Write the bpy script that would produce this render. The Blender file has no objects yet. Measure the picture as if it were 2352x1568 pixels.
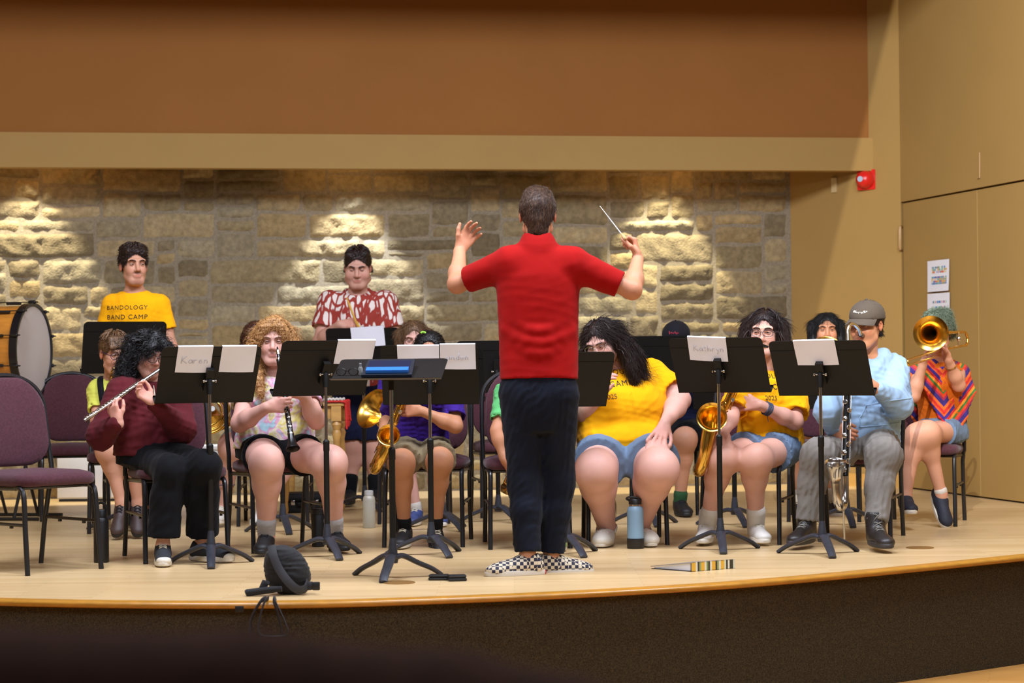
import bpy, bmesh, math, random
import numpy as np
from mathutils import Vector, Matrix
from mathutils.bvhtree import BVHTree
random.seed(7); np.random.seed(7)
PI = math.pi
SC = bpy.context.scene
COL = SC.collection
# ------------------------------------------------------------------ camera
F = 4900.0; W, H = 2352, 1568; CAMZ = 0.976
PITCH = (837.0 - 1.8 - 784) / F; ROLL = 0.0105
cam_d = bpy.data.cameras.new('camera'); cam = bpy.data.objects.new('camera', cam_d); COL.objects.link(cam)
cam_d.sensor_width = 36.0; cam_d.lens = 36.0 * F / W; cam_d.clip_start = 0.05; cam_d.clip_end = 100
RM = Matrix.Rotation(PI/2 + PITCH, 3, 'X') @ Matrix.Rotation(-ROLL, 3, 'Z')
cam.matrix_world = Matrix.Translation((0, 0, CAMZ)) @ RM.to_4x4()
cam_d.dof.use_dof = True; cam_d.dof.focus_distance = 11.0; cam_d.dof.aperture_fstop = 3.5
SC.camera = cam

def ray(px, py):
    return RM @ Vector(((px - W/2)/F, -(py - H/2)/F, -1.0))
def at(px, py, s):
    """world point seen at pixel, where 1 m measures s pixels"""
    d = ray(px, py); Y = F/s
    return Vector((0, 0, CAMZ)) + d*(Y/d.y)
def G(px, py, z=0.0):
    d = ray(px, py); return Vector((0, 0, CAMZ)) + d*((z - CAMZ)/d.z)
def sof(p): return F/p.y
def on_ray(parent, px, py, L, near=True):
    d = ray(px, py).normalized(); o = Vector((0, 0, CAMZ)) - parent
    b = d.dot(o); c = o.dot(o) - L*L; disc = b*b - c
    t = -b if disc <= 0 else (-b - math.sqrt(disc) if near else -b + math.sqrt(disc))
    return Vector((0, 0, CAMZ)) + d*t

# ------------------------------------------------------------------ exposure, world
SC.view_settings.view_transform = 'Standard'; SC.view_settings.look = 'None'
SC.view_settings.gamma = 1.0; SC.view_settings.use_curve_mapping = False
SC.view_settings.exposure = 0.14
wd = bpy.data.worlds.new('world'); SC.world = wd; wd.use_nodes = True
wd.node_tree.nodes['Background'].inputs[0].default_value = (0.95, 0.97, 1.0, 1)
wd.node_tree.nodes['Background'].inputs[1].default_value = 0.08

def c(r, g, b):
    f = lambda v: ((v/255.0)/12.92 if v/255.0 <= 0.04045 else (((v/255.0)+0.055)/1.055)**2.4)
    return (f(r), f(g), f(b), 1.0)

def area_light(name, loc, size, power, col, target, sizey=None):
    l = bpy.data.lights.new(name, 'AREA'); l.energy = power; l.color = col
    l.shape = 'RECTANGLE'; l.size = size; l.size_y = sizey or size
    o = bpy.data.objects.new(name, l); COL.objects.link(o); o.location = loc
    o.rotation_euler = (Vector(target) - Vector(loc)).to_track_quat('-Z', 'Y').to_euler(); return o
def spot_light(name, loc, target, power, col, angle, blend=0.3, r=0.03):
    l = bpy.data.lights.new(name, 'SPOT'); l.energy = power; l.color = col
    l.spot_size = angle; l.spot_blend = blend; l.shadow_soft_size = r
    o = bpy.data.objects.new(name, l); COL.objects.link(o); o.location = loc
    o.rotation_euler = (Vector(target) - Vector(loc)).to_track_quat('-Z', 'Y').to_euler(); return o
WARM = (0.88, 0.95, 1.12)
area_light('stage_light', (-2.2, 9.2, 4.6), 1.2, 168, WARM, (-2.0, 11.5, 0), 1.2)
area_light('stage_light', (0.4, 9.2, 4.6), 1.2, 168, WARM, (0.3, 11.5, 0), 1.2)
area_light('stage_light', (2.8, 9.4, 4.6), 1.2, 168, WARM, (2.4, 11.5, 0), 1.2)
for lx in (-5.0, 0.0, 5.0):
    for ly in (0.0, 3.0): area_light('hall_fill_light', (lx, ly, 4.86), 0.35, 20, WARM, (lx, ly, 0))  # added for reflections in the brass and as fill
area_light('hall_light', (-2.5, 3.5, 4.3), 1.6, 92, WARM, (-1, 13, 1.9), 1.6)
area_light('hall_light', (2.5, 3.5, 4.3), 1.6, 92, WARM, (1, 13, 1.9), 1.6)

# ------------------------------------------------------------------ materials
_M = {}
def mat(name, col, rough=0.6, metal=0.0, nz=None, bump=None, spec=0.5, attr=False, coat=0.0, sss=0.0, sheen=0.0, trans=0.0, stretch=None, col2=None, alpha=1.0):
    if name in _M: return _M[name]
    m = bpy.data.materials.new(name); m.use_nodes = True; nt = m.node_tree; N = nt.nodes; Lk = nt.links
    b = N['Principled BSDF']
    b.inputs['Base Color'].default_value = col; b.inputs['Roughness'].default_value = rough
    b.inputs['Metallic'].default_value = metal; b.inputs['Specular IOR Level'].default_value = spec
    if coat: b.inputs['Coat Weight'].default_value = coat; b.inputs['Coat Roughness'].default_value = 0.12
    if sheen: b.inputs['Sheen Weight'].default_value = sheen
    if trans: b.inputs['Transmission Weight'].default_value = trans
    if sss:
        b.inputs['Subsurface Weight'].default_value = sss; b.inputs['Subsurface Radius'].default_value = (0.012, 0.005, 0.003); b.inputs['Subsurface Scale'].default_value = 1.0
    tc = N.new('ShaderNodeTexCoord'); src = tc.outputs['Object']
    if stretch:
        mp = N.new('ShaderNodeMapping'); mp.inputs['Scale'].default_value = stretch; Lk.new(src, mp.inputs[0]); src = mp.outputs[0]
    base = None
    if attr:
        at_ = N.new('ShaderNodeAttribute'); at_.attribute_name = 'Col'; base = at_.outputs['Color']
        Lk.new(base, b.inputs['Base Color'])
    if nz:
        n = N.new('ShaderNodeTexNoise'); n.inputs['Scale'].default_value = nz[0]; n.inputs['Detail'].default_value = 4; Lk.new(src, n.inputs['Vector'])
        mx = N.new('ShaderNodeMix'); mx.data_type = 'RGBA'; mx.blend_type = 'MIX'
        cr = N.new('ShaderNodeMapRange'); cr.inputs[1].default_value = 0.35; cr.inputs[2].default_value = 0.65; cr.inputs[3].default_value = 0; cr.inputs[4].default_value = 1
        Lk.new(n.outputs[0], cr.inputs[0]); Lk.new(cr.outputs[0], mx.inputs[0])
        if base:
            ml = N.new('ShaderNodeMix'); ml.data_type = 'RGBA'; ml.blend_type = 'MULTIPLY'; ml.inputs[0].default_value = 1
            mx.inputs[6].default_value = (1, 1, 1, 1); mx.inputs[7].default_value = (1-nz[1],)*3 + (1,)
            Lk.new(base, ml.inputs[6]); Lk.new(mx.outputs[2], ml.inputs[7]); Lk.new(ml.outputs[2], b.inputs['Base Color'])
        else:
            mx.inputs[6].default_value = col
            mx.inputs[7].default_value = col2 if col2 else tuple(x*(1-nz[1]) for x in col[:3]) + (1,)
            Lk.new(mx.outputs[2], b.inputs['Base Color'])
    if bump:
        n2 = N.new('ShaderNodeTexNoise'); n2.inputs['Scale'].default_value = bump[0]; n2.inputs['Detail'].default_value = 3; Lk.new(src, n2.inputs['Vector'])
        bp = N.new('ShaderNodeBump'); bp.inputs['Strength'].default_value = bump[1]; bp.inputs['Distance'].default_value = bump[2] if len(bump) > 2 else 0.003
        Lk.new(n2.outputs[0], bp.inputs['Height']); Lk.new(bp.outputs[0], b.inputs['Normal'])
    _M[name] = m; return m

def nodes(m): return m.node_tree.nodes, m.node_tree.links, m.node_tree.nodes['Principled BSDF']

# ------------------------------------------------------------------ mesh helpers
def tag(o, label=None, cat=None, group=None, kind=None):
    if label: o['label'] = label
    if cat: o['category'] = cat
    if group: o['group'] = group
    if kind: o['kind'] = kind
    return o
def mobj(name, V, Fc, mats, parent=None, loc=None, smooth=True, mi=None, cols=None):
    V = np.asarray(V, dtype=np.float64)
    base = np.zeros(3)
    if parent is not None: base = np.array(parent['_o'])
    elif loc is not None: base = np.array(loc)
    me = bpy.data.meshes.new(name)
    if isinstance(Fc, np.ndarray):
        n = len(Fc); k = Fc.shape[1]
        me.vertices.add(len(V)); me.vertices.foreach_set('co', (V - base).astype(np.float32).ravel())
        me.loops.add(n*k); me.loops.foreach_set('vertex_index', Fc.astype(np.int32).ravel())
        me.polygons.add(n); me.polygons.foreach_set('loop_start', np.arange(0, n*k, k, dtype=np.int32))
        me.update(calc_edges=True)
    else:
        me.from_pydata([tuple(v) for v in (V - base)], [], [tuple(f) for f in Fc]); me.update()
    for m in (mats if isinstance(mats, (list, tuple)) else [mats]): me.materials.append(m)
    me.polygons.foreach_set('use_smooth', np.full(len(me.polygons), smooth))
    if mi is not None: me.polygons.foreach_set('material_index', np.asarray(mi, dtype=np.int32))
    if cols is not None:
        a = me.color_attributes.new('Col', 'FLOAT_COLOR', 'POINT'); a.data.foreach_set('color', np.asarray(cols, dtype=np.float32).ravel())
    me.update()
    o = bpy.data.objects.new(name, me); COL.objects.link(o)
    if parent is not None: o.parent = parent
    else: o.location = base
    o['_o'] = [float(x) for x in base]
    return o
def empty(name, loc, rz=0.0):
    o = bpy.data.objects.new(name, None); COL.objects.link(o); o.location = loc; o.rotation_euler = (0, 0, rz)
    o.empty_display_size = 0.1; o['_o'] = [0.0, 0.0, 0.0] if rz is not None else list(loc); return o
def empty_w(name, loc):
    o = empty(name, loc); o['_o'] = [float(x) for x in loc]; return o
def copy_tree(o, parent=None):
    k = o.copy(); COL.objects.link(k)
    if parent: k.parent = parent
    for ch in list(o.children): copy_tree(ch, k)
    return k

class MB:
    """collects verts/faces"""
    def __init__(s): s.V = []; s.F = []; s.mi = []
    def add(s, V, Fc, mi=0):
        n = len(s.V); s.V += [tuple(v) for v in V]; s.F += [tuple(i+n for i in f) for f in Fc]; s.mi += [mi]*len(Fc); return s
    def box(s, lo, hi, mi=0, M=None):
        x0, y0, z0 = lo; x1, y1, z1 = hi
        V = [(x0,y0,z0),(x1,y0,z0),(x1,y1,z0),(x0,y1,z0),(x0,y0,z1),(x1,y0,z1),(x1,y1,z1),(x0,y1,z1)]
        if M is not None: V = [tuple(M @ Vector(v)) for v in V]
        return s.add(V, [(0,3,2,1),(4,5,6,7),(0,1,5,4),(1,2,6,5),(2,3,7,6),(3,0,4,7)], mi)
    def rbox(s, lo, hi, r, mi=0, M=None, seg=2):
        bm = bmesh.new(); bmesh.ops.create_cube(bm, size=1.0)
        for v in bm.verts: v.co = Vector([(lo[i]+hi[i])/2 + v.co[i]*(hi[i]-lo[i]) for i in range(3)])
        bmesh.ops.bevel(bm, geom=list(bm.edges), offset=r, segments=seg, affect='EDGES', profile=0.5)
        return s.addbm(bm, mi, M)
    def addbm(s, bm, mi=0, M=None):
        bm.verts.index_update()
        V = [(M @ v.co if M is not None else v.co.copy()) for v in bm.verts]; Fc = [[v.index for v in f.verts] for f in bm.faces]
        bm.free(); return s.add(V, Fc, mi)
    def sphere(s, ctr, r, mi=0, seg=16, sc=(1,1,1), M=None):
        bm = bmesh.new(); bmesh.ops.create_uvsphere(bm, u_segments=seg, v_segments=max(6, seg//2), radius=1.0)
        for v in bm.verts: v.co = Vector((v.co.x*r*sc[0], v.co.y*r*sc[1], v.co.z*r*sc[2]))
        if M is not None:
            for v in bm.verts: v.co = M @ v.co
        for v in bm.verts: v.co += Vector(ctr)
        return s.addbm(bm, mi)
    def tube(s, pts, rad, seg=10, mi=0, cap=True, closed=False, flat=None, up=None):
        """sweep; rad scalar or list. flat=(a,b) scales the section"""
        P = [Vector(p) for p in pts]; n = len(P)
        R = [rad]*n if isinstance(rad, (int, float)) else list(rad)
        T = []
        for i in range(n):
            a = P[(i-1) % n] if closed else P[max(i-1, 0)]; b = P[(i+1) % n] if closed else P[min(i+1, n-1)]
            t = (b-a)
            if i and t.length < 1e-9: t = P[i]-P[i-1]
            if t.length < 1e-9: t = T[-1] if T else Vector((0, 0, 1))
            T.append(t.normalized())
        u = Vector(up) if up is not None else (Vector((0, 0, 1)) if abs(T[0].z) < 0.9 else Vector((1, 0, 0)))
        u = (u - T[0]*u.dot(T[0])).normalized(); V = []; fa, fb = flat or (1, 1)
        for i in range(n):
            if i: 
                if T[i].dot(Tp) < 0: T[i] = -T[i]
                u = u - T[i]*u.dot(T[i])
                u = u.normalized() if u.length > 1e-6 else T[i].orthogonal().normalized()
            Tp = T[i]; w = T[i].cross(u)
            for k in range(seg):
                a = 2*PI*k/seg; V.append(P[i] + (u*math.cos(a)*fa + w*math.sin(a)*fb)*R[i])
        Fc = []
        m = n if closed else n-1
        for i in range(m):
            j = (i+1) % n
            for k in range(seg):
                k2 = (k+1) % seg; Fc.append((i*seg+k, i*seg+k2, j*seg+k2, j*seg+k))
        if cap and not closed:
            Fc.append(tuple(range(seg-1, -1, -1))); Fc.append(tuple((n-1)*seg+k for k in range(seg)))
        return s.add(V, Fc, mi)
    def disc(s, ctr, nrm, r, t, seg=20, mi=0):
        n = Vector(nrm).normalized(); ctr = Vector(ctr)
        return s.tube([ctr - n*t/2, ctr + n*t/2], r, seg, mi)
    def prism(s, outline, ax_o, ax_u, ax_v, ax_n, t, mi=0):
        """outline 2D pts -> slab from ax_o, thickness t along ax_n"""
        o, u, v, n = Vector(ax_o), Vector(ax_u), Vector(ax_v), Vector(ax_n); k = len(outline)
        V = [o + u*a + v*b for a, b in outline] + [o + u*a + v*b + n*t for a, b in outline]
        Fc = [tuple(range(k-1, -1, -1)), tuple(range(k, 2*k))] + [(i, (i+1) % k, k+(i+1) % k, k+i) for i in range(k)]
        return s.add(V, Fc, mi)
    def build(s, name, mats, parent=None, loc=None, smooth=True, sharp=35):
        o = mobj(name, s.V, s.F, mats, parent, loc, smooth, s.mi)
        if smooth and sharp:
            bm = bmesh.new(); bm.from_mesh(o.data); bmesh.ops.recalc_face_normals(bm, faces=bm.faces)
            th = math.radians(sharp)
            for e in bm.edges:
                if len(e.link_faces) == 2 and e.calc_face_angle(0) > th: e.smooth = False
            bm.to_mesh(o.data); bm.free()
        return o

def catmull(pts, n=6, vals=None):
    P = [Vector(p) for p in pts]; out = []; vo = []
    for i in range(len(P)-1):
        p0 = P[max(i-1, 0)]; p1 = P[i]; p2 = P[i+1]; p3 = P[min(i+2, len(P)-1)]
        for k in range(n):
            t = k/n; t2 = t*t; t3 = t2*t
            out.append(0.5*((2*p1) + (p2-p0)*t + (2*p0-5*p1+4*p2-p3)*t2 + (3*p1-p0-3*p2+p3)*t3))
            if vals: vo.append(vals[i]*(1-t) + vals[i+1]*t)
    out.append(P[-1])
    if vals: vo.append(vals[-1]); return out, vo
    return out
def rounded_rect(w, h, r, seg=5, top_only=False):
    pts = []
    for cx, cy, a0, rr in ((w/2-r, h/2-r, 0, r), (-w/2+r, h/2-r, 90, r), (-w/2, -h/2, 180, 0) if top_only else (-w/2+r, -h/2+r, 180, r), (w/2, -h/2, 270, 0) if top_only else (w/2-r, -h/2+r, 270, r)):
        for i in range(seg+1 if rr else 1):
            a = math.radians(a0 + 90*i/seg); pts.append((cx + rr*math.cos(a), cy + rr*math.sin(a)))
    return pts

# ------------------------------------------------------------------ SDF modeller (numpy) and surface nets
class SDF:
    def __init__(s): s.P = []
    def add(s, fn, lo, hi, k=0.02, mode='u'): s.P.append((fn, np.array(lo, float), np.array(hi, float), k, mode)); return s
    def cap(s, a, b, ra, rb=None, k=0.02, nrm=None, flat=1.0, mode='u'):
        a = np.array(a, float); b = np.array(b, float); rb = ra if rb is None else rb; ba = b-a; L2 = max(ba.dot(ba), 1e-12)
        nv = None if nrm is None else np.array(Vector(nrm).normalized(), float)
        def fn(X, Y, Z):
            x = X-a[0]; y = Y-a[1]; z = Z-a[2]
            t = np.clip((x*ba[0]+y*ba[1]+z*ba[2])/L2, 0, 1)
            qx = x-t*ba[0]; qy = y-t*ba[1]; qz = z-t*ba[2]; r = ra+(rb-ra)*t
            l2 = qx*qx+qy*qy+qz*qz
            if nv is None: return np.sqrt(l2)-r
            dn = qx*nv[0]+qy*nv[1]+qz*nv[2]; l2s = l2 + dn*dn*(1/flat**2-1)
            lq = np.sqrt(l2s)+1e-6; return (lq-r)*np.where(lq > r, np.sqrt(l2)/lq, flat if flat < 1 else 1)
        r = max(ra, rb)*max(1, flat); return s.add(fn, np.minimum(a, b)-r, np.maximum(a, b)+r, k, mode)
    def ell(s, ctr, rad, R=None, k=0.02, mode='u'):
        ctr = np.array(ctr, float); rad = np.array(rad, float); Rm = np.eye(3) if R is None else np.array(R, float); mr = rad.min()
        def fn(X, Y, Z):
            x = X-ctr[0]; y = Y-ctr[1]; z = Z-ctr[2]
            l = [(x*Rm[0][i]+y*Rm[1][i]+z*Rm[2][i])/rad[i] for i in range(3)]
            q = np.sqrt(l[0]**2+l[1]**2+l[2]**2)+1e-6; ln = np.sqrt(x*x+y*y+z*z)
            return np.where(q > 1, ln*(1-1/q), (q-1)*mr)
        ext = np.sqrt(((Rm*rad[None, :])**2).sum(1))
        return s.add(fn, ctr-ext, ctr+ext, k, mode)
    def loft(s, A, B, front, st, infl=0.0, k=0.03, n=2.3, t0=0.0, t1=1.0):
        """st: list (t, halfwidth, halfdepth, forward offset)"""
        A = np.array(A, float); B = np.array(B, float); ax = B-A; L = np.linalg.norm(ax); ax /= L
        f = np.array(front, float); f = f-ax*f.dot(ax); f /= np.linalg.norm(f); l = np.cross(ax, f)
        T0 = [q[0] for q in st]; T = np.linspace(T0[0], T0[-1], 80); w_ = np.hanning(15); w_ /= w_.sum()
        sm_ = lambda v: np.convolve(np.pad(np.interp(T, T0, v), 7, 'reflect', reflect_type='odd'), w_, 'valid')
        HW = sm_([q[1]+infl for q in st]); HD = sm_([q[2]+infl for q in st]); FO = sm_([q[3] if len(q) > 3 else 0 for q in st])
        def fn(X, Y, Z):
            x = X-A[0]; y = Y-A[1]; z = Z-A[2]
            t = (x*ax[0]+y*ax[1]+z*ax[2])/L; hw = np.interp(t, T, HW); hd = np.interp(t, T, HD)
            u = x*l[0]+y*l[1]+z*l[2]; v = x*f[0]+y*f[1]+z*f[2]-np.interp(t, T, FO)
            q = (np.abs(u/hw)**n+np.abs(v/hd)**n)**(1/n)+1e-6
            d = np.where(q > 1, np.sqrt(u*u+v*v)*(1-1/q), (q-1)*np.minimum(hw, hd))
            return np.maximum(d, np.maximum(t0-t, t-t1)*L)
        m = max(max(HW), max(HD)+max(abs(FO))); a = A+ax*L*t0; b = A+ax*L*t1
        return s.add(fn, np.minimum(a, b)-m, np.maximum(a, b)+m, k)
    def limb(s, a, b, ra, rb, k=0.03, wall=0.016, depth=0.022):
        """sleeve or trouser tube with a flat open end at b"""
        a = np.array(a, float); b = np.array(b, float); ba = b-a; L = np.linalg.norm(ba); u = ba/L
        def fn(X, Y, Z):
            x = X-a[0]; y = Y-a[1]; z = Z-a[2]; w = x*u[0]+y*u[1]+z*u[2]; t = np.clip(w/L, 0, 1)
            q = np.sqrt((x-t*ba[0])**2+(y-t*ba[1])**2+(z-t*ba[2])**2); r = ra+(rb-ra)*t; d = np.maximum(q-r, w-L)
            if wall: 
                ax_ = np.sqrt(np.maximum(x*x+y*y+z*z-w*w, 0)); inn = np.maximum(ax_-(rb-wall), (L-depth)-w); d = np.maximum(d, -inn)
            return d
        r = max(ra, rb); return s.add(fn, np.minimum(a, b)-r, np.maximum(a, b)+r, k)
    def cutplane(s, o, nrm, k=0.004, lo=None, hi=None):
        """removes the side nrm points to"""
        o = np.array(o, float); nv = np.array(Vector(nrm).normalized(), float)
        fn = lambda X, Y, Z: (X-o[0])*nv[0]+(Y-o[1])*nv[1]+(Z-o[2])*nv[2]
        return s.add(fn, lo if lo is not None else [-1e9]*3, hi if hi is not None else [1e9]*3, k, 'i')
    def noise(s, amp, wl, seed=0, aniso=(1, 1, 1), ridge=True): s.P.append(('noise', amp, wl, seed, (aniso, ridge))); return s
    def mesh(s, h=0.005):
        uni = [p for p in s.P if not isinstance(p[0], str) and p[4] == 'u']
        lo = np.min([p[1] for p in uni], 0)-3*h-0.02; hi = np.max([p[2] for p in uni], 0)+3*h+0.02
        sh = np.ceil((hi-lo)/h).astype(int)+1; D = np.full(sh, 10.0, np.float32)
        ax = [(lo[i]+h*np.arange(sh[i])).astype(np.float32) for i in range(3)]
        for p in s.P:
            if isinstance(p[0], str):
                _, amp, wl, seed, (an, ridge) = p; idx = np.nonzero(np.abs(D) < 0.03+abs(amp))
                r = np.random.RandomState(seed); X = np.stack([ax[i][idx[i]] for i in range(3)], 1)*np.array(an, np.float32)
                acc = 0
                for o in range(3):
                    kv = r.normal(size=3); kv *= 2*PI/(wl*0.7**o)/np.linalg.norm(kv); kw = r.normal(size=3); kw *= 2*PI/(wl*1.7)/np.linalg.norm(kw)
                    w = np.sin(X@kv + 1.6*np.sin(X@kw + r.rand()*6) + r.rand()*6)
                    acc = acc + ((1-2*np.abs(w)) if ridge else w)*0.75**o
                D[idx] -= (amp*acc/2).astype(np.float32); continue
            fn, a, b, k, mode = p; m = k+2.5*h
            i0 = np.clip(np.floor((a-m-lo)/h), 0, sh-1).astype(int); i1 = np.clip(np.ceil((b+m-lo)/h)+1, 1, sh).astype(int)
            if (i1 <= i0).any(): continue
            X = ax[0][i0[0]:i1[0]][:, None, None]; Y = ax[1][i0[1]:i1[1]][None, :, None]; Z = ax[2][i0[2]:i1[2]][None, None, :]
            sl = tuple(slice(i0[i], i1[i]) for i in range(3)); d = fn(X, Y, Z).astype(np.float32); o = D[sl]
            if mode == 'u': hh = np.maximum(k-np.abs(d-o), 0)/k; D[sl] = np.minimum(d, o)-hh*hh*k/4
            elif mode == 's': d = -d; hh = np.maximum(k-np.abs(d-o), 0)/k; D[sl] = np.maximum(d, o)+hh*hh*k/4
            else: hh = np.maximum(k-np.abs(d-o), 0)/k; D[sl] = np.maximum(d, o)+hh*hh*k/4
        D[0] = D[-1] = 10; D[:, 0] = D[:, -1] = 10; D[:, :, 0] = D[:, :, -1] = 10
        ins = D < 0; I = ins.astype(np.int8)
        cnt = sum(I[i:sh[0]-1+i, j:sh[1]-1+j, k:sh[2]-1+k] for i in (0, 1) for j in (0, 1) for k in (0, 1))
        ijk = np.nonzero((cnt > 0) & (cnt < 8)); n = len(ijk[0])
        vid = np.full(cnt.shape, -1, np.int32); vid[ijk] = np.arange(n)
        acc = np.zeros((n, 3)); num = np.zeros(n); cs = [(i, j, k) for i in (0, 1) for j in (0, 1) for k in (0, 1)]
        for q in cs:
            for a in range(3):
                if q[a]: continue
                q2 = list(q); q2[a] = 1
                d0 = D[ijk[0]+q[0], ijk[1]+q[1], ijk[2]+q[2]]; d1 = D[ijk[0]+q2[0], ijk[1]+q2[1], ijk[2]+q2[2]]
                m = (d0 < 0) != (d1 < 0); t = np.where(m, d0/np.where(m, d0-d1, 1), 0); pt = np.array(q, float)[None, :].repeat(n, 0); pt[:, a] = t
                acc[m] += pt[m]; num[m] += 1
        V = (np.stack(ijk, 1)+acc/num[:, None])*h+lo; Q = []
        for a in range(3):
            b_, c_ = (a+1) % 3, (a+2) % 3
            s0 = [slice(None)]*3; s1 = [slice(None)]*3; s0[a] = slice(0, -1); s1[a] = slice(1, None)
            A0 = ins[tuple(s0)]; A1 = ins[tuple(s1)]; e = np.nonzero(A0 != A1)
            fl = A0[e]; E = [np.array(x) for x in e]; quad = []
            for db, dc in ((-1, -1), (0, -1), (0, 0), (-1, 0)):
                x = list(E); x[b_] = x[b_]+db; x[c_] = x[c_]+dc; quad.append(vid[x[0], x[1], x[2]])
            quad = np.stack(quad, 1); quad[~fl] = quad[~fl][:, ::-1]; Q.append(quad)
        return V, np.concatenate(Q, 0)
def smoothv(V, Q, it=1, lam=0.5):
    for _ in range(it):
        acc = np.zeros_like(V); n = np.zeros(len(V))
        for a, b in ((0, 1), (1, 2), (2, 3), (3, 0)):
            for x, y in ((a, b), (b, a)): np.add.at(acc, Q[:, x], V[Q[:, y]]); np.add.at(n, Q[:, x], 1)
        V = V*(1-lam)+lam*acc/np.maximum(n, 1)[:, None]
    return V
def strands(V, Q, n, L, flow, curl=0.0, freq=300.0, R=0.085, lift=0.0015, jit=0.25, rad=0.0009, K=7, seed=0, mask=None, clump=0.0, end=0.3):
    """thin three sided hair strands laid along the surface"""
    r = np.random.RandomState(seed); N = np.zeros_like(V); e1 = V[Q[:, 2]]-V[Q[:, 0]]; e2 = V[Q[:, 3]]-V[Q[:, 1]]; fn = np.cross(e1, e2)
    for k in range(4): np.add.at(N, Q[:, k], fn)
    N /= np.linalg.norm(N, axis=1)[:, None]+1e-9
    if ((V-V.mean(0))*N).sum() < 0: N = -N
    ids = np.arange(len(V)) if mask is None else np.nonzero(mask)[0]; ids = r.choice(ids, n); p = V[ids] + r.normal(size=(n, 3))*.002; nn = N[ids]
    f = flow(p, nn); f = f + r.normal(size=(n, 3))*jit*np.linalg.norm(f, axis=1)[:, None]; t = f - nn*(f*nn).sum(1)[:, None]; t /= np.linalg.norm(t, axis=1)[:, None]+1e-9; b = np.cross(nn, t)
    Ls = L*r.uniform(.5, 1.15, n); ph = r.uniform(0, 6.28, n); P = []
    for k in range(K+1):
        s = Ls*k/K; ramp = np.minimum(1, s/.01)
        q = p + t*s[:, None] - nn*(s*s/(2*R))[:, None] + nn*(lift*(.3+r.rand()*0+1.0*k/K))[..., None] if False else p + t*s[:, None] - nn*(s*s/(2*R))[:, None] + nn*lift*(.3+k/K)
        q = q + (b*np.cos(ph+freq*s)[:, None] + nn*np.sin(ph+freq*s)[:, None])*(curl*ramp)[:, None]; P.append(q)
    P = np.stack(P, 1); VV = []
    for j in range(3):
        a_ = 2*PI*j/3; off = b*math.cos(a_) + nn*math.sin(a_); rr = rad*np.linspace(1, end, K+1); VV.append(P + off[:, None, :]*rr[None, :, None])
    VV = np.stack(VV, 2).reshape(-1, 3)      # n,(K+1),3
    idx = np.arange(n*(K+1)*3).reshape(n, K+1, 3); F_ = []
    for j in range(3):
        j2 = (j+1) % 3; F_.append(np.stack([idx[:, :-1, j], idx[:, :-1, j2], idx[:, 1:, j2], idx[:, 1:, j]], -1).reshape(-1, 4))
    return VV, np.concatenate(F_)
def sdf_obj(name, S, h, m, parent=None, loc=None, sm=1):
    V, Q = S.mesh(h)
    if sm: V = smoothv(V, Q, sm)
    return mobj(name, V, Q, m, parent, loc)
# ------------------------------------------------------------------ setting
Xu, Yu, Zu = Vector((1, 0, 0)), Vector((0, 1, 0)), Vector((0, 0, 1))
HALLZ = -0.54
# stage floor outline (front lip measured in the photo, laid on the floor plane)
lip_px = [(-1100, 1290), (-750, 1330), (-420, 1358), (-200, 1370), (0, 1377), (250, 1382), (500, 1383.5), (750, 1381), (1000, 1373), (1250, 1363), (1480, 1351), (1710, 1336), (2000, 1311), (2352, 1276), (2600, 1250), (2900, 1215)]
lip = [v.xy for v in catmull([G(*p) for p in lip_px], 6)]
wallL = G(130, 1145); wallR = G(1827, 1111)
wu = (wallR - wallL).normalized(); wn = Vector((wu.y, -wu.x, 0))      # towards the hall
wall0 = wallL - wu*2.6; wlen = (wallR - wall0).length
sA = G(2077, 1121); sB = G(2352, 1157); sdir = (sB - sA).normalized(); sC = sB + sdir*4.2
lipw = [p for p in lip]

def plank_mat(name, c1, c2, c3, along=0.0, pw=0.057, rough=0.32):
    m = mat(name, c1, rough, spec=0.5); N, L, b = nodes(m)
    tc = N.new('ShaderNodeTexCoord'); mp = N.new('ShaderNodeMapping'); mp.inputs['Rotation'].default_value = (0, 0, along); L.new(tc.outputs['Object'], mp.inputs[0])
    br = N.new('ShaderNodeTexBrick'); br.inputs['Scale'].default_value = 1.0; br.inputs['Brick Width'].default_value = 0.9; br.inputs['Row Height'].default_value = pw
    br.inputs['Mortar Size'].default_value = 0.0009; br.inputs['Mortar Smooth'].default_value = 0.6; br.inputs['Bias'].default_value = 0.0; br.offset = 0.37
    br.inputs['Color1'].default_value = c1; br.inputs['Color2'].default_value = c2; br.inputs['Mortar'].default_value = c3; L.new(mp.outputs[0], br.inputs[0])
    n = N.new('ShaderNodeTexNoise'); mp2 = N.new('ShaderNodeMapping'); mp2.inputs['Scale'].default_value = (2.0, 30, 10); L.new(mp.outputs[0], mp2.inputs[0]); L.new(mp2.outputs[0], n.inputs['Vector']); n.inputs['Detail'].default_value = 5
    mr = N.new('ShaderNodeMapRange'); mr.inputs[3].default_value = 0.86; mr.inputs[4].default_value = 1.1; L.new(n.outputs[0], mr.inputs[0])
    mx = N.new('ShaderNodeMix'); mx.data_type = 'RGBA'; mx.blend_type = 'MULTIPLY'; mx.inputs[0].default_value = 1; L.new(br.outputs[0], mx.inputs[6]); L.new(mr.outputs[0], mx.inputs[7])
    n3 = N.new('ShaderNodeTexNoise'); n3.inputs['Scale'].default_value = 1.3; n3.inputs['Detail'].default_value = 3; L.new(tc.outputs['Object'], n3.inputs['Vector'])
    mr3 = N.new('ShaderNodeMapRange'); mr3.inputs[3].default_value = rough*0.8; mr3.inputs[4].default_value = rough*1.35; L.new(n3.outputs[0], mr3.inputs[0]); L.new(mr3.outputs[0], b.inputs['Roughness'])
    L.new(mx.outputs[2], b.inputs['Base Color']); return m
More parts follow.
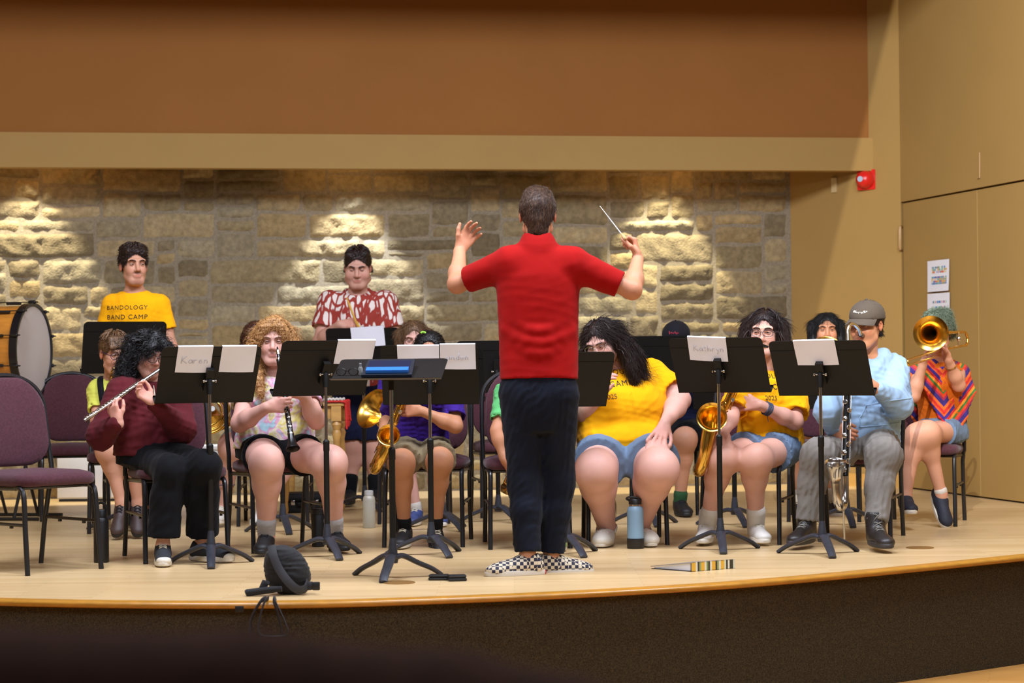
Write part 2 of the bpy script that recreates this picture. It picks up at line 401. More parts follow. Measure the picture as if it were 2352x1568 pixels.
m_floor = plank_mat('maple_planks', c(214, 184, 136), c(202, 170, 120), c(158, 124, 80))
m_hallfloor = plank_mat('hall_planks', c(205, 150, 80), c(195, 140, 72), c(140, 95, 45), along=0.25)
m_edge = mat('varnished_edge', c(190, 132, 46), 0.28, nz=(14, 0.22), stretch=(1, 1, 4))
m_carpet = mat('dark_carpet', c(50, 44, 34), 0.95, nz=(170, 0.55), bump=(260, 0.9, 0.004), spec=0.1, col2=c(82, 72, 52))
m_tan = mat('tan_paint', c(170, 136, 78), 0.75, nz=(2.2, 0.035), bump=(160, 0.15, 0.0015), spec=0.25)
m_brown = mat('brown_paint', c(150, 98, 46), 0.8, nz=(1.5, 0.05), bump=(160, 0.15, 0.0015), spec=0.2)
m_mortar = mat('mortar', c(150, 138, 116), 0.95, nz=(60, 0.25), bump=(120, 0.6, 0.004), spec=0.1)
m_stone = mat('split_stone', c(170, 158, 130), 0.9, attr=True, nz=(26, 0.3), bump=(70, 0.9, 0.006), spec=0.15)
m_black = mat('black_paint', c(24, 22, 21), 0.45); m_ceil = mat('ceiling_paint', c(176, 172, 166), 0.9); m_hallw = mat('hall_wall_paint', c(182, 176, 168), 0.85)

mb = MB()
fl = [(p.x, p.y) for p in lip] + [(sC.x+1.2, sC.y), (sC.x, sC.y), (sA.x, sA.y), (wallR.x, wallR.y+0.5), (wall0.x, wall0.y+0.3)]
back = [(wall0.x - 0.5, wall0.y + 0.25), (wallR.x, wallR.y + 0.5), (sA.x, sA.y + 0.05), (sC.x + 1.2, sC.y + 0.05)]
def back_y(x):
    return float(np.interp(x, [q[0] for q in back], [q[1] for q in back]))
V = [(p.x, p.y, 0) for p in lip] + [(p.x, back_y(p.x), 0) for p in lip]; n_ = len(lip)
mb.add(V, [(i, i+1, n_+i+1, n_+i) for i in range(n_-1)])
tag(mb.build('floor_stage', m_floor, smooth=False), kind='structure')
# rounded nosing board along the lip
mb = MB(); n = len(lip); nrm = []
for i in range(n):
    t = (lip[min(i+1, n-1)] - lip[max(i-1, 0)]).normalized(); nrm.append(Vector((t.y, -t.x)))
prof = [(-0.07, 0.0005), (0.0, 0.001), (0.011, -0.004), (0.014, -0.012), (0.011, -0.021), (0.0, -0.026), (-0.07, -0.026)]
V = [(lip[i].x + nrm[i].x*a, lip[i].y + nrm[i].y*a, z) for i in range(n) for a, z in prof]; k = len(prof)
mb.add(V, [(i*k+j, i*k+(j+1) % k, (i+1)*k+(j+1) % k, (i+1)*k+j) for i in range(n-1) for j in range(k)])
tag(mb.build('trim_1', m_edge, sharp=50), kind='structure')
mb = MB(); V = []
for i in range(n):
    for z in (-0.02, HALLZ): V.append((lip[i].x - nrm[i].x*0.035, lip[i].y - nrm[i].y*0.035, z))
mb.add(V, [(2*i, 2*i+2, 2*i+3, 2*i+1) for i in range(n-1)])
tag(mb.build('wall_stage_front', m_carpet), kind='structure')
mb = MB().box((-9, -3, HALLZ-0.05), (9, 22, HALLZ)); tag(mb.build('floor_hall', m_hallfloor, smooth=False), kind='structure')

# ---- stone wall: random coursed ashlar, each stone a rough block
WH = 3.1; cell = 0.05; nu = int(wlen/cell); nv_ = int(WH/cell)+1
occ = np.zeros((nu, nv_), bool); rnd = random.Random(11); stones = []
for v in range(nv_):
    u = 0
    while u < nu:
        if occ[u, v]: u += 1; continue
        run = 1
        while u+run < nu and not occ[u+run, v]: run += 1
        hh = rnd.choices([1, 2, 3, 4, 5], [0.3, 4, 6, 4, 0.8])[0]; ww = int(rnd.choices([3, 5, 7, 10, 14], [1.5, 3, 4, 4, 2])[0] + rnd.randint(0, 3))
        if hh <= 2: ww = max(ww, 4)
        ww = min(ww, run)
        if run - ww < 3: ww = run if run <= 15 else ww-3
        hh = min(hh, nv_-v)
        while hh > 1 and occ[u:u+ww, v:v+hh].any(): hh -= 1
        occ[u:u+ww, v:v+hh] = True; stones.append((u, v, ww, hh)); u += ww
pal = [c(172, 156, 124), c(160, 146, 116), c(186, 170, 136), c(150, 138, 114), c(168, 158, 134), c(138, 126, 102), c(178, 158, 120)]
SV, SF, SCc = [], [], []
rs = np.random.RandomState(5)
for (u, v, ww, hh) in stones:
    g = 0.0075; a0, a1 = u*cell+g+rnd.uniform(0, .006), (u+ww)*cell-g; b0, b1 = v*cell+g+rnd.uniform(0, .004), (v+hh)*cell-g-rnd.uniform(0, .004)
    nx = max(5, int((a1-a0)/0.03)); ny = max(4, int((b1-b0)/0.022)); dep = rnd.uniform(0.018, 0.04)
    su = np.linspace(-1, 1, nx+1); sv = np.linspace(-1, 1, ny+1); A, B = np.meshgrid(su, sv, indexing='ij')
    wob_ = rs.uniform(-1, 1, 4)*0.006
    hx = (a1-a0)/2; hy = (b1-b0)/2
    px_ = (a0+a1)/2 + A*hx + wob_[0]*B; py_ = (b0+b1)/2 + B*hy + wob_[1]*A*np.minimum(1, hx*4)*0.6 + np.sin(A*3+wob_[3]*900)*0.0035
    ex = np.clip((1-np.abs(A))*hx/0.03, 0, 1); ey = np.clip((1-np.abs(B))*hy/0.022, 0, 1); e = (1-(1-ex)**2.2)*(1-(1-ey)**2.2)
    ph = rs.uniform(0, 6, 4); tilt = rs.uniform(0.15, 0.55)
    rel = 0.55 + 0.25*np.sin(px_*31+ph[0]+1.5*np.sin(py_*27))+0.15*np.sin(px_*60+py_*50+ph[1]) + rs.uniform(-.16, .16, A.shape) + tilt*B*0.3
    d = 0.004 + e*dep*np.clip(rel, 0.25, 1.3)
    base = len(SV)
    col = np.array(pal[rnd.randrange(len(pal))][:3])*rnd.uniform(0.74, 0.96)*np.array([1.03, .98, .86])
    for i in range(nx+1):
        for j in range(ny+1):
            p = wall0 + wu*float(px_[i, j]) + wn*float(d[i, j]-0.02); SV.append((p.x, p.y, float(py_[i, j]))); SCc.append((*col, 1))
    SF += [(base+i*(ny+1)+j, base+(i+1)*(ny+1)+j, base+(i+1)*(ny+1)+j+1, base+i*(ny+1)+j+1) for i in range(nx) for j in range(ny)]
st = mobj('wall_back', np.array(SV), np.array(SF), m_stone, None, (0, 0, 0), True, None, np.array(SCc)); tag(st, kind='structure')
mb = MB(); q0 = wall0 + wn*(-0.014); q1 = wallR + wn*(-0.014) + wu*0.02
mb.add([(q0.x, q0.y, 0), (q1.x, q1.y, 0), (q1.x, q1.y, WH), (q0.x, q0.y, WH)], [(0, 1, 2, 3)])
tag(mb.build('wall_back_mortar', m_mortar, smooth=False), kind='structure')

# ---- bulkhead: tan beam with brown wall above, standing 0.55 m in front of the stone
m_ = [m_tan, m_brown]
bo = 0.60; bl = wall0 + wn*bo; br_ = at(1968, 397, 284)
bl = Vector((bl.x, bl.y, 0)); 
sAt = Vector((sA.x, sA.y, 0)); wR0 = Vector((wallR.x, wallR.y, 0))
def isect(p, d, q, e):
    den = d.x*e.y-d.y*e.x; t = ((q.x-p.x)*e.y-(q.y-p.y)*e.x)/den; return p + d*t
bR = isect(bl, wu, wR0, (sAt-wR0).normalized())
zb0 = CAMZ + (836-402.0)/sof(bR); zb1 = zb0 + 78/308.0
def slab(p, q, z0, z1, nrm, th):
    a = [p, q, q - nrm*th, p - nrm*th]; V = [(v.x, v.y, z0) for v in a] + [(v.x, v.y, z1) for v in a]
    return V, [(0,1,5,4),(1,2,6,5),(2,3,7,6),(3,0,4,7),(0,3,2,1),(4,5,6,7)]
mb = MB(); mb.add(*slab(bl + wn*0.03, bR + wn*0.03 + wu*0.1, zb0, zb1, wn, 0.12)); beam = tag(mb.build('trim_2', m_tan, smooth=False), kind='structure')
mb = MB(); mb.add(*slab(bl, bR + wu*0.1, zb1, 4.9, wn, 0.1)); tag(mb.build('wall_upper', m_brown, smooth=False), kind='structure')
mb = MB(); mb.add(*slab(bl + wn*1.9, bR + wn*1.9 + wu*0.6, 3.82, 4.9, wn, 0.1)); tag(mb.build('shade_slab', m_brown, smooth=False), kind='structure')  # slab added above the view to darken the top of the upper wall
# ---- right wall: side return with low wooden base, then the door wall
th = 0.1
def wallseg(name, p, q, z0, z1, m, off=0.0, kind='structure'):
    d = (q-p).normalized(); nn = Vector((d.y, -d.x, 0))
    mb = MB(); mb.add(*slab(p + nn*off, q + nn*off, z0, z1, nn, th)); return tag(mb.build(name, m, smooth=False), kind=kind)
wallseg('wall_side', wR0 - (sAt-wR0).normalized()*0.02, sAt, 0, 4.9, m_tan)
sCt = Vector((sC.x, sC.y, 0)); sBt = Vector((sB.x, sB.y, 0))
dz0 = CAMZ + (825.6-467)/sof(sA); sd = Vector((sdir.x, sdir.y, 0)); sn = Vector((sd.y, -sd.x, 0))
wallseg('wall_right', sAt, sCt, dz0+0.012, 4.9, m_tan)
def wx(px, pyref=1000):      # point on the door wall at a pixel column
    d = ray(px, pyref); o = Vector((0, 0, 0)); dd = Vector((d.x, d.y, 0)); return isect(Vector((0, 0, 0)), dd, sAt, sd)
def wall_pt(px, py, p0=None, dd=None):
    """point of the (vertical) wall seen at a pixel"""
    p0 = sAt if p0 is None else p0; dd = sd if dd is None else dd
    r = ray(px, py); h = isect(Vector((0, 0, 0)), Vector((r.x, r.y, 0)), p0, dd); t = h.y/r.y; return Vector((h.x, h.y, CAMZ + r.z*t))
jx = wall_pt(2245, 800); jx.z = 0
wallseg('door_1', sAt + sd*0.012, jx - sd*0.006, 0.012, dz0, m_tan, -0.012)
wallseg('door_2', jx + sd*0.012, sCt, 0.012, dz0, m_tan, -0.012)
m_gap = mat('dark_gap', c(40, 28, 16), 0.9)
wallseg('wall_right_backing', sAt, sCt, HALLZ, dz0+0.05, m_gap, -0.05)
wallseg('baseboard_right', wR0 + (sAt-wR0).normalized()*0.25, sAt, 0.0, 0.10, mat('base_wood', c(206, 158, 84), 0.4, nz=(8, 0.2)), 0.022)
mb = MB().box((-9.1, -3.1, 4.9), (9.1, 20, 5.0)); tag(mb.build('ceiling', m_ceil, smooth=False), kind='structure')
mb = MB().box((wall0.x-0.1, 8.5, 0), (wall0.x, wall0.y+0.3, 4.9)); tag(mb.build('wall_left', m_tan, smooth=False), kind='structure')
mb = MB().box((-9.1, -3.1, HALLZ), (9.1, -3.0, 4.9)); tag(mb.build('wall_hall_back', m_hallw, smooth=False), kind='structure')
mb = MB().box((-9.1, -3.1, HALLZ), (-9.0, 12, 4.9)); tag(mb.build('wall_hall_left', m_hallw, smooth=False), kind='structure')
mb = MB().box((9.0, -3.1, HALLZ), (9.1, 14, 4.9)); tag(mb.build('wall_hall_right', m_hallw, smooth=False), kind='structure')
# header added over the stage front, out of view, to shade the upper wall
mb = MB().box((-6.5, 7.6, 3.72), (8.5, 7.8, 4.9)); tag(mb.build('shade_header', m_tan, smooth=False), kind='structure')
# added, unseen side lamp and plate: throw the diagonal shadow on the wall
hl = at(980, 300, 4900/5.0); LP = Vector((1.2, 6.2, 3.5))
p_top = wall_pt(2055, 0); p_bot = wall_pt(1880, 710, wR0, (sAt-wR0).normalized())

def lamp_with_plate(name, LP, pw, col, edges, lab, rad=0.006):
    tgt = (p_top + p_bot)/2 + Vector((0.8, 0, -0.6)); spot_light(name, LP, tgt, pw, col, math.radians(44), 0.5, rad)
    mb = MB()
    for (a, b, side) in edges:
        d1 = (a-LP).normalized(); d2 = (b-LP).normalized(); e_ = (d2-d1).normalized(); off = (side-LP).normalized() - (d1+d2)/2; off = off - e_*off.dot(e_); off = off.normalized()*1.3
        A = LP + d1*2.0 - e_*0.3; B = LP + d2*2.0 + e_*0.5; mb.add([A, B, B+off, A+off], [(0, 1, 2, 3)])
    mb.build('shadow_plate', m_black, tag(empty_w('lamp_blocker', LP), lab, 'light blocker'), smooth=False)
q_top = wall_pt(2236, 0); q_bot = wall_pt(2178, 640); farR = wall_pt(2352, 500); farL = wall_pt(1830, 500, wR0, (sAt-wR0).normalized())
lamp_with_plate('side_lamp', LP, 1500, (1.0, 0.96, 0.88), [(p_top, p_bot, farL)], 'black plate added out of view to cut the side lamp into a diagonal shadow')
# ---- stone wall washers hidden behind the beam
for px, py, col, pw in ((62, 440, (1.0, 0.93, 0.72), 480), (806, 466, (0.86, 0.92, 1.0), 480), (1516, 444, (1.0, 0.93, 0.68), 480), (-520, 440, (1.0, 0.93, 0.72), 480)):
    r = ray(px, py); h = isect(Vector((0, 0, 0)), Vector((r.x, r.y, 0)), wR0, wu); z = CAMZ + r.z*h.y/r.y
    lp = h + wn*0.42; lp.z = z + 0.86
    spot_light('wall_washer', lp, lp + Vector((0, 0, -1)) - wn*0.0, pw, col, math.radians(52), 0.25, 0.03)

# ---- fire alarm, posters, hardware
m_red = mat('alarm_red', c(214, 34, 26), 0.3)
ap = wall_pt(1992, 413, wR0, (sAt-wR0).normalized()); an = Vector((-0.55, -0.83, 0)).normalized()
au = Vector((0, 0, 1)); aw = an.cross(au)
fa = tag(empty_w('fire_alarm', ap), 'red round fire alarm bell mounted high on the tan side wall', 'alarm')
mb = MB(); mb.prism(rounded_rect(0.15, 0.155, 0.01), ap + an*0.0, aw, au, an, 0.02); mb.build('back_plate', m_red, fa)
mb = MB(); mb.tube([ap+an*0.02, ap+an*0.05, ap+an*0.085, ap+an*0.105, ap+an*0.112], [0.07, 0.069, 0.058, 0.036, 0.006], 28); mb.build('dome', m_red, fa)
mb = MB(); mb.disc(ap+an*0.108+Vector((-0.01, 0, 0)), an, 0.022, 0.006); mb.build('badge', mat('badge', c(170, 190, 210), 0.4), fa)
m_paper = mat('paper', c(238, 238, 246), 0.85, spec=0.1, nz=(9, 0.03))
poster_cols = [c(60, 110, 190), c(120, 185, 120), c(225, 190, 60), c(215, 90, 80), c(120, 170, 210), c(230, 150, 90)]
pm = [m_paper] + [mat('ink_%d' % i, q, 0.8) for i, q in enumerate(poster_cols)]
def poster(x0, y0, x1, y1, rows, label):
    a = wall_pt(x0, y0); b = wall_pt(x1, y0); c_ = wall_pt(x0, y1); w = (b-a).length; h = a.z-c_.z; o = a + sn*0.003
    t = tag(empty_w('poster', o), label, 'poster', 'papers taped on the door'); mb = MB(); nn = 8; V = []
    for i in range(nn+1):
        for j in range(nn+1):
            f = i/nn; g = j/nn; V.append(o + sd*(w*f) - Zu*(h*g) + sn*(0.006*g*g*(0.4+f)))
    mb.add(V, [(i*(nn+1)+j, i*(nn+1)+j+1, (i+1)*(nn+1)+j+1, (i+1)*(nn+1)+j) for i in range(nn) for j in range(nn)]); mb.build('sheet', m_paper, t, sharp=0)
    mb = MB(); r = random.Random(3)
    for (v0, v1, u0, u1, dens) in rows:
        nxx = int((u1-u0)*w/0.013); nyy = max(1, int((v1-v0)*h/0.013))
        for i in range(nxx):
            for j in range(nyy):
                if r.random() > dens: continue
                f0 = u0+(u1-u0)*i/nxx; f1 = u0+(u1-u0)*(i+0.85)/nxx; g0 = v0+(v1-v0)*j/nyy; g1 = v0+(v1-v0)*(j+0.85)/nyy; k = 1+((i//2)*3+j+r.randint(0, 1)) % 6
                P = [o + sd*(w*f) - Zu*(h*g) + sn*(0.006*g*g*(0.4+f)+0.0015) for f, g in ((f0, g0), (f0, g1), (f1, g1), (f1, g0))]; mb.add(P, [(0, 1, 2, 3)], k)
    tag(mb.build('colour_chart', pm, t, smooth=False), kind='stuff')
poster(2131, 600, 2181, 671, [(0.2, 0.42, 0.22, 0.9, 0.7), (0.52, 0.78, 0.2, 0.9, 0.95)], 'white paper with coloured blocks taped on the tan door, upper of the two')
poster(2131, 675, 2182, 762, [(0.2, 0.27, 0.25, 0.9, 0.6), (0.34, 0.4, 0.25, 0.9, 0.7), (0.5, 0.6, 0.35, 0.9, 0.5), (0.7, 0.85, 0.3, 0.9, 0.6)], 'white paper with small coloured rows taped on the tan door, lower one behind the head')
m_brass = mat('dull_brass', c(150, 118, 70), 0.4, 0.7)
a = wall_pt(2073, 520, wR0, (sAt-wR0).normalized()); b = wall_pt(2073, 574, wR0, (sAt-wR0).normalized()); nA = Vector(((sAt-wR0).y, -(sAt-wR0).x, 0)).normalized()
t = tag(empty_w('door_handle_plate', b), 'slim tan painted pull handle on the wall left of the door', 'handle')
mb = MB(); mb.tube([a+nA*0.03, a+nA*0.036-Zu*0.02, b+nA*0.036+Zu*0.02, b+nA*0.03], [0.010, 0.013, 0.013, 0.008], 10); mb.build('grip', mat('tan_metal', c(176, 140, 92), 0.45), t)
for q in (a, b): mb = MB(); mb.tube([q, q+nA*0.032], 0.007); mb.build('bracket', m_brass, t)
a = wall_pt(1917, 425, wR0, (sAt-wR0).normalized()); mb = MB(); dA = (sAt-wR0).normalized(); mb.prism(rounded_rect(0.05, 0.115, 0.004), a, dA, Zu, nA, 0.012)
tag(mb.build('wall_plate', mat('plate', c(205, 180, 128), 0.5), loc=a), 'small cream blank wall plate high on the side wall', 'wall plate')
a = wall_pt(2252, 350); b = wall_pt(2252, 408); mb = MB(); mb.tube([a+sn*0.006, b+sn*0.006, b+sn*0.006-sd*0.03], 0.005, 8)
tag(mb.build('wall_hook', mat('tan_metal', c(176, 140, 92), 0.45), loc=b), 'thin painted hook on the wall above the door joint', 'hook')
# brass floor discs
for px, py, lab in ((917, 1338, 'round brass floor socket cover in front of the conductor stand'), (2113, 1258, 'round brass floor socket cover at the right of the stage')):
    g = G(px, py); mb = MB(); mb.tube([g, g+Zu*0.003, g+Zu*0.0045], [0.072, 0.072, 0.066], 36)
    tag(mb.build('floor_socket_cover', mat('old_brass', c(150, 112, 60), 0.5, 0.5), loc=g), lab, 'socket cover', 'floor socket covers')
# ------------------------------------------------------------------ chairs
m_uph = mat('burgundy_cloth', c(84, 48, 56), 0.9, nz=(90, 0.25), bump=(500, 0.5, 0.001), spec=0.15, sheen=0.15)
m_frame = mat('black_enamel', c(26, 25, 27), 0.35)
def superpad(w, d, t, r, crown=0.012, seg=6):
    """rounded cushion: outline rounded rect w x d, thickness t"""
    mb = MB(); rings = []; out = rounded_rect(w, d, r, seg)
    prof = [(-0.5, 0.016), (-0.32, 0.003), (0, 0.0), (0.28, 0.004), (0.43, 0.02), (0.5, 0.06)]
    V = []; k = len(out)
    for z, ins in prof:
        sx = (w/2-ins)/(w/2); sy = (d/2-ins)/(d/2)
        for x, y in out: V.append((x*sx, y*sy, z*t + (crown*0.4 if z > 0.45 else 0)))
    Fc = [(i*k+j, i*k+(j+1) % k, (i+1)*k+(j+1) % k, (i+1)*k+j) for i in range(len(prof)-1) for j in range(k)]
    V.append((0, 0, t*0.5+crown)); V.append((0, 0, -t*0.5)); m = len(prof)-1
    Fc += [(m*k+j, m*k+(j+1) % k, len(V)-2) for j in range(k)] + [((j+1) % k, j, len(V)-1) for j in range(k)]
    mb.add(V, Fc); return mb
def make_chair():
    t = empty('banquet_chair', (0, 0, 0), 0)
    pad = superpad(0.455, 0.44, 0.062, 0.11); pad.V = [(x, y-0.02, z+0.443+0.01*math.cos(x*6)-0.012*max(0, -(y)*4-0.6)) for x, y, z in pad.V]
    pad.build('seat', m_uph, t, sharp=60)
    B = superpad(0.42, 0.41, 0.05, 0.13, seg=7)
    V = []
    for x, y, z in B.V:
        ww = 1.0 - 0.06*((y+0.2)/0.4); up = y + (0.05*(1-(x/0.21)**2) if y > 0 else 0)
        V.append((x*ww, 0.205 + 0.17*(up+0.2)/1.0*0.9 - z + 0.03*(x/0.21)**2*-1, 0.695 + up*0.97))
    B.V = V; B.build('backrest', m_uph, t, sharp=60)
    # back frame: arch following the pad, running down to become the rear legs' tops
    arch = []
    for i in range(25):
        a = PI*i/24; x = 0.222*math.cos(a); z = 0.76 + 0.185*math.sin(a)**0.8; arch.append((x, 0.205+0.153*(z-0.495), z))
    pts = [(0.222, 0.185, 0.42), (0.222, 0.19, 0.50), (0.224, 0.222, 0.62)] + arch + [(-0.224, 0.222, 0.62), (-0.222, 0.19, 0.50), (-0.222, 0.185, 0.42)]
    mb = MB(); mb.tube(pts, 0.0125, 10); mb.build('back_frame', m_frame, t)
    for s in (-1, 1):
        x = 0.205*s
        mb = MB(); mb.tube(catmull([(x*1.03, -0.235, 0.0), (x*1.015, -0.215, 0.2), (x, -0.20, 0.365), (x, -0.175, 0.405), (x, -0.13, 0.412)], 4), 0.0125, 10); mb.build('leg', m_frame, t)
        mb = MB(); mb.tube([(x*1.03, 0.27, 0.0), (x*1.02, 0.235, 0.2), (x*1.03, 0.2, 0.36), (x*1.07, 0.186, 0.43)], 0.0125, 10); mb.build('leg', m_frame, t)
        mb = MB(); mb.tube([(x, -0.14, 0.408), (x, 0.19, 0.40)], 0.011, 8); mb.build('seat_rail', m_frame, t)
        mb = MB(); mb.tube([(x*1.015, -0.212, 0.235), (x*1.02, 0.228, 0.235)], 0.008, 8)
        for y in (-0.1, 0.1): mb.box((x*1.015-0.006, y-0.008, 0.217), (x*1.015+0.006, y+0.008, 0.232))
        mb.build('stretcher', m_frame, t)
    mb = MB(); mb.tube([(-0.2, 0.17, 0.40), (0.2, 0.17, 0.40)], 0.010, 8); mb.build('cross_rail', m_frame, t)
    mb = MB(); mb.tube([(-0.2, -0.13, 0.408), (0.2, -0.13, 0.408)], 0.010, 8); mb.build('cross_rail', m_frame, t)
    return t
chair0 = make_chair(); chair_used = [False]; CH = []
def chair(px, py, yaw, label, leg='FL'):
    g = G(px, py); a = math.radians(yaw); R = Matrix.Rotation(a, 3, 'Z')
    off = {'FL': (-0.21, -0.235, 0), 'FR': (0.21, -0.235, 0), 'C': (0, 0, 0)}[leg]
    o = chair0 if not chair_used[0] else copy_tree(chair0); chair_used[0] = True
    p = g - R @ Vector(off); o.location = (p.x, p.y, 0.0); o.rotation_euler = (0, 0, a)
    tag(o, label, 'chair', 'burgundy banquet chairs on the stage'); CH.append(o); return o
chair(64, 1322, 47, 'empty burgundy chair at the stage front left, largest and nearest')
chair(170, 1190, 14, 'empty burgundy chair behind, between bass drum and boy in lime shirt', 'C')
chair(335, 1295, 22, 'burgundy chair under the flute player in maroon')
chair(583, 1271, 23, 'burgundy chair under the clarinet player in tie-dye')
chair(883, 1257, -4, 'burgundy chair under the saxophone player in purple')
chair(1108, 1190, 9, 'empty burgundy chair with its back showing left of the conductor')
chair(1127, 1262, 4, 'burgundy chair under the player in green behind the conductor')
chair(1352, 1253, 1, 'burgundy chair under the large person in yellow leaning left')
chair(1790, 1251, -17, 'burgundy chair under the yellow shirted saxophone player', 'FR')
chair(2045, 1247, -18, 'burgundy chair under the player in the light blue hoodie', 'FR')
chair(2194, 1209, -18, 'burgundy chair under the trombone player in the striped poncho', 'FR')
chair(1602, 1183, -5, 'burgundy chair under the player in the black cap', 'FR')
chair(1895, 1192, -10, 'burgundy chair mostly hidden behind the hoodie player', 'C')
chair(548, 1209, 2, 'burgundy chair behind the clarinet player')
chair(872, 1204, 0, 'burgundy chair behind the purple shirted player')
chair(205, 1226, 8, 'burgundy chair under the boy in the lime shirt')

# ------------------------------------------------------------------ music stands
m_desk = mat('stand_black', c(15, 14, 13), 0.55, nz=(5, 0.1), spec=0.3); m_chrome = mat('chrome', c(200, 195, 185), 0.18, 1.0)
m_base = mat('cast_grey', c(60, 62, 70), 0.35, 0.3, nz=(30, 0.2))
DW, DH = 0.50, 0.335
def make_stand(tilt, hub=0.115, desk_z=0.95, lip=True, legrot=0.0):
    """stand for a player on the +y side: desk back faces the camera. origin at the pole foot"""
    t = empty('music_stand', (0, 0, 0), 0)
    for k in range(3):
        a = math.radians(-90 + 120*k + legrot); d = Vector((math.cos(a), math.sin(a), 0))
        pts = catmull([d*0.012+Zu*hub*0.75, d*0.05+Zu*(hub*0.80), d*0.12+Zu*0.066, d*0.19+Zu*0.035, d*0.235+Zu*0.006], 4)
        mb = MB(); mb.tube(pts, [0.023-0.006*i/len(pts) for i in range(len(pts))], 10, flat=(0.6, 1.15), up=(0, 0, 1)); mb.build('leg', m_base, t)
    mb = MB(); mb.tube([(0, 0, hub*0.55), (0, 0, hub*0.7), (0, 0, hub*1.0), (0, 0, hub*1.35), (0, 0, hub*1.5)], [0.022, 0.025, 0.021, 0.0165, 0.014], 16); mb.build('hub', m_base, t)
    mid = 0.54
    mb = MB(); mb.tube([(0, 0, hub*1.3), (0, 0, mid), (0, 0, mid+0.004), (0, 0, mid+0.05), (0, 0, mid+0.06)], [0.0145, 0.0145, 0.0165, 0.0165, 0.009], 14); mb.build('lower_pole', m_desk, t)
    top = desk_z - 0.06
    mb = MB(); mb.tube([(0, 0, mid), (0, 0, top)], 0.0085, 12); mb.build('upper_pole', m_chrome, t)
    a = math.radians(tilt); R = Matrix.Rotation(a, 3, 'X')    # tilt>0 : top towards the camera
    u = Vector((0, -math.sin(a), math.cos(a))); n = Vector((0, -math.cos(a), -math.sin(a)))  # up along desk, outward (camera side)
    ctr = Vector((0, 0.02, desk_z))
    mb = MB(); mb.prism([(-0.024, -0.075), (0.024, -0.075), (0.018, 0.05), (-0.018, 0.05)], ctr + n*0.004, Xu, u, n, 0.03)
    mb.tube([(0, 0, top-0.035), (0, 0, top+0.02), (0, 0.0, desk_z-0.02)], [0.014, 0.016, 0.013], 12); mb.build('clamp', m_desk, t)
    mb = MB(); mb.tube([(-0.034, 0, desk_z-0.03), (-0.027, 0, desk_z-0.03), (-0.024, 0, desk_z-0.03), (0.024, 0, desk_z-0.03), (0.027, 0, desk_z-0.03), (0.034, 0, desk_z-0.03)], [0.007, 0.009, 0.004, 0.004, 0.009, 0.007], 12); mb.build('knob', m_chrome, t)
    mb = MB(); mb.prism(rounded_rect(DW, DH, 0.028, 5, top_only=True), ctr, Xu, u, n, -0.003)
    mb.prism([(-DW/2, DH/2-0.062), (DW/2, DH/2-0.062), (DW/2, DH/2-0.058), (-DW/2, DH/2-0.058)], ctr + n*0.001, Xu, u, n, 0.0012)
    mb.build('desk', m_desk, t, sharp=30)
    if lip:
        mb = MB(); b0 = ctr - u*(DH/2); mb.prism([(-DW/2, 0), (DW/2, 0), (DW/2, 0.055), (-DW/2, 0.055)], b0, Xu, -n, u, 0.003)
        mb.prism([(-DW/2, 0), (DW/2, 0), (DW/2, 0.012), (-DW/2, 0.012)], b0 - n*0.055, Xu, u, n, 0.003); mb.build('ledge', m_desk, t, sharp=30)
    t['ctr'] = list(ctr); t['u'] = list(u); t['n'] = list(n); return t
STANDS = {}
def stand(key, px, py, yaw, dpy, label, tilt=24, legrot=0, hub=0.115, lip=True):
    g = G(px, py); s = sof(g); hz = 837 - ROLL*(px-1000); dz = CAMZ + (hz-dpy)/s
    o = make_stand(tilt, desk_z=dz, legrot=legrot-yaw, hub=hub, lip=lip); o.location = (g.x, g.y, 0); o.rotation_euler = (0, 0, math.radians(yaw))
    tag(o, label, 'music stand', 'black music stands on the stage'); STANDS[key] = o
    R = Matrix.Rotation(math.radians(yaw), 3, 'Z')
    o['wc'] = list(R @ Vector(o['ctr']) + Vector((g.x, g.y, 0))); o['wu'] = list(R @ Vector(o['u'])); o['wn'] = list(R @ Vector(o['n'])); o['wx'] = list(R @ Xu)
    return o
stand('karen', 485, 1297, 22, 861, 'black music stand with two name papers, in front of the flute player', 34, 8)
stand('clar', 752, 1279, 24, 846, 'black music stand in front of the clarinet player, one paper at its right top', 33, 20)
stand('purple', 991, 1274, -2, 861, 'black music stand with two papers, in front of the purple shirt', 24, 25)
stand('big', 1302, 1273, 14, 872, 'black music stand right behind the conductor, hiding the yellow shirt', 33, 20)
stand('kath', 1655, 1264, -22, 839, 'black music stand with the pencilled name paper, in front of the yellow saxophone player', 32, -2)
stand('hood', 1889, 1273, -24, 846, 'rightmost black music stand, one blank paper on it', 34, 4)
stand('boy', 290, 1216, 20, 798, 'black music stand in the back row below the man in yellow', 22, 30)
stand('horn', 650, 1222, 10, 878, 'black music stand behind the clarinet player, seen between the legs', 22, 15)
stand('drum', 838, 1172, -3, 807, 'black music stand in the back row below the patterned shirt, white paper hanging over it', 20, 30)
stand('girl', 1018, 1216, -3, 862, 'black music stand behind the purple player, mostly hidden', 20, 30)
stand('mid', 1145, 1198, 0, 842, 'black music stand behind the conductor with its desk left of his waist', 16, 30)
stand('cap', 1488, 1205, -8, 832, 'black music stand in front of the player in the black cap', 20, 10)
stand('asian', 1688, 1206, -12, 880, 'black music stand standing between the white sneakers of the yellow saxophone player', 20, 10)
stand('asian2', 1945, 1206, -12, 878, 'black music stand behind the hoodie player, base between the feet', 20, 0)

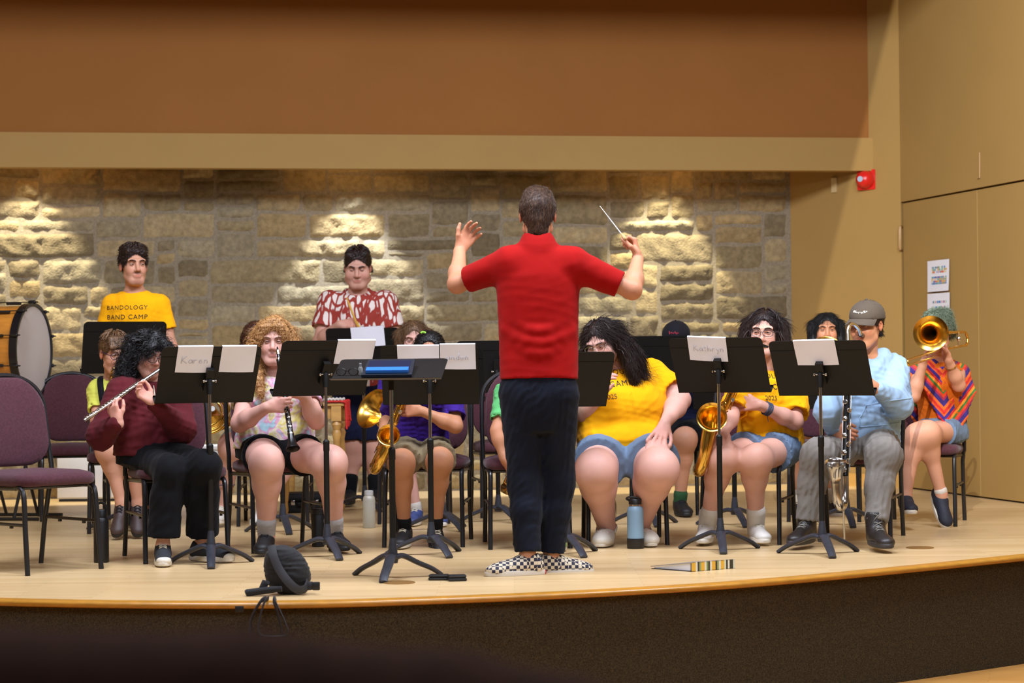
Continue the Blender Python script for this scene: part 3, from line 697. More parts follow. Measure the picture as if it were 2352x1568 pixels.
m_pencil = mat('pencil', c(172, 172, 182), 0.9)
def stroke_text(words, o, u, v, n, size, w=0.0012):
    """hand printed strokes; glyph polylines in a unit box"""
    GL = {'K': [[(0, 0), (0.05, 1)], [(0.6, 1), (0.05, 0.45), (0.65, 0)]], 'a': [[(0.5, 0.45), (0.25, 0.5), (0.05, 0.25), (0.2, 0), (0.45, 0.15), (0.5, 0.45), (0.55, 0)]],
          'r': [[(0.05, 0.5), (0.1, 0)], [(0.08, 0.3), (0.25, 0.5), (0.45, 0.45)]], 'e': [[(0.05, 0.25), (0.45, 0.3), (0.35, 0.5), (0.1, 0.4), (0.08, 0.12), (0.3, 0), (0.5, 0.1)]],
          'n': [[(0.05, 0.5), (0.08, 0)], [(0.08, 0.35), (0.3, 0.5), (0.42, 0.35), (0.45, 0)]], 't': [[(0.25, 0.9), (0.25, 0.05), (0.4, 0)], [(0.05, 0.55), (0.45, 0.58)]],
          'h': [[(0.05, 1), (0.07, 0)], [(0.07, 0.3), (0.3, 0.48), (0.42, 0.3), (0.45, 0)]], 'y': [[(0.05, 0.5), (0.25, 0.1)], [(0.5, 0.5), (0.2, -0.4)]],
          'u': [[(0.05, 0.5), (0.1, 0.05), (0.35, 0.05), (0.45, 0.5), (0.48, 0)]], 'd': [[(0.45, 0.35), (0.2, 0.45), (0.05, 0.2), (0.25, 0), (0.45, 0.15)], [(0.48, 1), (0.47, 0)]],
          'o': [[(0.25, 0.48), (0.05, 0.25), (0.25, 0), (0.47, 0.22), (0.25, 0.48)]], "'": [[(0.1, 0.5), (0.2, 0.3)]]}
    mb = MB(); x = 0.0
    for ch in words:
        for pl in GL[ch]:
            P = [o + u*((x+a)*size) + v*(b*size) + n*0.0008 for a, b in pl]; mb.tube(P, w, 5, flat=(1, 0.4), up=v)
        x += 0.62 if ch != 'K' else 0.78
    return mb
def paper(key, x, y, w, h, label, rot=0.0, text=None, tx=(0.1, 0.35), ts=0.05, over=True):
    """sheet resting on the camera side of a desk: x,y of its centre on the desk, metres"""
    o = STANDS[key]; C_ = Vector(o['wc']); U = Vector(o['wu']); N_ = Vector(o['wn']); X_ = Vector(o['wx'])
    r = math.radians(rot); ux = X_*math.cos(r) + U*math.sin(r); uy = U*math.cos(r) - X_*math.sin(r)
    p0 = C_ + X_*x + U*y + N_*0.0032; t = tag(empty_w('paper_sheet', p0 - uy*h/2), label, 'paper', 'white papers on the music stands'); mb = MB(); V = []; nx, ny = 8, 8
    for i in range(nx+1):
        for j in range(ny+1):
            f = i/nx-0.5; g = j/ny-0.5; V.append(p0 + ux*(w*f) + uy*(h*g) + N_*(0.004*math.sin(3*f+1)*(0.5-g)+0.003*(0.5-g)**2+0.0005))
    mb.add(V, [(i*(ny+1)+j, (i+1)*(ny+1)+j, (i+1)*(ny+1)+j+1, i*(ny+1)+j+1) for i in range(nx) for j in range(ny)])
    if over:   # folded over the top edge
        top = [V[i*(ny+1)+ny] for i in range(nx+1)]; V2 = top + [q + U*0.001 - N_*0.01 for q in top] + [q - N_*0.012 - U*0.09 for q in top]; k = nx+1
        mb.add(V2, [(r_*k+i, r_*k+i+1, (r_+1)*k+i+1, (r_+1)*k+i) for r_ in range(2) for i in range(nx)])
    mb.build('sheet', m_paper, t, sharp=0)
    if text: stroke_text(text, p0 - ux*(w*(0.5-tx[0])) - uy*(h*(0.5-tx[1])), ux, uy, N_ + N_*5, ts).build('pencil_writing', m_pencil, t, sharp=0)
yt = DH/2
paper('karen', -0.085, yt-0.075+0.004, 0.175, 0.150, 'left paper on the flute stand, faint pencilled name', 0, 'Karen', (0.14, 0.36), 0.042)
paper('karen', 0.135, yt-0.075+0.004, 0.175, 0.150, 'right paper on the flute stand, blank', 0)
paper('clar', 0.145, yt-0.07+0.004, 0.205, 0.140, 'blank paper on the clarinet stand at its right top corner', 0)
paper('purple', -0.055, yt-0.05, 0.215, 0.10, 'grey shaded paper on the purple player stand, left of the two', 0)
paper('purple', 0.148, yt-0.068+0.004, 0.182, 0.138, 'right paper on the purple player stand with faint letters', 0, 'undon', (0.17, 0.38), 0.038)
paper('kath', -0.045, yt-0.068+0.004, 0.205, 0.140, 'paper with a long pencilled name on the right centre stand', -3, 'Kathryn', (0.14, 0.42), 0.036)
paper('hood', -0.01, yt-0.072+0.004, 0.215, 0.146, 'blank paper on the rightmost stand', 1)
paper('drum', 0.035, yt-0.062+0.002, 0.225, 0.135, 'blank paper hanging over the back stand below the patterned shirt', 3)

# conductor's stand: desk almost flat, open towards the camera, with tablet, glasses and a small clip
stand('lead', 903, 1327, 176, 848, "conductor's black music stand with nearly flat desk, closest to the camera", 74, 180+176-4, 0.125, lip=False)
cs = STANDS['lead']; cC = Vector(cs['wc']); cU = Vector(cs['wu']); cN = -Vector(cs['wn']); cX = -Vector(cs['wx'])
def on_desk(x, y, h=0.0): return cC + cX*x + cU*y + cN*h
mb = MB(); p_ = Vector(STANDS['lead']['ctr']); u_ = Vector(STANDS['lead']['u']); n_ = Vector(STANDS['lead']['n']); e_ = p_ - u_*DH/2
mb.prism([(-DW/2, 0), (DW/2, 0), (DW/2, 0.05), (-DW/2, 0.05)], e_, Xu, (Vector((0, 1, 0.12)) if u_.y < 0 else Vector((0, -1, 0.12))), Zu, 0.003); o_ = mb.build('ledge', mat('ledge_grey', c(58, 54, 50), 0.4), None); o_.parent = STANDS['lead']  # ledge in a lighter grey than the desk
t = tag(empty_w('tablet', on_desk(0, -0.1, 0.004)), 'tablet in dark blue folio with a bright blue strip lying on the conductor stand', 'tablet')
tu = (cU*0.99 + cN*0.10).normalized(); tn = cX.cross(tu)
if tn.dot(cN) < 0: tn = -tn
o0 = on_desk(0.0, -0.145, 0.006)
mb = MB(); mb.prism([(-0.115, 0), (0.115, 0), (0.11, 0.19), (-0.105, 0.19)], o0, cX, tu, tn, 0.012); mb.build('case', mat('folio', c(22, 28, 40), 0.45), t)
mb = MB(); mb.prism([(-0.098, 0.02), (0.098, 0.02), (0.095, 0.17), (-0.095, 0.17)], o0 + tn*0.0125, cX, tu, tn, 0.001); mb.build('screen', mat('navy_screen', c(18, 32, 60), 0.25), t)
mb = MB(); mb.prism([(-0.096, 0.015), (0.096, 0.015), (0.096, 0.055), (-0.096, 0.055)], o0 + tn*0.014 , cX, tu, tn, 0.014); mb.build('blue_strip', mat('blue_strip', c(40, 110, 190), 0.4), t)
g0 = on_desk(-0.185, -0.10, 0.012)
mb = MB()
for sx in (-0.028, 0.028): mb.tube([g0 + cX*(sx+0.022*math.cos(a)) + cN*(0.016*math.sin(a)+0.008) for a in np.linspace(0, 2*PI, 17)[:-1]], 0.0022, 6, closed=True)
mb.tube([g0 + cX*-0.006 + cN*0.012, g0 + cX*0.006 + cN*0.012], 0.002, 6)
for sx in (-0.05, 0.05): mb.tube([g0 + cX*sx + cN*0.012, g0 + cX*(sx*0.95) + cU*0.10 + cN*0.004], 0.002, 6)
tag(mb.build('glasses', mat('dark_plastic', c(30, 26, 26), 0.25), loc=g0), 'folded dark glasses lying at the left of the conductor stand', 'glasses')
g0 = on_desk(-0.125, -0.09, 0.004); mb = MB(); mb.tube([g0, g0+cN*0.03, g0+cN*0.038, g0+cN*0.052], [0.010, 0.010, 0.005, 0.006], 14)
tag(mb.build('small_bottle', mat('clear_plastic', c(190, 190, 185), 0.15, trans=0.5), loc=g0), 'tiny clear bottle standing on the conductor stand beside the tablet', 'bottle')
# ------------------------------------------------------------------ people
m_skin = mat('skin', c(220, 170, 150), 0.5, attr=True, sss=0.10, spec=0.28, bump=(220, 0.12, 0.001), nz=(18, 0.05))
m_white = mat('eye_white', c(158, 146, 138), 0.35); m_pupil = mat('pupil', c(12, 10, 10), 0.1)
m_iris_b = mat('iris_brown', c(70, 48, 34), 0.2); m_iris_g = mat('iris_grey', c(90, 104, 112), 0.2)
def v3(p): return np.array([p[0], p[1], p[2]], float)
def cloth(name, col, amt=0.12, rough=0.85): return mat(name, col, rough, nz=(7, amt), bump=(320, 0.35, 0.001), spec=0.12, sheen=0.04)
def hair_mat(name, c1, c2): return mat(name, c1, 0.45, nz=(1.0, 0.5), stretch=(170, 170, 14), bump=(1.0, 0.8, 0.004), spec=0.4, col2=c2)

class Head:
    def __init__(s, ctr, hs, yaw=0, pitch=0, roll=0):
        """yaw>0 turns the face to image right, pitch>0 looks down"""
        s.c = Vector(ctr); s.s = hs
        s.R = Matrix.Rotation(math.radians(yaw), 3, 'Z') @ Matrix.Rotation(math.radians(pitch), 3, 'X') @ Matrix.Rotation(math.radians(roll), 3, 'Y')
    def w(s, x, y, z): return s.c + s.R @ Vector((x, y, z))*s.s
    def d(s, x, y, z): return s.R @ Vector((x, y, z))
    def Rn(s): return [[s.R[i][j] for j in range(3)] for i in range(3)]
def head_sdf(S, Hd, neck, fat=1.0, nose=1.0, smile=0):
    w = Hd.w; s = Hd.s; R = Hd.Rn(); f = fat
    S.ell(w(0, .015, .035), np.array([.074, .092, .082])*s, R, k=.02)
    S.ell(w(0, -.03, -.028), np.array([.057*f, .06, .080])*s, R, k=.035*s)
    S.cap(w(-.018, -.066, -.092), w(.018, -.066, -.092), .017*s, k=.03*s)
    for q in (-1, 1):
        S.ell(w(q*.036*f, -.056, -.026), np.array([.026*f, .03, .03])*s, R, k=.025*s)
        S.cap(w(q*.05*f, -.02, -.06), w(q*.025, -.058, -.088), .018*s*f, k=.03*s)
        S.cap(w(q*.012, -.089, .034), w(q*.045, -.075, .036), .009*s, k=.02*s)
        S.ell(w(q*.031, -.103, .013), np.array([.019, .017, .012])*s, R, k=.014*s, mode='s')
    S.cap(w(0, -.086, .02), w(0, -.105*nose, -.02), .0085*s, .0125*s, k=.012*s)
    for q in (-1, 1): S.ell(w(q*.0125, -.096, -.026), np.array([.008, .010, .007])*s, R, k=.008*s)
    S.cap(w(-.017, -.086, -.052), w(.017, -.086, -.052), .0062*s, k=.008*s); S.cap(w(-.014, -.085, -.062), w(.014, -.085, -.062), .0072*s, k=.008*s)
    S.ell(w(0, -.097, -.057), np.array([.022, .006, .0018])*s, R, k=.003*s, mode='s')
    for q in (-1, 1):
        S.ell(w(q*.077, .008, .002), np.array([.009, .019, .031])*s, R, k=.008*s)
        S.ell(w(q*.085, .002, .004), np.array([.005, .009, .016])*s, R, k=.005*s, mode='s')
    nb = Vector(neck)
    S.cap(w(0, .028, -.04), nb + (w(0, .01, -.04)-nb)*0.06, .050*s*(0.6+.4*f), .056*s*(0.6+.4*f), k=.03*s)
def eyes(mb, Hd, open_=0.6, gaze=(0, 0), iris=3, skin_mi=0):
    """eyeballs joined into the body mesh; lids in skin"""
    for q in (-1, 1):
        c_ = Hd.w(q*.0305, -.0785, .012); r = .0125*Hd.s; bm = bmesh.new(); bmesh.ops.create_uvsphere(bm, u_segments=28, v_segments=20, radius=1.0)
        gx = math.radians(gaze[0]); gz = math.radians(gaze[1]); gd = Vector((math.sin(gx)*math.cos(gz), -math.cos(gx)*math.cos(gz), math.sin(gz)))
        Rx = Matrix.Rotation(PI/2, 3, 'X')
        fm = []
        for v in bm.verts: v.co = Rx @ v.co
        for fc in bm.faces:
            d = fc.calc_center_median().normalized(); a = math.degrees(d.angle(gd))
            up = d.z; lim_u = 0.62*open_*(1-0.5*abs(d.x)**2); lim_l = -0.5*open_*(1-0.5*abs(d.x)**2)
            m = 2 if a < 17 else (iris if a < 36 else 1)
            if up > lim_u or up < lim_l: m = 0
            fm.append(m)
        V = [c_ + (Hd.R @ v.co)*r for v in bm.verts]; bm.verts.index_update(); n = len(mb.V)
        mb.V += [tuple(v) for v in V]; mb.F += [tuple(v.index+n for v in f.verts) for f in bm.faces]; mb.mi += fm; bm.free()
        lz = .62*open_*.92; mb.tube([c_ + (Hd.R @ Vector((x, -math.sqrt(max(0, 1-x*x-z*z)), z)))*r*1.03 for x, z in [(xx, lz*(1-.5*xx*xx)) for xx in np.linspace(-.8, .8, 8)]], [.0006, .0010, .0012, .0012, .0012, .0012, .0012, .0007], 5, mi=2)
def hand_sdf(S, wr, d, n, thumb, curl=0.5, sc=1.0, spread=0.0, tcurl=0.4, fing=None):
    wr = Vector(wr); d = Vector(d).normalized(); n = Vector(n); n = (n - d*n.dot(d)).normalized(); u = d.cross(n)*thumb
    tips = []
    S.cap(wr - d*.01, wr + d*.03*sc, .022*sc, .024*sc, k=.02, nrm=n, flat=.7)
    for i, (off, L) in enumerate(((.031, .070), (.0105, .078), (-.0105, .072), (-.030, .057))):
        kn = wr + d*(.086-.003*abs(i-1)**1.5)*sc + u*off*sc
        S.cap(wr + d*.02*sc + u*off*.55*sc, kn, .0125*sc, .0118*sc, k=.014, nrm=n, flat=.95)
        cu = curl if fing is None else fing[i]
        p = kn; ang = 0; fd = (d + u*(off*spread*12)).normalized()
        for j, (fr, aa, r0, r1) in enumerate(((.45, 55, .0098, .0090), (.31, 70, .0090, .0082), (.24, 45, .0082, .0068))):
            ang += math.radians(aa*cu); q = p + (fd*math.cos(ang) + n*math.sin(ang))*L*fr*sc; S.cap(p, q, r0*sc, r1*sc, k=.004); p = q
        tips.append(p)
    b = wr + d*.022*sc + u*.020*sc; t1 = b + (d*.62 + u*.62 + n*(.25+.5*tcurl)).normalized()*.042*sc; t2 = t1 + (d*.85 + u*(.45-.5*tcurl) + n*(.1+.8*tcurl)).normalized()*.030*sc; t3 = t2 + (d*.9 + u*(.2-.6*tcurl) + n*(.1+.8*tcurl)).normalized()*.026*sc
    S.cap(b, t1, .015*sc, .0118*sc, k=.014); S.cap(t1, t2, .0115*sc, .0098*sc, k=.004); S.cap(t2, t3, .0098*sc, .0080*sc, k=.004)
    return wr + d*.085*sc + n*.03*sc

MALE = [(0, .155, .105), (.2, .155, .11), (.42, .138, .10), (.65, .160, .112), (.82, .168, .108), (.93, .13, .085), (1.0, .065, .065)]
class Person:
    def __init__(s, name_label, root_xy, skin, b=1.0, fat=1.0, arm=None, legf=None, stations=None, front=-1, seat=False):
        s.label = name_label; s.b = b; s.fat = fat; s.armf = arm or fat; s.legf = legf or fat; s.skin = skin; s.st = stations or [(t, w*b*fat, d*b*fat) for t, w, d in MALE]
        s.J = {}; s.S = SDF(); s.seat = seat; s.front = front; s.paint = []; s.kids = []; s.hd = None; s.holds = {}
    def solve(s, d):
        """d: name -> ('at',px,py,s) or (parent, px, py, length, near) or ('z',px,py,z)"""
        for k, v in d.items():
            if isinstance(v, Vector): s.J[k] = v
            elif v[0] == 'at' and s.seat and k[:3] in ('pel', 'hip', 'nec', 'shL', 'shR'): s.J[k] = at(v[1], v[2], v[3] - (6 if k[:3] in ('pel', 'hip') else 4))
            elif v[0] == 'at': s.J[k] = at(*v[1:])
            elif v[0] == 'z': s.J[k] = G(v[1], v[2], v[3])
            else: s.J[k] = on_ray(s.J[v[0]], v[1], v[2], v[3]*s.b, v[4])
        J = s.J
        for q in 'LR':
            v = d.get('ank'+q)
            if v is not None and s.seat and 'kne'+q in J and (J['kne'+q]-J['ank'+q]).length > .43*s.b:
                px, py = (v[1], v[2]) if not isinstance(v, Vector) else (s.apx[q]); z = J['ank'+q].z; k_ = on_ray(J['kne'+q], px, py, .425*s.b, False); k_.z = min(z, k_.z); J['ank'+q] = k_
        L = lambda a, b: (J[a]-J[b]).length if a in J and b in J else 0
        lat = (J['shR']-J['shL']).normalized(); up = (J['neck']-J['pel']).normalized(); s.lat = lat; s.up = up
        s.fwd = up.cross(lat).normalized()*(1 if s.front == -1 else -1)*(-1)
        if s.front == -1 and s.fwd.y > 0: s.fwd = -s.fwd
        if s.front == 1 and s.fwd.y < 0: s.fwd = -s.fwd
        s.root = Vector((J['pel'].x, J['pel'].y, 0))
    def body(s, head, legs=True, hands=None, hopts=None, eye=None, eye_open=0.6, gaze=(0, 0), hs=1.0, nose=1.0, hfat=1.0, iris=3, h=0.0042):
        J = s.J; S = s.S; b = s.b; af = s.armf; lf = s.legf; s.hd = head
        S.loft(J['pel'], J['neck'], s.fwd, s.st, -0.012, k=.03, t0=-0.12 if s.seat else 0.0)
        for q in 'LR':
            sh = J['sh'+q]; 
            S.cap(J['neck']*.75+sh*.25 - s.up*.02, sh, .048*b*af, .052*b*af, k=.05)
            if 'el'+q in J:
                el = J['el'+q]; wr = J['wr'+q]
                S.cap(sh, el, .050*b*af, .040*b*af, k=.04); m = el*.68+wr*.32
                S.cap(el, m, .040*b*af, .041*b*af, k=.03); S.cap(m, wr, .041*b*af, .0265*b*(.5+.5*af), k=.03)
                if hands and q in hands:
                    hd = dict(hands[q]); sc = hd.pop('sc', b); d = hd.pop('d', None); d = Vector(d) if d is not None else (wr-el); s.holds[q] = hand_sdf(S, wr, d, hd.pop('n'), hd.pop('th'), sc=sc, **hd)
        if legs:
            for q in 'LR':
                if 'kne'+q not in J: continue
                hp = J['hip'+q]; kn = J['kne'+q]; S.cap(hp, kn, .088*b*lf, .056*b*lf, k=.05)
                if 'ank'+q in J:
                    an = J['ank'+q]; bk = (kn-an).cross(s.lat).normalized()
                    if bk.dot(s.fwd) > 0: bk = -bk
                    m = kn*.68+an*.32 + bk*.018*b; S.ell(kn + s.fwd*.004, np.array([.050, .051, .052])*b*lf, k=.07)
                    S.cap(kn, m, .050*b*lf, .055*b*lf, k=.08); S.cap(m, an, .054*b*lf, .034*b*(.45+.55*lf), k=.04)
                    S.cap(an, an - Vector((0, 0, .035)), .034*b*(.5+.5*lf), .036*b, k=.03)
        head_sdf(S, head, J['neck'], hfat, nose)
        V, Q = S.mesh(h)
        n = len(V); col = np.tile(np.array(s.skin[:3], float), (n, 1)); s.paint_face(V, col)
        mb = MB(); eyes(mb, head, eye_open, gaze, iris) if eye is not False else None
        Fm = Q; ev = np.array(mb.V) if mb.V else np.zeros((0, 3)); 
        Vall = np.concatenate([V, ev]); Fl = [tuple(q) for q in Q.tolist()] + [tuple(i+n for i in f) for f in mb.F]
        mi = [0]*len(Q) + mb.mi; cols = np.ones((len(Vall), 4)); cols[:n, :3] = col; cols[n:, :3] = np.array(s.skin[:3])*0.93
        o = mobj('person', Vall, Fl, [m_skin, m_white, m_pupil, m_iris_b if iris == 3 else m_iris_g], None, s.root, True, [min(x, 3) for x in mi], cols)
        s.o = tag(o, s.label, 'person'); return o
    def paint_face(s, V, col):
        hd = s.hd; Rt = np.array(hd.Rn()); X = (V - v3(hd.c))@Rt/hd.s     # local head coords
        near = (np.abs(X) < .13).all(1); sk = np.array(s.skin[:3])
        def blob(ctr, rad, mul, soft=1.0):
            q = np.sqrt((((X-np.array(ctr))/np.array(rad))**2).sum(1)); a = np.clip((1.25-q)/0.5, 0, 1)*near
            col[:] = col*(1-a[:, None]) + (col*np.array(mul))*a[:, None]
        blob((0, -.09, -.057), (.022, .018, .0095), (.86, .62, .62))
        for q in (-1, 1): blob((q*.04, -.075, -.025), (.024, .03, .02), (1.0, .91, .90)); blob((q*.031, -.085, .012), (.017, .02, .012), (.86, .78, .78))
        blob((0, -.11, -.022), (.014, .02, .014), (1.0, .90, .88))
        for q in (-1, 1): blob((q*.08, 0, 0), (.02, .03, .035), (1.0, .80, .78))
        for e in s.paint: blob(*e)
        for J in ('kneL', 'kneR', 'elL', 'elR'):
            if J in s.J:
                r = np.sqrt(((V-v3(s.J[J]))**2).sum(1)); a = np.clip((.085-r)/.05, 0, 1)*.35; col[:] = col*(1-a[:, None]) + col*np.array([1, .84, .82])*a[:, None]
        for J in s.holds.values():
            r = np.sqrt(((V-v3(J))**2).sum(1)); a = np.clip((.10-r)/.05, 0, 1)*.7; col[:] = col*(1-a[:, None]) + col*np.array([1, .86, .84])*a[:, None]
    def cloth(s, name, S, m, h=0.0065, sm=1, parent=None):
        o = sdf_obj(name, S, h, m, parent or s.o, sm=sm); return o
    def shirt(s, m, name='shirt', infl=0.006, hem=0.0, sleeve=0.55, sr=(.072, .075), wr=(0.0045, 0.11), st=None, collar=None, h=0.0065, noise_seed=3, neckr=.062, extra=None, sleeveR=None, drop=0.0, low=0.0):
        J = s.J; S = SDF(); st = st or s.st; af = s.armf*s.b
        S.loft(J['pel'] - s.up*drop, J['neck'], s.fwd, st, infl, k=.03, t0=hem, t1=0.985)
        if extra: extra(S)
        for q in 'LR':
            sh = J['sh'+q]; S.cap(J['neck']*.78+sh*.22 - s.up*.022*s.b, sh, .052*s.b, sr[0]*af*.92, k=.05)
            if 'el'+q in J and sleeve > 0:
                el = J['el'+q]; wr_ = J['wr'+q]; fr = sleeve if q == 'L' else (sleeveR or sleeve)
                if fr <= 1: e = sh + (el-sh)*fr; S.limb(sh, e, sr[0]*af, sr[1]*af, k=.04)
                else: S.cap(sh, el, sr[0]*af, sr[1]*af, k=.045); e = el + (wr_-el)*(fr-1); S.cap(el, e, sr[1]*af, .042*s.b, k=.03)
        if wr: S.noise(wr[0], wr[1], noise_seed, (1, 1, 1.25)); S.noise(wr[0]*.35, wr[1]*.35, noise_seed+7, ridge=False)
        S.cap(J['neck'] + s.up*(.012-low), J['neck'] + s.up*.2, neckr*s.b, neckr*s.b*1.2, k=.01, mode='s')
        if collar: collar(S)
        return s.cloth(name, S, m, h)
    def pants(s, m, name='shorts', frac=0.5, infl=.014, k0=.10, k1=.085, low=None, wr=(.004, .09), seed=11, flare=0, top=0.12, st=None, h=.0065, waist=None):
        """frac<=1 along the thigh; >1 continues down the shin"""
        J = s.J; S = SDF(); f = s.legf*s.b; st = st or s.st
        S.loft(J['pel'], J['neck'], s.fwd, st, -.002 if waist is None else waist, k=.05, t0=min(-.15, st[0][0]), t1=top)
        for q in 'LR':
            hp = J['hip'+q]; kn = J['kne'+q]
            if frac <= 1:
                e = hp + (kn-hp)*frac; S.limb(hp, e, k0*f, k1*f, k=.04, wall=0)
            else:
                an = J['ank'+q]; S.cap(hp, kn, k0*f, k1*f, k=.05 if s.seat else .025); e = kn + (an-kn)*(frac-1); lo = low or k1*.8; bk = (kn-an).cross(s.lat).normalized()
                if bk.dot(s.fwd) > 0: bk = -bk
                m_ = kn*.62+an*.38 + bk*.014*s.b
                S.cap(kn, m_, k1*f, (k1*.5+lo*.5)*f, k=.05); S.limb(m_, e, (k1*.5+lo*.5)*f, lo*f, k=.03, wall=0)
        if wr: S.noise(wr[0], wr[1], seed)
        return s.cloth(name, S, m, h)
    def sock(s, q, m, z0, z1, r=.046):
        an = s.J['ank'+q]; kn = s.J['kne'+q]; d = (kn-an).normalized(); S = SDF(); S.cap(an + d*z0, an + d*z1, r*s.b*.95, r*s.b*(.55+.45*s.legf)*1.05, k=.01); S.noise(.0012, .03, 3); return s.cloth('sock', S, m, .005)
    def shoe(s, q, yaw, m_up, m_sole, L=.27, pitch=0.0, high=False, lace=None, fwdoff=0.0, kind='sneaker', ex=None, toe=None, roll=0.0, dz=0.0):
        """yaw 0 points at the camera; pitch>0 = toe down"""
        an = s.J['ank'+q]; R = Matrix.Rotation(math.radians(yaw), 3, 'Z') @ Matrix.Rotation(math.radians(pitch), 3, 'X') @ Matrix.Rotation(math.radians(roll), 3, 'Y')
        hz = .085; T = lambda x, y, z: an + R @ Vector((x*L/.27, (y)*L/.27, (z-hz)*1.0)) + Vector((0, 0, dz))
        S = SDF(); Rn = [[R[i][j] for j in range(3)] for i in range(3)]; k = L/.27
        S.ell(T(0, .035, .045), np.array([.037, .042, .045])*k, Rn, k=.03); S.ell(T(0, -.05, .042), np.array([.040, .09, .040])*k, Rn, k=.03); S.ell(T(.002, -.145, .030), np.array([.044, .055, .030])*k, Rn, k=.04)
        S.cap(T(0, -.02, .06), T(0, .012, .085 if not high else .125), .040*k, .040*k, k=.03)
        if high: S.cap(T(0, .01, .08), T(0, .012, .15), .042*k, .045*k, k=.02)
        if kind == 'clog': S.ell(T(0, -.1, .035), np.array([.055, .1, .048])*k, Rn, k=.03)
        S.cutplane(T(0, 0, .012), R @ Vector((0, 0, -1)), .004)
        S.cap(T(0, .012, .10 if not high else .15), T(0, .014, .2), .034*k, .04*k, k=.006, mode='s')
        if ex: ex(S, T, k)
        up = s.cloth('shoe', S, m_up, .0048)
        out = []
        for a in range(28):
            t = 2*PI*a/28; y = -.06 + .138*math.sin(t); w_ = .043*(1+.16*(-math.sin(t)))*abs(math.cos(t))**.75*(1 if math.cos(t) > 0 else -1); out.append((w_, y))
        mb = MB(); prof = [(0, .0), (0, .026)]; kk = len(out)
        V = [T(x*a_, -.06+(y+.06)*a_, z) for a_, z in ((.93, .0), (1.03, .005), (1.05, .018), (1.02, .026), (.9, .027)) for x, y in out]
        mb.add(V, [(i*kk+j, i*kk+(j+1) % kk, (i+1)*kk+(j+1) % kk, (i+1)*kk+j) for i in range(4) for j in range(kk)] + [tuple(range(kk)), tuple(4*kk+j for j in range(kk))])
        mb.build('sole', m_sole, up)
        if toe: S2 = SDF(); S2.ell(T(.002, -.168, .026), np.array([.040, .036, .027])*k, Rn, k=.01); S2.cutplane(T(0, 0, .012), R @ Vector((0, 0, -1)), .004); sdf_obj('toe_cap', S2, .004, toe, up)
        if lace:
            bv = BVHTree.FromPolygons([v.co + Vector(up['_o']) for v in up.data.vertices], [tuple(p.vertices) for p in up.data.polygons]); mb = MB()
            def onshoe(x, y):
                o_ = T(x, y, .25); d_ = R @ Vector((0, 0.35, -1)).normalized(); h_ = bv.ray_cast(o_, d_); return (h_[0] + h_[1]*.002) if h_[0] else T(x, y, .08)
            for i in range(5):
                y = -.035 - .02*i
                for a0, a1 in ((-1, 1), (1, -1)):
                    P = [onshoe(.019*(a0*(1-t)+a1*t), y - .016*t) for t in np.linspace(0, 1, 5)]; mb.tube(P, .0026, 6)
            for a0 in (-1, 1): P = [onshoe(0.004*a0, -.03), onshoe(.02*a0, -.022) + Zu*.008, onshoe(.028*a0, -.045), onshoe(.012*a0, -.04)]; mb.tube(catmull(P, 4), .0024, 6)
            mb.build('laces', lace, up, sharp=0)
        return up
    # ---- hair
    def hair_obj(s, S, m, h, n=2200, L=.04, flow='down', curl=0.0, freq=260, R=.09, lift=.003, jit=.22, rad=.0010, seed=5, part=None, end=.3):
        V, Q = S.mesh(h); V = smoothv(V, Q, 1); hd = s.hd; Rm = np.array(hd.Rn()); C0 = v3(hd.c)
        def fl(p, nn):
            q = (p-C0)@Rm
            if flow == 'down': f = np.stack([q[:, 0]*6*(q[:, 2] > .06), np.where(q[:, 2] > .07, .5, .05)+0*q[:, 0], -np.ones(len(q))*(1-.0*q[:, 0])], 1)
            elif flow == 'back': f = np.stack([q[:, 0]*2, np.ones(len(q)), -.5+0*q[:, 0]], 1)
            elif flow == 'fringe': f = np.stack([q[:, 0]*3, np.where(q[:, 1] < 0, -1.0, .5), -.8+0*q[:, 0]], 1)
            else: f = np.stack([np.full(len(q), flow[0]), np.full(len(q), flow[1]), np.full(len(q), flow[2])], 1)
            return f@Rm.T
        q = (V-C0)@Rm/hd.s; mask = ~((np.abs(q[:, 0]) < .048) & (q[:, 1] < -.055) & (q[:, 2] < .05) & (q[:, 2] > -.12))
        V2, Q2 = strands(V, Q, int(n*1.0), L, fl, curl, freq, R, lift, jit, rad, seed=seed, mask=mask, end=end)
        return mobj('hair', np.concatenate([V, V2]), np.concatenate([Q, Q2+len(V)]), m, s.o)
    def hair_short(s, m, line=-.015, slope=.5, vol=(.084, .100, .088), amp=.004, wl=.03, ctr=(0, .018, .042), h=.0042, fringe=None, extra=None, seed=1, st=None, side=True):
        hd = s.hd; S = SDF(); k = hd.s; S.ell(hd.w(*ctr), np.array(vol)*k, hd.Rn(), k=.02)
        if extra: extra(S, hd)
        S.noise(amp*.6, wl, seed, (1, 1, .6))
        S.cutplane(hd.w(0, 0, line), hd.d(0, -slope, -1), .003*k)
        if fringe is None: S.ell(hd.w(0, -.105, -.012), np.array([.064, .080, .096])*k, hd.Rn(), k=.008, mode='s')
        else: S.ell(hd.w(0, -.105, -.024), np.array([.061, .075, .082])*k, hd.Rn(), k=.008, mode='s')
        for q in (-1, 1):
            if side: S.ell(hd.w(q*.092, .004, -.004), np.array([.022, .022, .032])*k, hd.Rn(), k=.006, mode='s')
        return s.hair_obj(S, m, h, **(st or dict(n=1800, L=.028, flow='back', lift=.005, R=.08)))
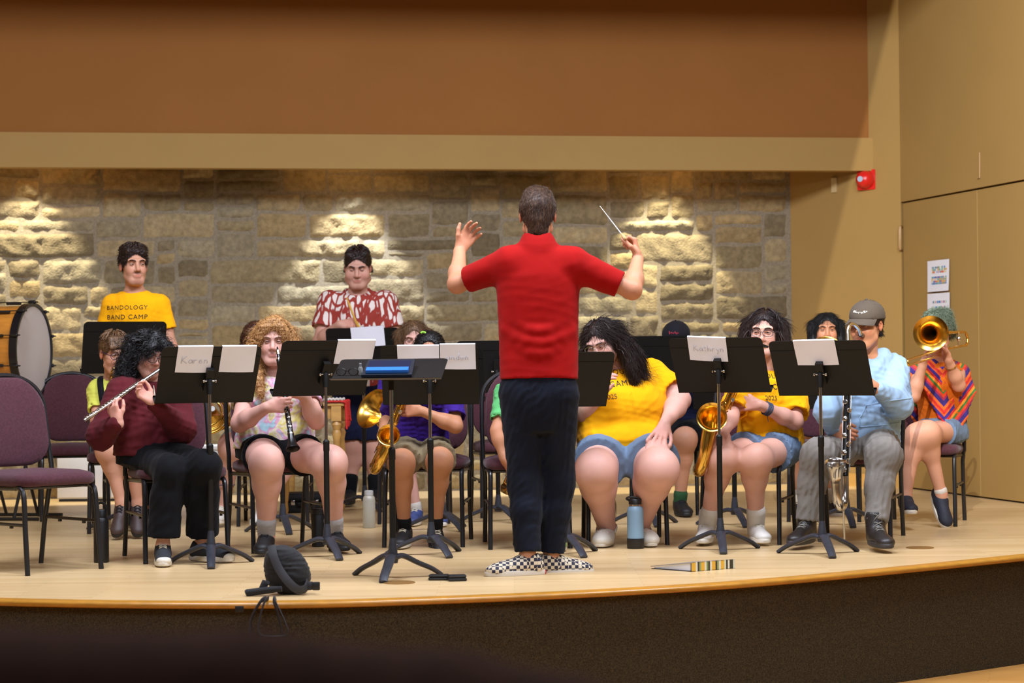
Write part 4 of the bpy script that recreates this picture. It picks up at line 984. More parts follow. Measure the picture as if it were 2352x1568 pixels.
    def hair_long(s, m, locks, amp=.004, wl=.02, vol=(.083, .1, .09), face=(.057, .08, .100), fz=-.012, part=0.0, h=.0045, seed=1, an=(1, 1, .25), extra=None, st=None):
        hd = s.hd; S = SDF(); k = hd.s; S.ell(hd.w(0, .018, .040), np.array(vol)*k, hd.Rn(), k=.02)
        S.cutplane(hd.w(0, 0, -.09), hd.d(0, -.3, -1), .02)
        for (pts, r) in locks:
            P, Rr = catmull([hd.w(*p) if len(p) == 3 else Vector(p[:3]) for p in pts], 4, r)
            for i in range(len(P)-1): S.cap(P[i], P[i+1], Rr[i]*k, Rr[i+1]*k, k=.02)
        if extra: extra(S, hd)
        S.noise(amp*.7, wl, seed, an)
        S.ell(hd.w(0, -.11, fz), np.array(face)*k, hd.Rn(), k=.012, mode='s')
        return s.hair_obj(S, m, h, **(st or dict(n=4200, L=.075, flow='down', lift=.002, R=.3, jit=.12)))
    def locks(s, m, n, hang, r=.0048, amp=.010, pitch=.045, spread=1.0, seed=1, face=50, tau=(8, 100), inward=0.0, vol=(.082, .098, .090), ctr=(0, .018, .040), jit=.006, name='curls', back=True, seg=6, part=0.0):
        """individual curled locks: over the crown, then hanging; hang = (min, max) in head units"""
        hd = s.hd; rr = random.Random(seed); mb = MB()
        for i in range(n):
            ph = math.radians(rr.uniform(face, 360-face)) if back else math.radians(rr.uniform(0, 360)); sx, sy = math.sin(ph), -math.cos(ph); t0 = math.radians(rr.uniform(tau[0], tau[0]+(tau[1]-tau[0])*.55)); t1 = math.radians(tau[1]); lift = rr.uniform(.0, .012); base = []
            for k in range(9):
                t = t0+(t1-t0)*k/8; base.append(Vector((ctr[0] + part*math.cos(t) + (vol[0]+lift)*math.sin(t)*sx, ctr[1] + (vol[1]+lift)*math.sin(t)*sy, ctr[2] + (vol[2]+lift)*math.cos(t))))
            L = rr.uniform(*hang); 
            if L > 0:
                e = base[-1]; out = Vector((sx, sy*.5, 0))
                for k in range(1, 9): f = k/8; base.append(e + Vector((0, 0, -L*f)) + out*(spread*.05*math.sin(f*PI*.8) - inward*f*f))
            P_ = catmull(base, 5); N_ = len(P_); a0 = rr.uniform(0, 6.28); s_ = 0; Q_ = []
            for k in range(N_):
                if k: s_ += (P_[k]-P_[k-1]).length
                tn = (P_[min(k+1, N_-1)]-P_[max(k-1, 0)]).normalized(); u = tn.orthogonal().normalized() if abs(tn.y) > .9 else tn.cross(Vector((0, 1, 0))).normalized(); w = tn.cross(u); A = amp*min(1, .25+s_/.08); a = a0 + 2*PI*s_/pitch*(1 + .2*math.sin(s_*30+i))
                Q_.append(hd.w(*(P_[k] + (u*math.cos(a) + w*math.sin(a))*A)))
            mb.tube(Q_, [r*hd.s*(.6 + .4*math.sin(PI*min(1, .15+k/N_)))*(1 if k < N_*.8 else 1-(k-N_*.8)/(N_*.25)) for k in range(N_)], seg, flat=(1, .6))
        return mb.build(name, m, s.o, sharp=0)
    def brows(s, m, th=.0028, ang=0.0):
        hd = s.hd; mb = MB()
        for q in (-1, 1):
            P = [hd.w(q*x, y, z + ang*(x-.03)) for x, y, z in ((.012, -.1005, .030), (.025, -.0995, .035), (.038, -.092, .036), (.050, -.080, .030))]
            mb.tube(catmull(P, 4), [.0022*hd.s]+[th*1.3*hd.s]*10+[.0012*hd.s]*2, 6)
        mb.build('eyebrows', m, s.o)
        return
    def glasses(s, m, r=(.0235, .018), tw=.0014, z=.010, dip=0.0):
        hd = s.hd; mb = MB(); y0 = -.112
        for q in (-1, 1):
            mb.tube([hd.w(q*.031 + r[0]*np.sign(math.cos(a))*abs(math.cos(a))**.75, y0+.006*abs(math.cos(a)*(q+math.cos(a)))*.5, z+dip + r[1]*np.sign(math.sin(a))*abs(math.sin(a))**.75) for a in np.linspace(0, 2*PI, 25)[:-1]], tw*hd.s, 6, closed=True)
            mb.tube([hd.w(q*(.031+r[0]), y0+.006, z+dip+.004), hd.w(q*.074, -.07, z+.008), hd.w(q*.083, .0, z+.01)], tw*hd.s, 6)
        mb.tube(catmull([hd.w(-.031+r[0]-.001, y0, z+dip+.003), hd.w(0, y0-.004, z+dip+.007), hd.w(.031-r[0]+.001, y0, z+dip+.003)], 4), tw*hd.s, 6)
        mb.build('glasses', m, s.o)
def decal_text(par, text, center, right, up, ray_dir, size, m, name='print', ls=1.0, extr=0.0016):
    cu = bpy.data.curves.new(name, 'FONT'); cu.body = text; cu.align_x = 'CENTER'; cu.align_y = 'CENTER'; cu.size = size; cu.space_character = ls; cu.resolution_u = 3
    to = bpy.data.objects.new('tmp', cu); COL.objects.link(to); dg = bpy.context.evaluated_depsgraph_get(); dg.update()
    me = bpy.data.meshes.new_from_object(to.evaluated_get(dg)); bpy.data.objects.remove(to); bm = bmesh.new(); bm.from_mesh(me)
    for _ in range(2):
        es = [e for e in bm.edges if e.calc_length() > size*.22]
        if es: bmesh.ops.subdivide_edges(bm, edges=es, cuts=1); bmesh.ops.triangulate(bm, faces=bm.faces)
    o_ = Vector(par['_o']); bv = BVHTree.FromPolygons([v.co + o_ for v in par.data.vertices], [tuple(p.vertices) for p in par.data.polygons])
    right = Vector(right).normalized(); up = Vector(up).normalized(); rd = Vector(ray_dir).normalized(); V = []
    for v in bm.verts:
        p = Vector(center) + right*v.co.x + up*v.co.y; h_ = bv.ray_cast(p - rd*.6, rd); V.append((h_[0] - rd*extr) if h_[0] else p)
    bm.verts.index_update(); Fc = [[v.index for v in f.verts] for f in bm.faces]; bm.free()
    return mobj(name, V, Fc, m, par, None, False)
# ------------------------------------------------------------------ garments palette
m_yellow = cloth('yellow_cotton', c(246, 172, 8), .08); m_redp = cloth('red_pique', c(156, 9, 6), .1); m_denim = cloth('dark_denim', c(24, 28, 40), .3)
m_maroon = cloth('maroon_fleece', c(92, 30, 36), .18); m_blackc = cloth('black_cloth', c(15, 15, 18), .2); m_navy = cloth('navy_cloth', c(24, 28, 54), .2)
m_purple = cloth('purple_cotton', c(62, 34, 134), .15); m_khaki = cloth('khaki', c(118, 104, 78), .15); m_green = cloth('green_cotton', c(96, 180, 108), .12)
m_lime = cloth('lime_cotton', c(214, 214, 92), .1); m_blue = cloth('light_blue_fleece', c(150, 178, 206), .1); m_grey = cloth('grey_fleece', c(128, 122, 114), .18)
m_jean = cloth('light_denim', c(104, 124, 148), .2); m_red2 = cloth('deep_red', c(120, 26, 34), .15); m_olive = cloth('muted_olive', c(110, 104, 82), .15)
m_sockg = cloth('grey_sock', c(168, 164, 162), .1); m_sockw = cloth('white_sock', c(205, 198, 186), .1); m_sockb = cloth('black_sock', c(20, 20, 22), .1); m_sockgr = cloth('green_sock', c(52, 88, 58), .2)
m_shoeb = mat('black_shoe', c(28, 28, 31), .55, nz=(40, .2)); m_shoew = mat('white_shoe', c(212, 206, 196), .5, nz=(18, .12)); m_shoen = mat('navy_shoe', c(30, 36, 60), .6, nz=(60, .3))
m_solew = mat('white_rubber', c(214, 206, 190), .5); m_soleb = mat('black_rubber', c(24, 24, 26), .6); m_lacew = mat('cream_lace', c(205, 195, 170), .8); m_laceb = mat('black_lace', c(20, 20, 22), .8)
m_boot = mat('worn_leather', c(40, 34, 32), .42, nz=(14, .3)); m_brownshoe = mat('brown_shoe', c(66, 48, 44), .55, nz=(20, .25)); m_blueshoe = mat('blue_shoe', c(54, 70, 122), .6, nz=(30, .3))
h_brown = hair_mat('brown_hair', c(58, 38, 28), c(30, 18, 13)); h_black = hair_mat('black_hair', c(20, 17, 18), c(10, 8, 9)); h_blond = hair_mat('strawberry_blond_hair', c(206, 156, 96), c(138, 92, 50))
h_dk = hair_mat('dark_brown_hair', c(50, 32, 26), c(26, 15, 12)); h_lb = hair_mat('light_brown_hair', c(124, 92, 62), c(76, 52, 34)); h_auburn = hair_mat('auburn_hair', c(96, 58, 40), c(56, 32, 22)); h_grn = hair_mat('grey_green_hair', c(128, 142, 118), c(78, 92, 76))
h_cond = hair_mat('cropped_brown_hair', c(104, 74, 52), c(40, 25, 18))
S_FAIR = c(208, 156, 136); S_PALE = c(212, 162, 146); S_TAN = c(196, 138, 104); S_MID = c(200, 146, 118); S_DEEP = c(186, 130, 96)
m_ink = mat('black_ink', c(26, 20, 16), .8); m_ink2 = mat('thin_ink', c(96, 66, 20), .8)
m_silver = mat('silver_wire', c(190, 186, 180), .2, 1.0); m_dkframe = mat('dark_frame', c(30, 24, 26), .3)

def camp_print(P, o, ctr, right, up, size):
    rd = -P.fwd if P.front == -1 else P.fwd
    rd = Vector(rd); u = Vector(up).normalized()
    decal_text(o, 'BANDOLOGY', Vector(ctr) + u*size*1.35, right, up, rd, size*.86, m_ink, ls=1.18)
    decal_text(o, 'BAND CAMP', Vector(ctr), right, up, rd, size*.94, m_ink, ls=1.16, extr=.0018)
    decal_text(o, '2025', Vector(ctr) - u*size*1.4, right, up, rd, size*.8, m_ink2, ls=1.0)

# ================================================================ conductor
P = Person('person seen from behind conducting in a red polo shirt, arms raised, baton in right hand', None, S_TAN, 1.02, 1.0, legf=.92, front=1)
P.st = [(0, .185, .125), (.1, .178, .120), (.36, .180, .112), (.6, .186, .122), (.78, .192, .122), (.9, .165, .10), (1.0, .07, .07)]
P.solve({'pel': at(1238, 905, 495), 'neck': at(1235, 566, 493), 'shL': at(1172, 604, 494), 'shR': at(1314, 606, 494),
  'elL': ('shL', 1050, 652, .29, False), 'elR': ('shR', 1452, 666, .29, False), 'wrL': ('elL', 1056, 575, .25, False), 'wrR': ('elR', 1465, 594, .25, False),
  'hipL': at(1196, 905, 495), 'hipR': at(1280, 905, 495), 'kneL': at(1206, 1110, 493), 'kneR': at(1280, 1108, 490), 'ankL': at(1212, 1279, 496), 'ankR': at(1266, 1279, 490)})
Hd = Head(at(1235, 497, 490), 1.03, 180, -4)
P.body(Hd, hands={'L': dict(d=(.5, .35, .85), n=(.45, -.9, 0), th=-1, curl=.38, spread=.5, tcurl=-.1), 'R': dict(d=(-.12, .35, .93), n=(-1, .1, 0), th=1, curl=.95, tcurl=.7)}, eye_open=.6)
COND = P
P.hair_short(h_cond, line=-.002, slope=.90, vol=(.080, .098, .090), amp=.003, wl=.025, ctr=(0, .016, .038), st=dict(n=5200, L=.022, flow=(.25, .2, -.6), lift=.005, R=.08, jit=.35, rad=.0008), side=False, extra=lambda S, hd: (S.ell(hd.w(0, -.02, .098), np.array([.055, .07, .036])*hd.s, hd.Rn(), k=.03), S.cap(hd.w(0, .07, -.02), hd.w(0, .075, -.06), .05, .044, k=.03)))
def fold(S):
    # soft drape folds over the small of the back
    J = COND.J; lat, up, fw = COND.lat, COND.up, COND.fwd; b0 = (J['pel'] + J['neck'])*.5 - fw*.12
    for z, hw, r in ((-.06, .12, .016), (-.115, .15, .018), (-.165, .12, .016)):
        pts = [b0 + lat*(hw*t) + up*(z + .06*t*t) + fw*(.055*t*t+.012) for t in np.linspace(-1, 1, 7)]
        for i in range(6): S.cap(pts[i], pts[i+1], r, k=.028)
def collar(S):
    hd = COND.hd; nk = COND.J['neck']; 
    S.cap(nk + Vector((-.02, -.012, -.012)), nk + Vector((.02, -.012, -.012)), .072, k=.02); S.cap(nk + Vector((-.02, -.005, .02)), nk + Vector((.02, -.005, .02)), .060, k=.012)
    S.cap(nk + Vector((0, 0, .05)), nk + Vector((0, 0, .2)), .054, .07, k=.006, mode='s')
red = P.shirt(m_redp, infl=.004, hem=.10, sleeve=.80, sr=(.076, .062), wr=(.0014, .22), collar=collar, extra=fold, neckr=.06, h=.0058)
P.pants(m_denim, 'jeans', 1.93, k0=.110, k1=.082, low=.068, wr=(.0036, .085), top=.13, st=[(t, w*.97, d*.98) for t, w, d in [(-.26, .10, .08), (-.12, .155, .115), (0, .18, .125), (.1, .176, .12), (.36, .17, .11), (1, .1, .1)]])
m_check = mat('checker_canvas', c(222, 208, 180), .7); N, L, b = nodes(m_check)
tc = N.new('ShaderNodeTexCoord'); ck = N.new('ShaderNodeTexChecker'); ck.inputs['Scale'].default_value = 62; ck.inputs[1].default_value = c(224, 210, 182); ck.inputs[2].default_value = c(34, 36, 62); L.new(tc.outputs['Object'], ck.inputs[0]); L.new(ck.outputs[0], b.inputs['Base Color'])
m_tagred = mat('red_tab', c(190, 40, 36), .5)
for q, yw in (('L', -74), ('R', 104)):
    u_ = P.shoe(q, yw, m_check, m_solew, .275)
    an = P.J['ank'+q]; R_ = Matrix.Rotation(math.radians(yw), 3, 'Z'); hp = an + R_ @ Vector((0, .082, -.07)); 
    MB().rbox((-.014, -.004, -.009), (.014, .004, .009), .002, M=Matrix.Translation(hp) @ R_.to_4x4()).build('heel_tab', m_tagred, u_)

# ================================================================ man in yellow, standing
P = Person('person standing at the back in a yellow camp T-shirt, moustache, looking right', None, S_MID, 1.0, .95)
sY = 372
P.solve({'pel': at(314, 845, sY), 'neck': at(310, 672, sY), 'shL': at(257, 698, sY), 'shR': at(368, 698, sY), 'elL': at(232, 800, sY), 'elR': at(392, 796, sY), 'wrL': at(262, 885, sY+6), 'wrR': at(380, 890, sY+6),
  'hipL': at(292, 850, sY), 'hipR': at(338, 850, sY), 'kneL': at(290, 1020, sY), 'kneR': at(340, 1020, sY), 'ankL': ('z', 288, 1172, .09), 'ankR': ('z', 345, 1172, .09)})
P.paint = [((0, -.09, -.04), (.03, .02, .008), (.62, .55, .52)), ((0, -.075, -.09), (.035, .03, .018), (.72, .66, .64))]
P.body(Head(at(307, 613, sY+1), 1.03, 24, 0), hands={'L': dict(n=(1, 0, 0), th=1), 'R': dict(n=(-1, 0, 0), th=-1)}, eye_open=.42, gaze=(20, -4), nose=1.04, hfat=.94)
P.hair_short(h_brown, vol=(.085, .101, .092), amp=.006, wl=.035, extra=lambda S, hd: [S.cap(hd.w(x, -.045, .092), hd.w(x*1.3, .0, .105), .028*hd.s, k=.02) for x in (-.04, 0, .04)], st=dict(n=2600, L=.03, flow='back', curl=.003, lift=.006, R=.09, jit=.4))
P.locks(h_brown, 70, (0, 0), r=.0065, amp=.006, pitch=.05, seed=6, face=0, back=False, tau=(6, 58), vol=(.090, .106, .100), name='hair_waves')
P.brows(h_dk)
o = P.shirt(m_yellow, infl=.012, hem=-.06, sleeve=.60, sr=(.058, .070), wr=(.002, .14)); camp_print(P, o, at(298, 729, sY), Xu, Zu, .043)
P.pants(m_blackc, 'trousers', 1.9, k1=.075, low=.07)
mt = mat('tattoo_ink', c(90, 80, 88), .6)
for q in 'LR': P.shoe(q, 0, m_shoeb, m_soleb)

# ================================================================ drummer
P = Person('person standing at the back in a red and white patterned shirt, looking down', None, S_FAIR, 1.03, 1.22, arm=1.2, legf=1.2)
sD = 329
P.solve({'pel': at(826, 860, sD), 'neck': at(822, 676, sD), 'shL': at(758, 694, sD), 'shR': at(886, 694, sD), 'elL': at(736, 785, sD+2), 'elR': at(912, 790, sD+2), 'wrL': at(782, 745, sD+7), 'wrR': at(860, 800, sD+7),
  'hipL': at(800, 870, sD), 'hipR': at(855, 870, sD), 'kneL': at(808, 1020, sD), 'kneR': at(862, 1020, sD), 'ankL': ('z', 803, 1128, .10), 'ankR': ('z', 862, 1128, .10)})
P.body(Head(at(822, 617, sD+2), 1.12, 0, 16), hands={'L': dict(d=(.9, -.3, .1), n=(0, .9, -.5), th=-1, curl=.8, tcurl=.6), 'R': dict(n=(-1, 0, 0), th=-1, curl=.8)}, eye_open=.22, hfat=1.2, gaze=(0, -30))
DRUMMER = P
P.hair_short(h_dk, vol=(.085, .1, .088), amp=.006, wl=.03, extra=lambda S, hd: [S.cap(hd.w(x, .024, .0), hd.w(x, .035, -.055), .015*hd.s, k=.015) for x in (-.078, .078)] + [S.cap(hd.w(-.05, -.04, .095), hd.w(.05, -.03, .10), .025*hd.s, k=.03)])
P.locks(h_dk, 60, (0, 0), r=.0055, amp=.004, pitch=.05, seed=7, face=0, back=False, tau=(6, 58), vol=(.084, .104, .096), name='hair_waves')
P.brows(h_dk, .0032)
m_pat = mat('leaf_print', c(150, 52, 40), .85); N, L, b = nodes(m_pat); tc = N.new('ShaderNodeTexCoord'); mp = N.new('ShaderNodeMapping'); mp.inputs['Scale'].default_value = (1, .7, .30); L.new(tc.outputs['Object'], mp.inputs[0])
ns = N.new('ShaderNodeTexNoise'); ns.inputs['Scale'].default_value = 9; L.new(mp.outputs[0], ns.inputs['Vector']); mxv = N.new('ShaderNodeMix'); mxv.data_type = 'RGBA'; mxv.blend_type = 'LINEAR_LIGHT'; mxv.inputs[0].default_value = .06; L.new(mp.outputs[0], mxv.inputs[6]); L.new(ns.outputs['Color'], mxv.inputs[7])
vo = N.new('ShaderNodeTexVoronoi'); vo.feature = 'DISTANCE_TO_EDGE'; vo.inputs['Scale'].default_value = 24; L.new(mxv.outputs[2], vo.inputs['Vector']); rp = N.new('ShaderNodeValToRGB'); rp.color_ramp.interpolation = 'LINEAR'
rp.color_ramp.elements[0].position = .13; rp.color_ramp.elements[0].color = c(150, 48, 36); rp.color_ramp.elements[1].position = .17; rp.color_ramp.elements[1].color = c(226, 214, 204); L.new(vo.outputs[0], rp.inputs[0]); L.new(rp.outputs[0], b.inputs['Base Color'])
def dcol(S):
    nk = DRUMMER.J['neck']
    for q in (-1, 1): S.cap(nk + Vector((q*.03, -.085, -.055)), nk + Vector((q*.062, -.01, .03)), .022, k=.012)
P.shirt(m_pat, infl=.014, hem=-.15, sleeve=.66, sr=(.066, .072), wr=(.002, .16), extra=dcol, neckr=.066)
P.pants(m_navy, 'shorts', .93, k0=.10, k1=.098, top=.1)
for q in 'LR': P.sock(q, m_sockb, -.04, .09, .047); P.shoe(q, -6 if q == 'L' else 8, m_shoeb, m_soleb, .29, lace=m_laceb)

# ================================================================ flute player
P = Person('person in maroon sweatshirt with long curly black hair and glasses, playing a flute', None, S_FAIR, .95, 1.0, legf=.82, seat=True)
sF = 450; FL1 = at(399, 827, 455); FL2 = on_ray(FL1, 193, 966, .60, True); fd = (FL2-FL1).normalized()
hwL = FL1 + fd*.43 + Vector((.012, .0, -.02)); hwR = FL1 + fd*.26 + Vector((.012, -.01, -.03))
P.st = [(0, .185, .125), (.3, .182, .125), (.6, .172, .12), (.85, .155, .10), (1, .07, .07)]
P.solve({'pel': at(345, 1038, sF), 'neck': at(340, 876, sF), 'shL': at(283, 902, sF+5), 'shR': at(400, 900, sF-3), 'elL': ('shL', 232, 1000, .27, True), 'elR': ('shR', 418, 985, .26, True),
  'wrL': hwL + Vector((.03, -.01, -.075)), 'wrR': hwR + Vector((.075, .0, -.05)),
  'hipL': at(322, 1048, sF), 'hipR': at(385, 1046, sF), 'kneL': ('hipL', 392, 1080, .42, True), 'kneR': ('hipR', 472, 1070, .42, True), 'ankL': ('z', 374, 1254, .09), 'ankR': ('z', 464, 1240, .09)})
P.body(Head(at(340, 816, sF+2), .93, 38, 14, 6), hands={'L': dict(d=hwL + Vector((-.01, 0, .02)) - P.J['wrL'], n=(.1, -.2, -1) if False else (.5, .8, .1), th=-1, curl=.55, tcurl=.3, sc=.92), 'R': dict(d=hwR + Vector((-.02, 0, .02)) - P.J['wrR'], n=(-.2, -.4, .9), th=1, curl=.7, tcurl=.3, sc=.92)}, eye_open=.5, gaze=(18, -10))
P.hair_long(h_black, [([(x, .03, .05), (x*1.25, .03, -.06), (x*1.45, .0, -.16), (x*1.4, -.035, -.26), (x*1.2, -.06, -.36)], [.05, .05, .048, .04, .02]) for x in (-.072, .08)] + [([(0, .06, 0), (0, .09, -.12), (0, .085, -.25)], [.07, .08, .05])] + [([(.0, -.03, .115), (-.04, -.09, .07), (-.062, -.085, .03)], [.03, .02, .012]), ([(.0, -.03, .115), (.04, -.092, .075), (.066, -.08, .03)], [.03, .02, .012])], amp=.010, wl=.032, face=(.054, .08, .088), fz=-.026, an=(1, 1, 1), seed=4, st=dict(n=6500, L=.085, flow='down', curl=.0075, freq=150, lift=.004, R=.5, jit=.25, rad=.0011))
P.locks(h_black, 120, (.12, .34), r=.006, amp=.011, pitch=.05, seed=13, face=48, spread=.5, inward=.01, name='curls')
P.locks(h_black, 34, (0, .01), r=.006, amp=.009, pitch=.045, seed=15, face=0, tau=(10, 66), name='fringe_curls')
P.brows(h_black); P.glasses(m_dkframe, (.026, .021), .0018, .004)
o = P.shirt(m_maroon, 'sweatshirt', infl=.012, hem=-.03, sleeve=1.93, sr=(.086, .075), wr=(.004, .15), neckr=.055)
mb = MB(); nk = P.J['neck']; cc = [nk + Vector(v) for v in ((.045, -.10, -.02), (.055, -.125, -.07), (.065, -.135, -.12), (.06, -.14, -.155))]; mb.tube(catmull(cc, 4), .003, 6); mb.build('drawstring', m_lacew, o)
P.pants(m_blackc, 'flared_trousers', 1.88, k0=.112, k1=.094, low=.108, flare=1, wr=(.003, .12))
P.shoe('L', 10, mat('black_canvas', c(34, 36, 42), .8), m_solew, .255, lace=m_lacew, toe=m_solew); P.shoe('R', 62, mat('black_canvas', c(34, 36, 42), .8), m_solew, .255, lace=m_lacew, toe=m_solew)

# ================================================================ boy in lime shirt
P = Person('boy in a lime green shirt and glasses behind the flute player, playing brass', None, S_MID, .88, .9, seat=True)
sB_ = 392
P.solve({'pel': at(270, 1010, sB_), 'neck': at(262, 872, sB_), 'shL': at(224, 892, sB_), 'shR': at(305, 892, sB_), 'elL': ('shL', 222, 965, .26, True), 'elR': ('shR', 320, 965, .26, True), 'wrL': at(262, 945, sB_+8), 'wrR': at(300, 930, sB_+8),
  'hipL': at(252, 1018, sB_), 'hipR': at(290, 1018, sB_), 'kneL': ('hipL', 246, 1036, .40, True), 'kneR': ('hipR', 300, 1036, .40, True), 'ankL': at(279, 1158, 402), 'ankR': at(316, 1158, 400)})
P.body(Head(at(263, 815, sB_+2), 1.0, 28, 10), hands={'L': dict(n=(1, .3, 0), th=-1, curl=.7), 'R': dict(n=(-1, .3, 0), th=1, curl=.7)}, eye_open=.4, gaze=(10, -10))
P.hair_short(h_lb, vol=(.084, .1, .09), amp=.005, wl=.022, fringe=1, extra=lambda S, hd: [S.cap(hd.w(x, -.06, .10), hd.w(x*1.1, -.093, .058), .022*hd.s, .012*hd.s, k=.015) for x in (-.045, -.022, 0, .022, .045)])
P.locks(h_lb, 60, (0, 0), r=.005, amp=.003, pitch=.06, seed=16, face=0, back=False, tau=(6, 60), vol=(.088, .106, .098), name='hair_tufts')
P.brows(h_lb); P.glasses(mat('purple_frame', c(48, 30, 60), .3), (.024, .017), .0022)
P.shirt(m_lime, infl=.012, sleeve=.7, sr=(.066, .07)); P.pants(m_blackc, 'shorts', .8, k1=.1)
mb = MB(); J = P.J; mb.tube(catmull([J['neck'] + Vector(v) for v in ((-.075, .03, .02), (-.07, -.06, -.0), (-.05, -.13, -.08), (-.03, -.14, -.18))], 4), .018, 8, flat=(1, .25), up=(1, 0, 0)); mb.build('harness_strap', m_blackc, P.o)
for q in 'LR': P.shoe(q, -8 if q == 'L' else 10, m_brownshoe, m_soleb, .26, pitch=38, lace=m_laceb)

# ================================================================ clarinet player
P = Person('person with curly strawberry blond hair and pastel tie-dye T-shirt, playing a clarinet', None, S_PALE, 1.0, 1.1, arm=1.1, legf=1.24, seat=True)
sC_ = 431
P.st = [(0, .215, .14), (.2, .205, .14), (.45, .178, .125), (.7, .178, .14), (.88, .165, .11), (1, .075, .075)]
CL1 = at(637, 799, 438); CL2 = on_ray(CL1, 673, 1031, .60, True); ccp = lambda t: CL1*(1-t) + CL2*t
P.solve({'pel': at(632, 1026, sC_), 'neck': at(632, 862, sC_), 'shL': at(572, 888, sC_), 'shR': at(694, 888, sC_), 'elL': ('shL', 551, 972, .26, True), 'elR': ('shR', 727, 965, .26, True), 'wrL': ccp(.60) + Vector((-.100, .012, .005)), 'wrR': ccp(.45) + Vector((.095, .012, -.01)),
  'hipL': at(600, 1036, sC_), 'hipR': at(668, 1036, sC_), 'kneL': ('hipL', 612, 1062, .44, True), 'kneR': ('hipR', 758, 1062, .44, True), 'ankL': ('z', 612, 1228, .10), 'ankR': ('z', 768, 1212, .10)})
P.body(Head(at(628, 789, sC_+2), 1.0, 4, 2), hands={'L': dict(d=(.9, -.25, .12), n=(.1, .95, -.1), th=1, curl=.65, tcurl=.5), 'R': dict(d=(-.85, -.2, .35), n=(-.1, .95, -.1), th=-1, curl=.7, tcurl=.5)}, eye_open=.28, gaze=(0, -20))
CLAR = P
P.hair_long(h_blond, [([(x, .03, .05), (x*1.2, .03, -.02), (x*1.3, .01, -.11), (x*1.2, -.02, -.18)], [.042, .042, .040, .02]) for x in (-.072, .076)] + [([(-.085, -.03, -.14), (-.072, -.07, -.22), (-.058, -.085, -.28)], [.028, .022, .012]), ([(0, .07, 0), (0, .09, -.12)], [.08, .07])] + [([(.012, -.04, .115), (q*.05, -.062, .075), (q*.068, -.055, .02)], [.035, .026, .02]) for q in (-1, 1)], amp=.009, wl=.028, face=(.050, .08, .096), fz=-.008, an=(1, 1, .9), seed=9, vol=(.080, .097, .084), st=dict(n=3500, L=.08, flow='down', curl=.007, freq=140, lift=.004, R=.4, jit=.28, rad=.0011))
P.locks(h_blond, 150, (.05, .20), r=.0075, amp=.014, pitch=.055, seed=3, face=46, spread=1.1, inward=.03, vol=(.090, .100, .088), ctr=(0, .016, .038))
P.locks(h_blond, 30, (0, 0), r=.006, amp=.007, pitch=.05, seed=5, face=22, tau=(8, 60), vol=(.086, .100, .092))
P.brows(h_lb, .002)
m_tie = mat('tie_dye', c(200, 200, 200), .85); N, L, b = nodes(m_tie); tc = N.new('ShaderNodeTexCoord'); n1 = N.new('ShaderNodeTexNoise'); n1.inputs['Scale'].default_value = 6.5; n1.inputs['Detail'].default_value = 3; n1.inputs['Distortion'].default_value = 1.4; L.new(tc.outputs['Object'], n1.inputs['Vector'])
rp = N.new('ShaderNodeValToRGB'); E = rp.color_ramp.elements; E[0].position = .30; E[0].color = c(196, 120, 176); E[1].position = .72; E[1].color = c(170, 196, 206)
for p_, q_ in ((.38, c(208, 196, 190)), (.44, c(204, 190, 92)), (.50, c(206, 200, 186)), (.56, c(206, 140, 172)), (.62, c(150, 190, 200))): e = E.new(p_); e.color = q_
L.new(n1.outputs[0], rp.inputs[0]); L.new(rp.outputs[0], b.inputs['Base Color'])
P.shirt(m_tie, infl=.008, hem=-.02, sleeve=.56, sr=(.064, .066), wr=(.0035, .1), neckr=.075)
P.pants(m_blackc, 'shorts', .40, k0=.088, k1=.090, wr=(.002, .1), top=.08)
for q in 'LR': P.sock(q, m_sockg, -.04, .075, .045); P.shoe(q, -4 if q == 'L' else 22, m_shoeb, m_soleb, .265, lace=m_laceb)

# ================================================================ horn player behind the clarinet
P = Person('person hidden behind the clarinet player, dark hair, bare legs, white high top shoes', None, S_PALE, .97, 1.0, legf=1.1, seat=True)
s5 = 368
P.solve({'pel': at(600, 1004, s5), 'neck': at(592, 855, s5), 'shL': at(540, 878, s5), 'shR': at(645, 878, s5), 'elL': ('shL', 528, 955, .27, True), 'elR': ('shR', 668, 955, .27, True), 'wrL': at(512, 930, s5+6), 'wrR': at(600, 930, s5+7),
  'hipL': at(575, 1010, s5), 'hipR': at(625, 1010, s5), 'kneL': ('hipL', 532, 1024, .42, True), 'kneR': ('hipR', 672, 1030, .42, True), 'ankL': ('z', 512, 1160, .11), 'ankR': ('z', 604, 1172, .11)})
P.body(Head(at(590, 788, s5+2), .98, 4, 4), hands={'L': dict(n=(1, 0, -.3), th=-1, curl=.6), 'R': dict(n=(-1, 0, -.3), th=1, curl=.6)})
P.hair_short(h_auburn, vol=(.095, .108, .1), amp=.007, wl=.03, extra=lambda S, hd: S.cap(hd.w(-.07, .02, .02), hd.w(-.08, .03, -.08), .035, k=.03))
P.brows(h_auburn); P.shirt(m_olive, infl=.012, sleeve=.6); P.pants(m_grey, 'shorts', .75, k1=.105)
mb = MB(); kn = P.J['kneL']; an = P.J['ankL']; 
for t_ in (.62,): 
    c0 = kn*(1-t_) + an*t_; mb.tube([c0 + Vector((.052*math.cos(a), .052*math.sin(a), .004*math.sin(3*a))) for a in np.linspace(PI, 2*PI, 9)], .0035, 6)
mb.build('leg_tattoo', mt, P.o)
for q in 'LR': P.shoe(q, -6 if q == 'L' else -10, m_shoew, m_solew, .26, high=True, lace=m_lacew)

